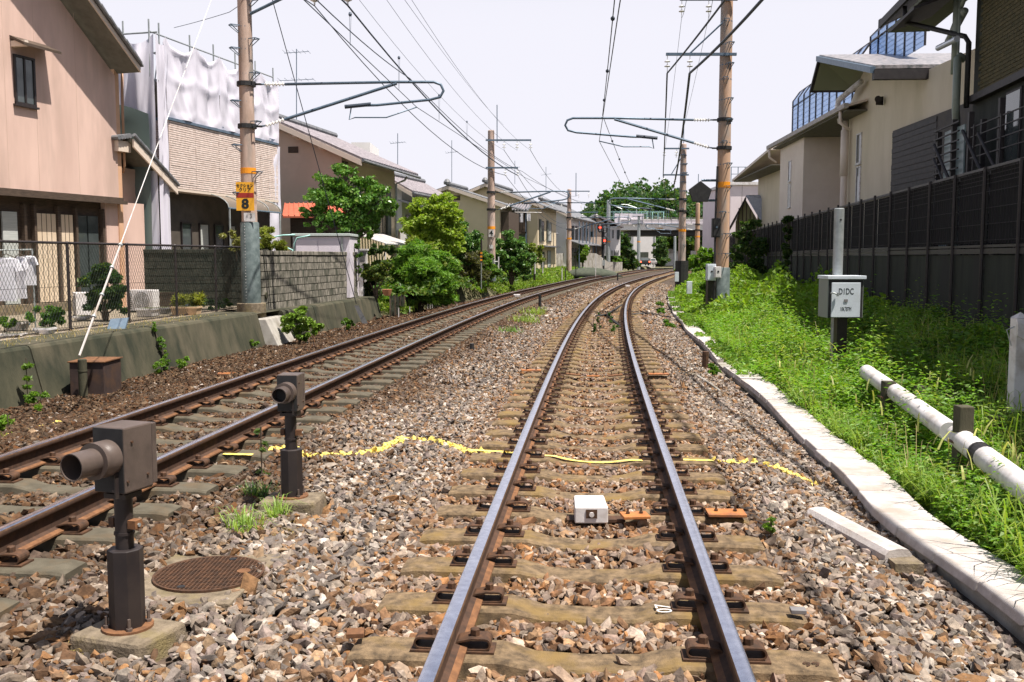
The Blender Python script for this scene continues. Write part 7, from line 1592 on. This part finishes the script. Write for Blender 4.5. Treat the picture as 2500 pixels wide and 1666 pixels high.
tree('leafy green garden tree with layered branches behind the block wall', 797, 578, 31.3, [(800, 415, 32), (770, 440, 40), (835, 445, 40), (740, 462, 34), (800, 470, 52), (870, 462, 36), (715, 490, 24, 15), (760, 500, 45, 22), (840, 500, 45, 26), (893, 480, 20, 18), (730, 518, 34, 16), (800, 535, 30, 20), (850, 530, 24, 16)], 0.085, 17000, G1, trunk=.10, elong=1.5, m_='leaf_gl', up=.6)
tree('bright yellow-green tree left of the ochre gable house', 1000, 640, 38, [(965, 475, 26), (1010, 470, 30), (1040, 490, 22), (985, 505, 40), (1030, 520, 34), (955, 525, 30), (1000, 545, 45), (1040, 555, 26)], .095, 15000, G2, trunk=.08, yel=.4, elong=1.5, up=.6)
tree('dark glossy evergreen right of the bright yellow-green tree', 1065, 640, 42, [(1050, 530, 26), (1080, 550, 24), (1060, 570, 34), (1030, 590, 30), (1088, 585, 18), (1060, 610, 26)], .10, 9000, (.085, .19, .045), m_='leaf_gl', up=.6)
tree('feathery bright green bamboo thicket above the dark plank fence', 965, 715, 35, [(960, 590, 36), (930, 620, 38), (992, 605, 36), (1018, 640, 30, 46), (930, 660, 44, 40), (980, 670, 48, 34), (910, 680, 26, 26), (1010, 680, 30, 24), (965, 630, 56, 46)], .06, 34000, (.15, .30, .045), elong=4.5, cat='bush', name='bamboo_thicket', trunk=.03, yel=.2)
tree('small olive tree with drooping yellowish leaves behind the bamboo thicket', 1010, 640, 37.2, [(980, 575, 22, 14), (1010, 590, 22, 14), (950, 560, 18), (1030, 610, 20, 16)], .09, 2600, (.20, .26, .05), yel=.5)
tree('round clipped topiary tree on a dark trunk beside the block wall end', 862, 690, 31.5, [(862, 622, 42, 22), (845, 635, 24, 14), (885, 635, 24, 14)], .055, 7000, (.07, .13, .03), name='topiary_tree', sub=16, yel=.5)
tree('dark undergrowth in the shade below the clipped topiary', 862, 695, 31.7, [(862, 668, 30, 18)], .07, 2500, (.012, .025, .010), cat='bush', name='dark_bush')  # near-black leaves: the shade below the topiary is put into their colour
tree('dark clipped hedge behind the topiary', 875, 590, 34.5, [(860, 575, 16, 13), (885, 573, 18, 13), (905, 578, 14, 12)], .06, 4000, (.04, .09, .025), cat='hedge', name='hedge', zbase=.4)
tree('bright green bush sprouting from the retaining wall right of the pole footing', 688, 782, 22.2, [(680, 715, 22, 18), (695, 735, 30, 22), (670, 745, 24, 24), (710, 755, 24, 18), (690, 770, 34, 12)], .062, 4200, (.15, .26, .035), cat='bush', name='bush', trunk=.02, m_='leaf_gl', up=.7)
tree('small green bush low on the concrete ledge face', 795, 755, 26.2, [(798, 740, 12, 12), (805, 748, 12, 8)], .05, 500, (.10, .20, .03), cat='bush', name='bush', trunk=.015)
tree('spiky yellow-green shrub right of the left pole behind the block wall', 620, 590, 24.8, [(615, 535, 20, 18), (630, 555, 24, 18), (610, 562, 20, 16), (640, 570, 18, 10)], .05, 2600, (.20, .24, .05), cat='shrub', name='shrub', elong=3.2, trunk=.02, yel=.5)
tree('thin yellowish shrub left of the left pole behind the fence', 545, 592, 24.6, [(525, 540, 14, 12), (548, 552, 18, 14), (545, 570, 18, 10)], .05, 900, (.22, .22, .08), cat='shrub', name='shrub', elong=3, trunk=.015)
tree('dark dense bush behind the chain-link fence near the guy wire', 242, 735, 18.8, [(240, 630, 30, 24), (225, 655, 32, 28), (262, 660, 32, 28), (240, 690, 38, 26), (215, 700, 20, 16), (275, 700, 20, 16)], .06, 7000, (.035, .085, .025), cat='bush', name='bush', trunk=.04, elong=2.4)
tree('mid green bush behind the fence above the white planter box', 110, 762, 16.4, [(100, 715, 24, 18), (125, 722, 22, 18), (90, 735, 22, 16), (120, 742, 26, 14)], .045, 3600, (.08, .19, .03), cat='bush', name='bush', trunk=.02)
tree('low green plants behind the fence at the far left', 12, 770, 15.6, [(5, 730, 12, 14), (15, 755, 14, 12), (30, 745, 10, 10)], .045, 900, (.10, .2, .03), cat='bush', name='bush', trunk=.015)
tree('spiky yellow-green plants in the tan woven planter', 430, 712, 21, [(410, 690, 18, 10), (440, 688, 20, 10), (455, 685, 14, 10)], .05, 900, (.24, .26, .05), cat='plant', name='potted_plant', elong=5, trunk=.012, yel=.6)
tree('dark green shrub at the foot of the dark block wall', 490, 715, 22.8, [(480, 700, 20, 12), (510, 698, 24, 12)], .05, 1500, (.05, .12, .03), cat='shrub', name='shrub', trunk=.02)
tree('vine climbing the end of the block wall', 823, 640, 30.4, [(822, 560, 7, 16), (825, 590, 6, 16), (822, 620, 7, 12)], .05, 1400, (.06, .14, .03), cat='vine', name='vine', trunk=.012)
tree('brownish twiggy shrub left of the striped warning post', 1085, 650, 41.5, [(1085, 600, 26, 22), (1065, 625, 26, 18), (1100, 630, 20, 18)], .07, 3000, (.10, .10, .05), cat='shrub', name='shrub', elong=3.5)
tree('large dark glossy bush right of the numbered pole', 1175, 650, 49, [(1160, 550, 20), (1185, 560, 22), (1150, 580, 26), (1185, 595, 28), (1210, 600, 20, 24), (1160, 620, 30, 20), (1200, 630, 20, 14), (1135, 600, 18, 24)], .10, 13000, (.085, .19, .045), cat='bush', name='bush', m_='leaf_gl', up=.6)
tree('round reddish-green bush before the ochre house corner', 1228, 640, 56, [(1228, 572, 18, 18), (1228, 595, 18, 18)], .10, 2600, (.12, .17, .035), cat='bush', name='bush', yel=.6)
tree('low greenery at the foot of the numbered pole', 1120, 650, 44.3, [(1110, 600, 20, 20), (1130, 625, 22, 16)], .1, 2200, (.09, .19, .03), cat='bush', name='bush')
tree('ivy mass hanging over the far grey panel fence', 1339, 610, 81, [(1341, 575, 12, 12), (1338, 592, 10, 12)], .18, 1500, (.12, .22, .03), cat='bush', name='ivy_bush')
tree('small green tree left of the beige gable house', 1310, 600, 84, [(1300, 585, 16, 12), (1320, 590, 12, 10)], .16, 900, (.10, .2, .03))
tree('tall dark conifer in front of the white building under the bridge', 1443, 618, 100, [(1438, 552, 8, 12), (1441, 570, 12, 14), (1445, 590, 16, 14), (1452, 605, 18, 12), (1435, 605, 12, 14)], .22, 3600, (.03, .075, .025), name='conifer_tree', elong=2.2)
tree('dark bushy tree between the white building and the shed', 1520, 612, 122, [(1518, 560, 12, 14), (1520, 580, 16, 14), (1522, 598, 16, 12)], .26, 2600, (.05, .11, .03))
tree('green trees in the shade beyond the tunnel mouth', 1545, 610, 138, [(1535, 555, 20, 14), (1560, 560, 22, 16), (1580, 575, 20, 18), (1550, 585, 26, 14), (1590, 595, 16, 16)], .3, 4200, (.09, .15, .03))
tree('low shrubs under the bridge beside the far track', 1400, 612, 98, [(1395, 590, 12, 8), (1412, 598, 14, 9), (1380, 603, 12, 7)], .2, 1600, (.08, .17, .03), cat='bush', name='bush')
# ivy over the start of the dark fence on the right, bushes by the poles
tree('mass of climbing greenery over the far end of the dark fence', 1715, 690, 52, [(1712, 520, 14, 12), (1735, 515, 16, 12), (1700, 545, 14, 20), (1690, 580, 14, 26), (1725, 560, 26, 26), (1750, 560, 20, 30), (1700, 625, 22, 26), (1735, 620, 26, 30)], .12, 9000, (.045, .10, .025), cat='ivy', name='ivy_bush', depth=.5)
tree('column of ivy growing up the dark fence beyond the grey cabinet', 1808, 640, 40, [(1812, 505, 14, 12), (1810, 535, 10, 20), (1805, 580, 12, 28), (1800, 630, 14, 30)], .11, 3200, (.03, .07, .02), cat='ivy', name='ivy_bush', depth=.4)
tree('green bush left of the right pole foot', 1640, 690, 29.5, [(1628, 650, 12, 14), (1615, 665, 14, 14), (1632, 680, 16, 12)], .08, 1700, (.10, .21, .03), cat='bush', name='bush', zbase=0)
tree('overgrown bank bushes beyond the second right pole', 1600, 640, 58, [(1595, 600, 16, 14), (1618, 585, 14, 16), (1625, 610, 18, 14), (1640, 590, 12, 20), (1590, 618, 16, 8)], .12, 4200, (.12, .24, .03), cat='bush', name='bush', zbase=.1)
tree('bright bank bushes near the pale square plate', 1570, 640, 68, [(1578, 612, 12, 7), (1600, 606, 14, 9), (1560, 622, 10, 5)], .12, 1800, (.16, .27, .04), cat='bush', name='bush', zbase=.1)
for (u, v, y, lab) in ((1513, 707, 30, 'small dark green bush overhanging the white lids'), (1535, 745, 24, 'second green bush overhanging the white lids nearer the camera'), (1640, 855, 14.6, 'green weed clump in the gap between the white lids')):
    tree(lab, u, v + 14, y, [(u, v, 12, 12), (u + 4, v + 8, 14, 8)], .05, 900, (.10, .21, .03), cat='bush', name='bush', zbase=-.1, trunk=.015)
# wooded hill behind the bridge: reads as one mass
bl = []
prof_h = [(1440, 520), (1470, 484), (1505, 460), (1550, 450), (1600, 455), (1655, 453), (1700, 475), (1745, 500), (1800, 505), (1860, 520)]
for k in range(300):
    u = rng.uniform(1440, 1860); vt = np.interp(u, [a for a, b in prof_h], [b for a, b in prof_h]); v = vt + 12 + rng.random() ** .7 * (600 - vt); y = rng.uniform(175, 215) - (v - vt) * .12
    c = P(u, v, y); r = rng.uniform(1.6, 2.8); bl.append((c.x, c.y, c.z, r * 1.2, r * 1.2, r, 330))
o = crown_mesh('wooded_hill', bl, .60, (.040, .105, .035), None, 1.5, 'leaf', sub=5); o['kind'] = 'stuff'
mb = MB(); vs = [P(u, v + 22, 205) for u, v in prof_h]; n = len(vs); mb.add(vs + [Vector((q.x, q.y + 60, q.z + 2)) for q in vs] + [Vector((q.x, 190, -1)) for q in vs], [(i, i + 1, n + i + 1, n + i) for i in range(n - 1)] + [(2 * n + i, 2 * n + i + 1, i + 1, i) for i in range(n - 1)]); o = mb.build('hill', M['soil']); o['kind'] = 'structure'
bl = []
for k in range(90):
    x = rng.uniform(-75, 12); y = rng.uniform(120, 150); bl.append((x, y, rng.uniform(1.0, 3.4), 2.6, 2, 1.7, 160))
for k in range(40): bl.append((rng.uniform(28, 75), rng.uniform(100, 150), rng.uniform(1, 5), 3, 2, 2, 160))
o = crown_mesh('distant_tree_belt', bl, .5, (.05, .12, .035), None, 1.5, 'leaf', sub=4); o['kind'] = 'stuff'

# weeds: leaves and blades
def field(name, n, xy, zf, hf, leaf, base, elong=1.9, yel=.25, m_='leaf', up=.3, pat=None):
    x, y = xy(n); n = len(x); h = hf(x, y); z = zf(x, y) + h * rng.random(n) ** .6
    c = cols(n, base, .35, yel); tn = (np.sin(x * 2.3 + y * .7) * np.sin(y * 1.9 - x * .8) + 1) / 2; c = c * (.75 + .5 * tn[:, None])
    V, F, C = leaf_np(np.c_[x, y, z], leaf * rng.uniform(.5, 1.4, n), c, elong, up)
    me = npmesh(name, V, F, M[m_], C); o = newobj(me, name); o['kind'] = 'stuff'; return o
def blades(name, x, y, z, L_, w_, base, lean=.6, yel=.3, m_='leaf'):
    n = len(x); az = rng.uniform(0, 2 * np.pi, n); h = L_ * rng.uniform(.5, 1.15, n); le = rng.uniform(.1, lean, n) * h; dx, dy = np.cos(az), np.sin(az); wx, wy = -dy * w_ * .5, dx * w_ * .5
    b = np.c_[x, y, z]; o_ = np.c_[wx, wy, np.zeros(n)]
    p1 = b + np.c_[dx * le * .25, dy * le * .25, h * .5]; p2 = b + np.c_[dx * le * .65, dy * le * .65, h * .88]; p3 = b + np.c_[dx * le * 1.15, dy * le * 1.15, h * (1.0 - .25 * le / h)]
    V = np.stack([b - o_, b + o_, p1 + o_ * .9, p1 - o_ * .9, p2 + o_ * .6, p2 - o_ * .6, p3 + o_ * .1, p3 - o_ * .1], 1).reshape(-1, 3)
    i = np.arange(n)[:, None] * 8; F = np.concatenate([i + np.array([0, 1, 2, 3]), i + np.array([3, 2, 4, 5]), i + np.array([5, 4, 6, 7])]); C = np.repeat(cols(n, base, .3, yel), 8, 0)
    me = npmesh(name, V, F, M[m_], C); o = newobj(me, name); return o
def fence_x(y): return 9.3 + .147 * (y - 21.0) - .12
def hump(x, y): return .5 + .5 * np.sin(x * 1.7 + y * .45 + 1) * np.sin(y * 1.15 - x * .6)
def right_xy(y0, y1, pw=1.0, lo=2.36):
    def f(n):
        y = y0 + (y1 - y0) * rng.random(n) ** pw; r0 = cR(y) + lo * np.sqrt(1 + dR(y) ** 2); x = r0 + (np.minimum(fence_x(y), np.maximum(r0 + 1, .60 * y + .8)) - r0) * rng.random(n); ok = x > r0; return x[ok], y[ok]
    return f
zt_ = lambda x, y: np.where(x - cR(y) < 2.6, -.12, terr(x, y)) - .02
def hr(x, y):
    r = (x - cR(y) - 2.3); return (.08 + .38 * smooth(r / 1.4)) * (.25 + 1.1 * hump(x * 1.6, y * 1.5) * (.5 + hump(y * .8, x * 1.9)))
def hn(x, y): return hr(x, y) * (1 - .45 * smooth((x - 3.9) / .6) * smooth((11 - y) / 1.5))
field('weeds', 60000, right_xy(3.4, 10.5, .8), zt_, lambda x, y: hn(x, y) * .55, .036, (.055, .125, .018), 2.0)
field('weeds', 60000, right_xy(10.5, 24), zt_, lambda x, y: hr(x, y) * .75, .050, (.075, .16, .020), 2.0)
field('weeds', 60000, right_xy(24, 75), zt_, lambda x, y: hr(x, y) * 1.5 + .1, .085, (.155, .28, .025), 1.8)
def thin(x, y): k = (x < fence_x(y) - 3.4 + .4 * np.sin(y * 1.7)) | (rng.random(len(x)) < .22); return x[k], y[k]  # stalks thinned by the fence: the dark under-layer deepens the shade there
def stalks(name, x, y, z, h, m, leaf, base, elong=2.3, spread=.07, yel=.3):
    """upright weeds: leaves set round a stem, longest low down, drooping at the tip"""
    n = len(x); N = n * m; t = np.tile(np.linspace(.12, 1, m), n) + rng.normal(0, .03, N); az = np.repeat(rng.uniform(0, 6.28, n), m) + np.tile(np.arange(m) * 2.4, n) + rng.normal(0, .3, N)
    hh = np.repeat(h, m); lx = np.repeat(rng.normal(0, .16, n), m) * hh; ly = np.repeat(rng.normal(0, .16, n), m) * hh
    sz = leaf * (1.15 - .55 * t) * rng.uniform(.7, 1.25, N); d = np.c_[np.cos(az), np.sin(az), rng.uniform(-.35, .45, N)]; d /= np.linalg.norm(d, axis=1)[:, None]
    base_p = np.c_[np.repeat(x, m) + lx * t ** 1.5, np.repeat(y, m) + ly * t ** 1.5, np.repeat(z, m) + hh * t]
    c = base_p + d * (sz * elong * .5 + spread * .1)[:, None]; up_ = np.tile(np.array([0, 0, 1.0]), (N, 1)) + rng.normal(0, .25, (N, 3)); b = np.cross(up_, d); b /= np.linalg.norm(b, axis=1)[:, None]; nn = np.cross(d, b)
    L_ = (sz * elong * .5)[:, None]; W_ = (sz * .5)[:, None]
    V = np.stack([c - d * L_, c + b * W_ + nn * W_ * .35, c + d * L_ - nn * W_ * .5, c - b * W_ + nn * W_ * .35], 1).reshape(-1, 3); F = np.arange(4 * N).reshape(N, 4)
    cc = np.repeat(cols(n, base, .35, yel), m, 0) * rng.uniform(.8, 1.2, (N, 1)); me = npmesh(name, V, F, M['leaf'], np.repeat(cc, 4, 0)); o = newobj(me, name); o['kind'] = 'stuff'; return o
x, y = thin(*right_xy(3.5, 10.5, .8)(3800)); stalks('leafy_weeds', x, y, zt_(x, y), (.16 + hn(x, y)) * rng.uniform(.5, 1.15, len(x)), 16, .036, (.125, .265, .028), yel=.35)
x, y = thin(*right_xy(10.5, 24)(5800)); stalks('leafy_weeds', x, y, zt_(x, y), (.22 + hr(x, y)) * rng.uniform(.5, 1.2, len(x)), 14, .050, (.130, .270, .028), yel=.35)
x, y = right_xy(3.4, 7.0, .8, lo=2.32)(900); k = (x - cR(y)) < 2.9; x, y = x[k], y[k]; stalks('broad_leaf_weeds', x, y, zt_(x, y), rng.uniform(.10, .24, len(x)), 12, .050, (.12, .24, .022), elong=1.6)
fx, fy = right_xy(3.4, 22)(9000); k = (np.sin(fx * 2.2 + 1) * np.sin(fy * 1.3) > -.1); fx, fy = fx[k], fy[k]; o = blades('tall_grass', fx, fy, zt_(fx, fy), .16 + .42 * hump(fx + 3, fy), .012, (.19, .30, .045), lean=1.0); o['kind'] = 'stuff'
fx, fy = right_xy(3.4, 12, lo=2.30)(2500); o = blades('edge_grass', cR(fy) + (2.36 + .15 * rng.random(len(fy))), fy, np.full(len(fy), -.14), .13 + .14 * (np.sin(fy * 3) > .2), .009, (.17, .28, .05), lean=1.2); o['kind'] = 'stuff'
x, y = right_xy(3.5, 20)(900); o = blades('dry_stalks', x, y, zt_(x, y), .32 + .3 * hump(x, y), .006, (.42, .34, .18), lean=.7, yel=0); o['kind'] = 'stuff'
x, y = right_xy(4, 20)(160); o = blades('seed_heads', x, y, zt_(x, y) + .38, .16, .018, (.45, .46, .16), lean=1.6, yel=0); o['kind'] = 'stuff'
# creeping weeds over the lids farther up
def lidxy(n):
    y = rng.uniform(13, 44, n); keep = np.sin(y * 1.9) + np.sin(y * .73 + 2) > -.1; y = y[keep]; return cR(y) + rng.uniform(2.05, 2.6, len(y)) * np.sqrt(1 + dR(y) ** 2), y
field('creeping_weeds', 9000, lidxy, lambda x, y: np.full(len(x), -.06), lambda x, y: .05 + .10 * hump(x, y), .045, (.12, .24, .03), 1.8)
# left bank
def left_xy(n):
    y = rng.uniform(33, 92, n); y = y[rng.random(len(y)) < 1]; l0 = cL(y) - lw(y) + .35; x = l0 - rng.random(len(y)) ** 1.1 * 8.5; return x, y
pth = [P(1218, 672, 45.5), P(1292, 694, 37.5)]
def left_f(n):
    x, y = left_xy(n); a, b = np.array(pth[0])[:2], np.array(pth[1])[:2]; d = b - a; t = np.clip(((np.c_[x, y] - a) @ d) / (d @ d), 0, 1.1); dist = np.linalg.norm(np.c_[x, y] - a - t[:, None] * d, axis=1); k = dist > .7; return x[k], y[k]
field('bank_weeds', 90000, left_f, lambda x, y: terr(x, y), lambda x, y: .12 + .45 * hump(x * 1.3, y), .085, (.155, .27, .035), 1.9, yel=.45)
x, y = left_f(16000); o = blades('bank_grass', x, y, terr(x, y), .45, .02, (.2, .3, .05)); o['kind'] = 'stuff'
# yard undergrowth beyond the walls
def yard_xy(n): y = rng.uniform(31.5, 60, n); return cL(y) - 2.6 - rng.random(n) * 14 - 0 * y, y
field('yard_undergrowth', 26000, yard_xy, lambda x, y: np.full(len(x), .35), lambda x, y: .1 + .5 * hump(x, y), .10, (.07, .15, .03), 1.8)
# tufts and small weeds in the ballast
def tuft(u, v, n, L_, w_, base, label, rad=.12, z=.0, name='grass_tuft', lean=1.0):
    c = G(u, v, z); a = rng.uniform(0, 6.28, n); r = rad * rng.random(n) ** .7; o = blades(name, c.x + r * np.cos(a), c.y + r * np.sin(a), np.full(n, z - .03), L_, w_, base, lean); return tag(o, label, 'grass')
tuft(600, 1308, 120, .20, .008, (.28, .42, .12), 'pale green grass tuft in the foreground left of the smaller sensor foot', .10)
tuft(678, 1278, 70, .20, .008, (.28, .42, .12), 'slim grass tuft just in front of the smaller sensor foot', .05)
tuft(632, 1226, 160, .16, .008, (.07, .16, .05), 'dark green grass tuft left of the smaller sensor foot', .09)
tuft(640, 1300, 260, .09, .006, (.42, .30, .14), 'dry brown moss and grass in front of the smaller sensor foot', .30, lean=1.6)
tuft(220, 1600, 260, .07, .006, (.40, .30, .12), 'dry brown moss near the larger sensor block at the bottom left', .22, lean=1.6)
tuft(1302, 772, 160, .30, .012, (.26, .38, .06), 'bright grass tuft between the tracks by the taller dark post', .35)
tuft(1282, 790, 160, .28, .012, (.26, .38, .08), 'grass tuft between the tracks just nearer than the taller dark post', .4)
tuft(1245, 815, 120, .20, .012, (.12, .26, .05), 'low dark grass patch between the tracks at the curve', .3)
tuft(50, 1068, 0 + 60, .08, .010, (.22, .32, .04), 'tiny weeds by the wall foot at the left edge', .3, z=-.2)
def weedlet(u, v, h, w_, base, label, z=0.0, n=420, leaf=.020):
    c = G(u, v, z); t = thing('weed_plant', label, 'weed', tuple(c)); mb = MB(); mb.tube((c.x, c.y, z - .03), (c.x, c.y, z + h), .006, n=5); mb.build('stem', M['bark'], t)
    crown_mesh('foliage', [(c.x, c.y, z + h * .55, w_, w_, h * .5, n)], leaf, base, t, 2.2, 'leaf', sub=8)
weedlet(1449, 812, .34, .06, (.04, .12, .03), 'small dark green upright weed between the rails, leftmost of four')
weedlet(1464, 806, .38, .06, (.04, .12, .03), 'taller dark green upright weed between the rails, second of four')
weedlet(1489, 808, .36, .07, (.05, .13, .03), 'dark green upright weed between the rails, third of four')
weedlet(1500, 815, .20, .08, (.07, .16, .03), 'low green weed between the rails, rightmost of four')
weedlet(1882, 1300, .09, .05, (.13, .24, .04), 'tiny green weed in the ballast right of the right rail', n=120, leaf=.018)
weedlet(640, 1180, .42, .05, (.10, .16, .06), 'thin stalky weed beside the smaller sensor post', n=90, leaf=.025)
weedlet(395, 1110, .15, .10, (.10, .2, .03), 'weed at the foot of the retaining wall right of the rusty box', z=-.30, n=10)
for u, v, h, w_, lab in ((68, 985, .62, .10, 'tall leafy weed growing up the retaining wall at the left'), (100, 1000, .25, .12, 'low leafy weed at the wall foot at the far left'), (395, 910, .20, .14, 'green weed at the wall foot right of the rusty steel box'), (450, 905, .25, .12, 'green weed at the wall joint near the middle'), (620, 850, .18, .12, 'small weed at the wall foot left of the pole footing'), (20, 1050, .20, .16, 'yellow-green weed at the wall foot at the left edge'), (740, 815, .12, .10, 'tiny weed at the foot of the concrete ledge')):
    weedlet(u, v, h, w_, (.13, .25, .03), lab, z=-.34, n=240, leaf=.035)
p0 = RW.p(4.5, .28, .42); t = thing('vine', 'green vine hanging down the open joint of the retaining wall', 'vine', tuple(p0)); bl = [(p0.x + .08 - .0 * k, p0.y - .06, p0.z - .02 - k * .16, .06, .06, .09, 70) for k in range(5)] ; crown_mesh('foliage', [(b[0] + .05 * i, *b[1:]) for i, b in enumerate(bl)], .04, (.10, .2, .03), t)
mb = MB(); mb.path([p0, p0 + Vector((.15, -.05, -.3)), p0 + Vector((.25, -.06, -.7))], .008, 5); mb.build('stem', M['bark'], t)
n = 900; a = rng.uniform(-6, 8, n); b = .35 + rng.random(n) * .9; q = np.array([list(RW.p(i, j, .385)) for i, j in zip(a, b)]); o = blades('dry_grass', q[:, 0], q[:, 1], q[:, 2], .07, .008, (.40, .30, .13), lean=1.5); o['kind'] = 'stuff'
NST = [scatter(2.6, 6.0, 1450, .017, .043, 0, IF_, VI, 'ballast_stones', .014),
       scatter(6.0, 12.0, 1500, .015, .036, 0, IF_, VI, 'ballast_stones', .014),
       scatter(12.0, 24.0, 620, .026, .042, 0, OF_, VO, 'ballast_stones', .018),
       scatter(24.0, 60.0, 150, .045, .075, 0, OF_, VO, 'ballast_stones', .02)]
print('stones', NST)
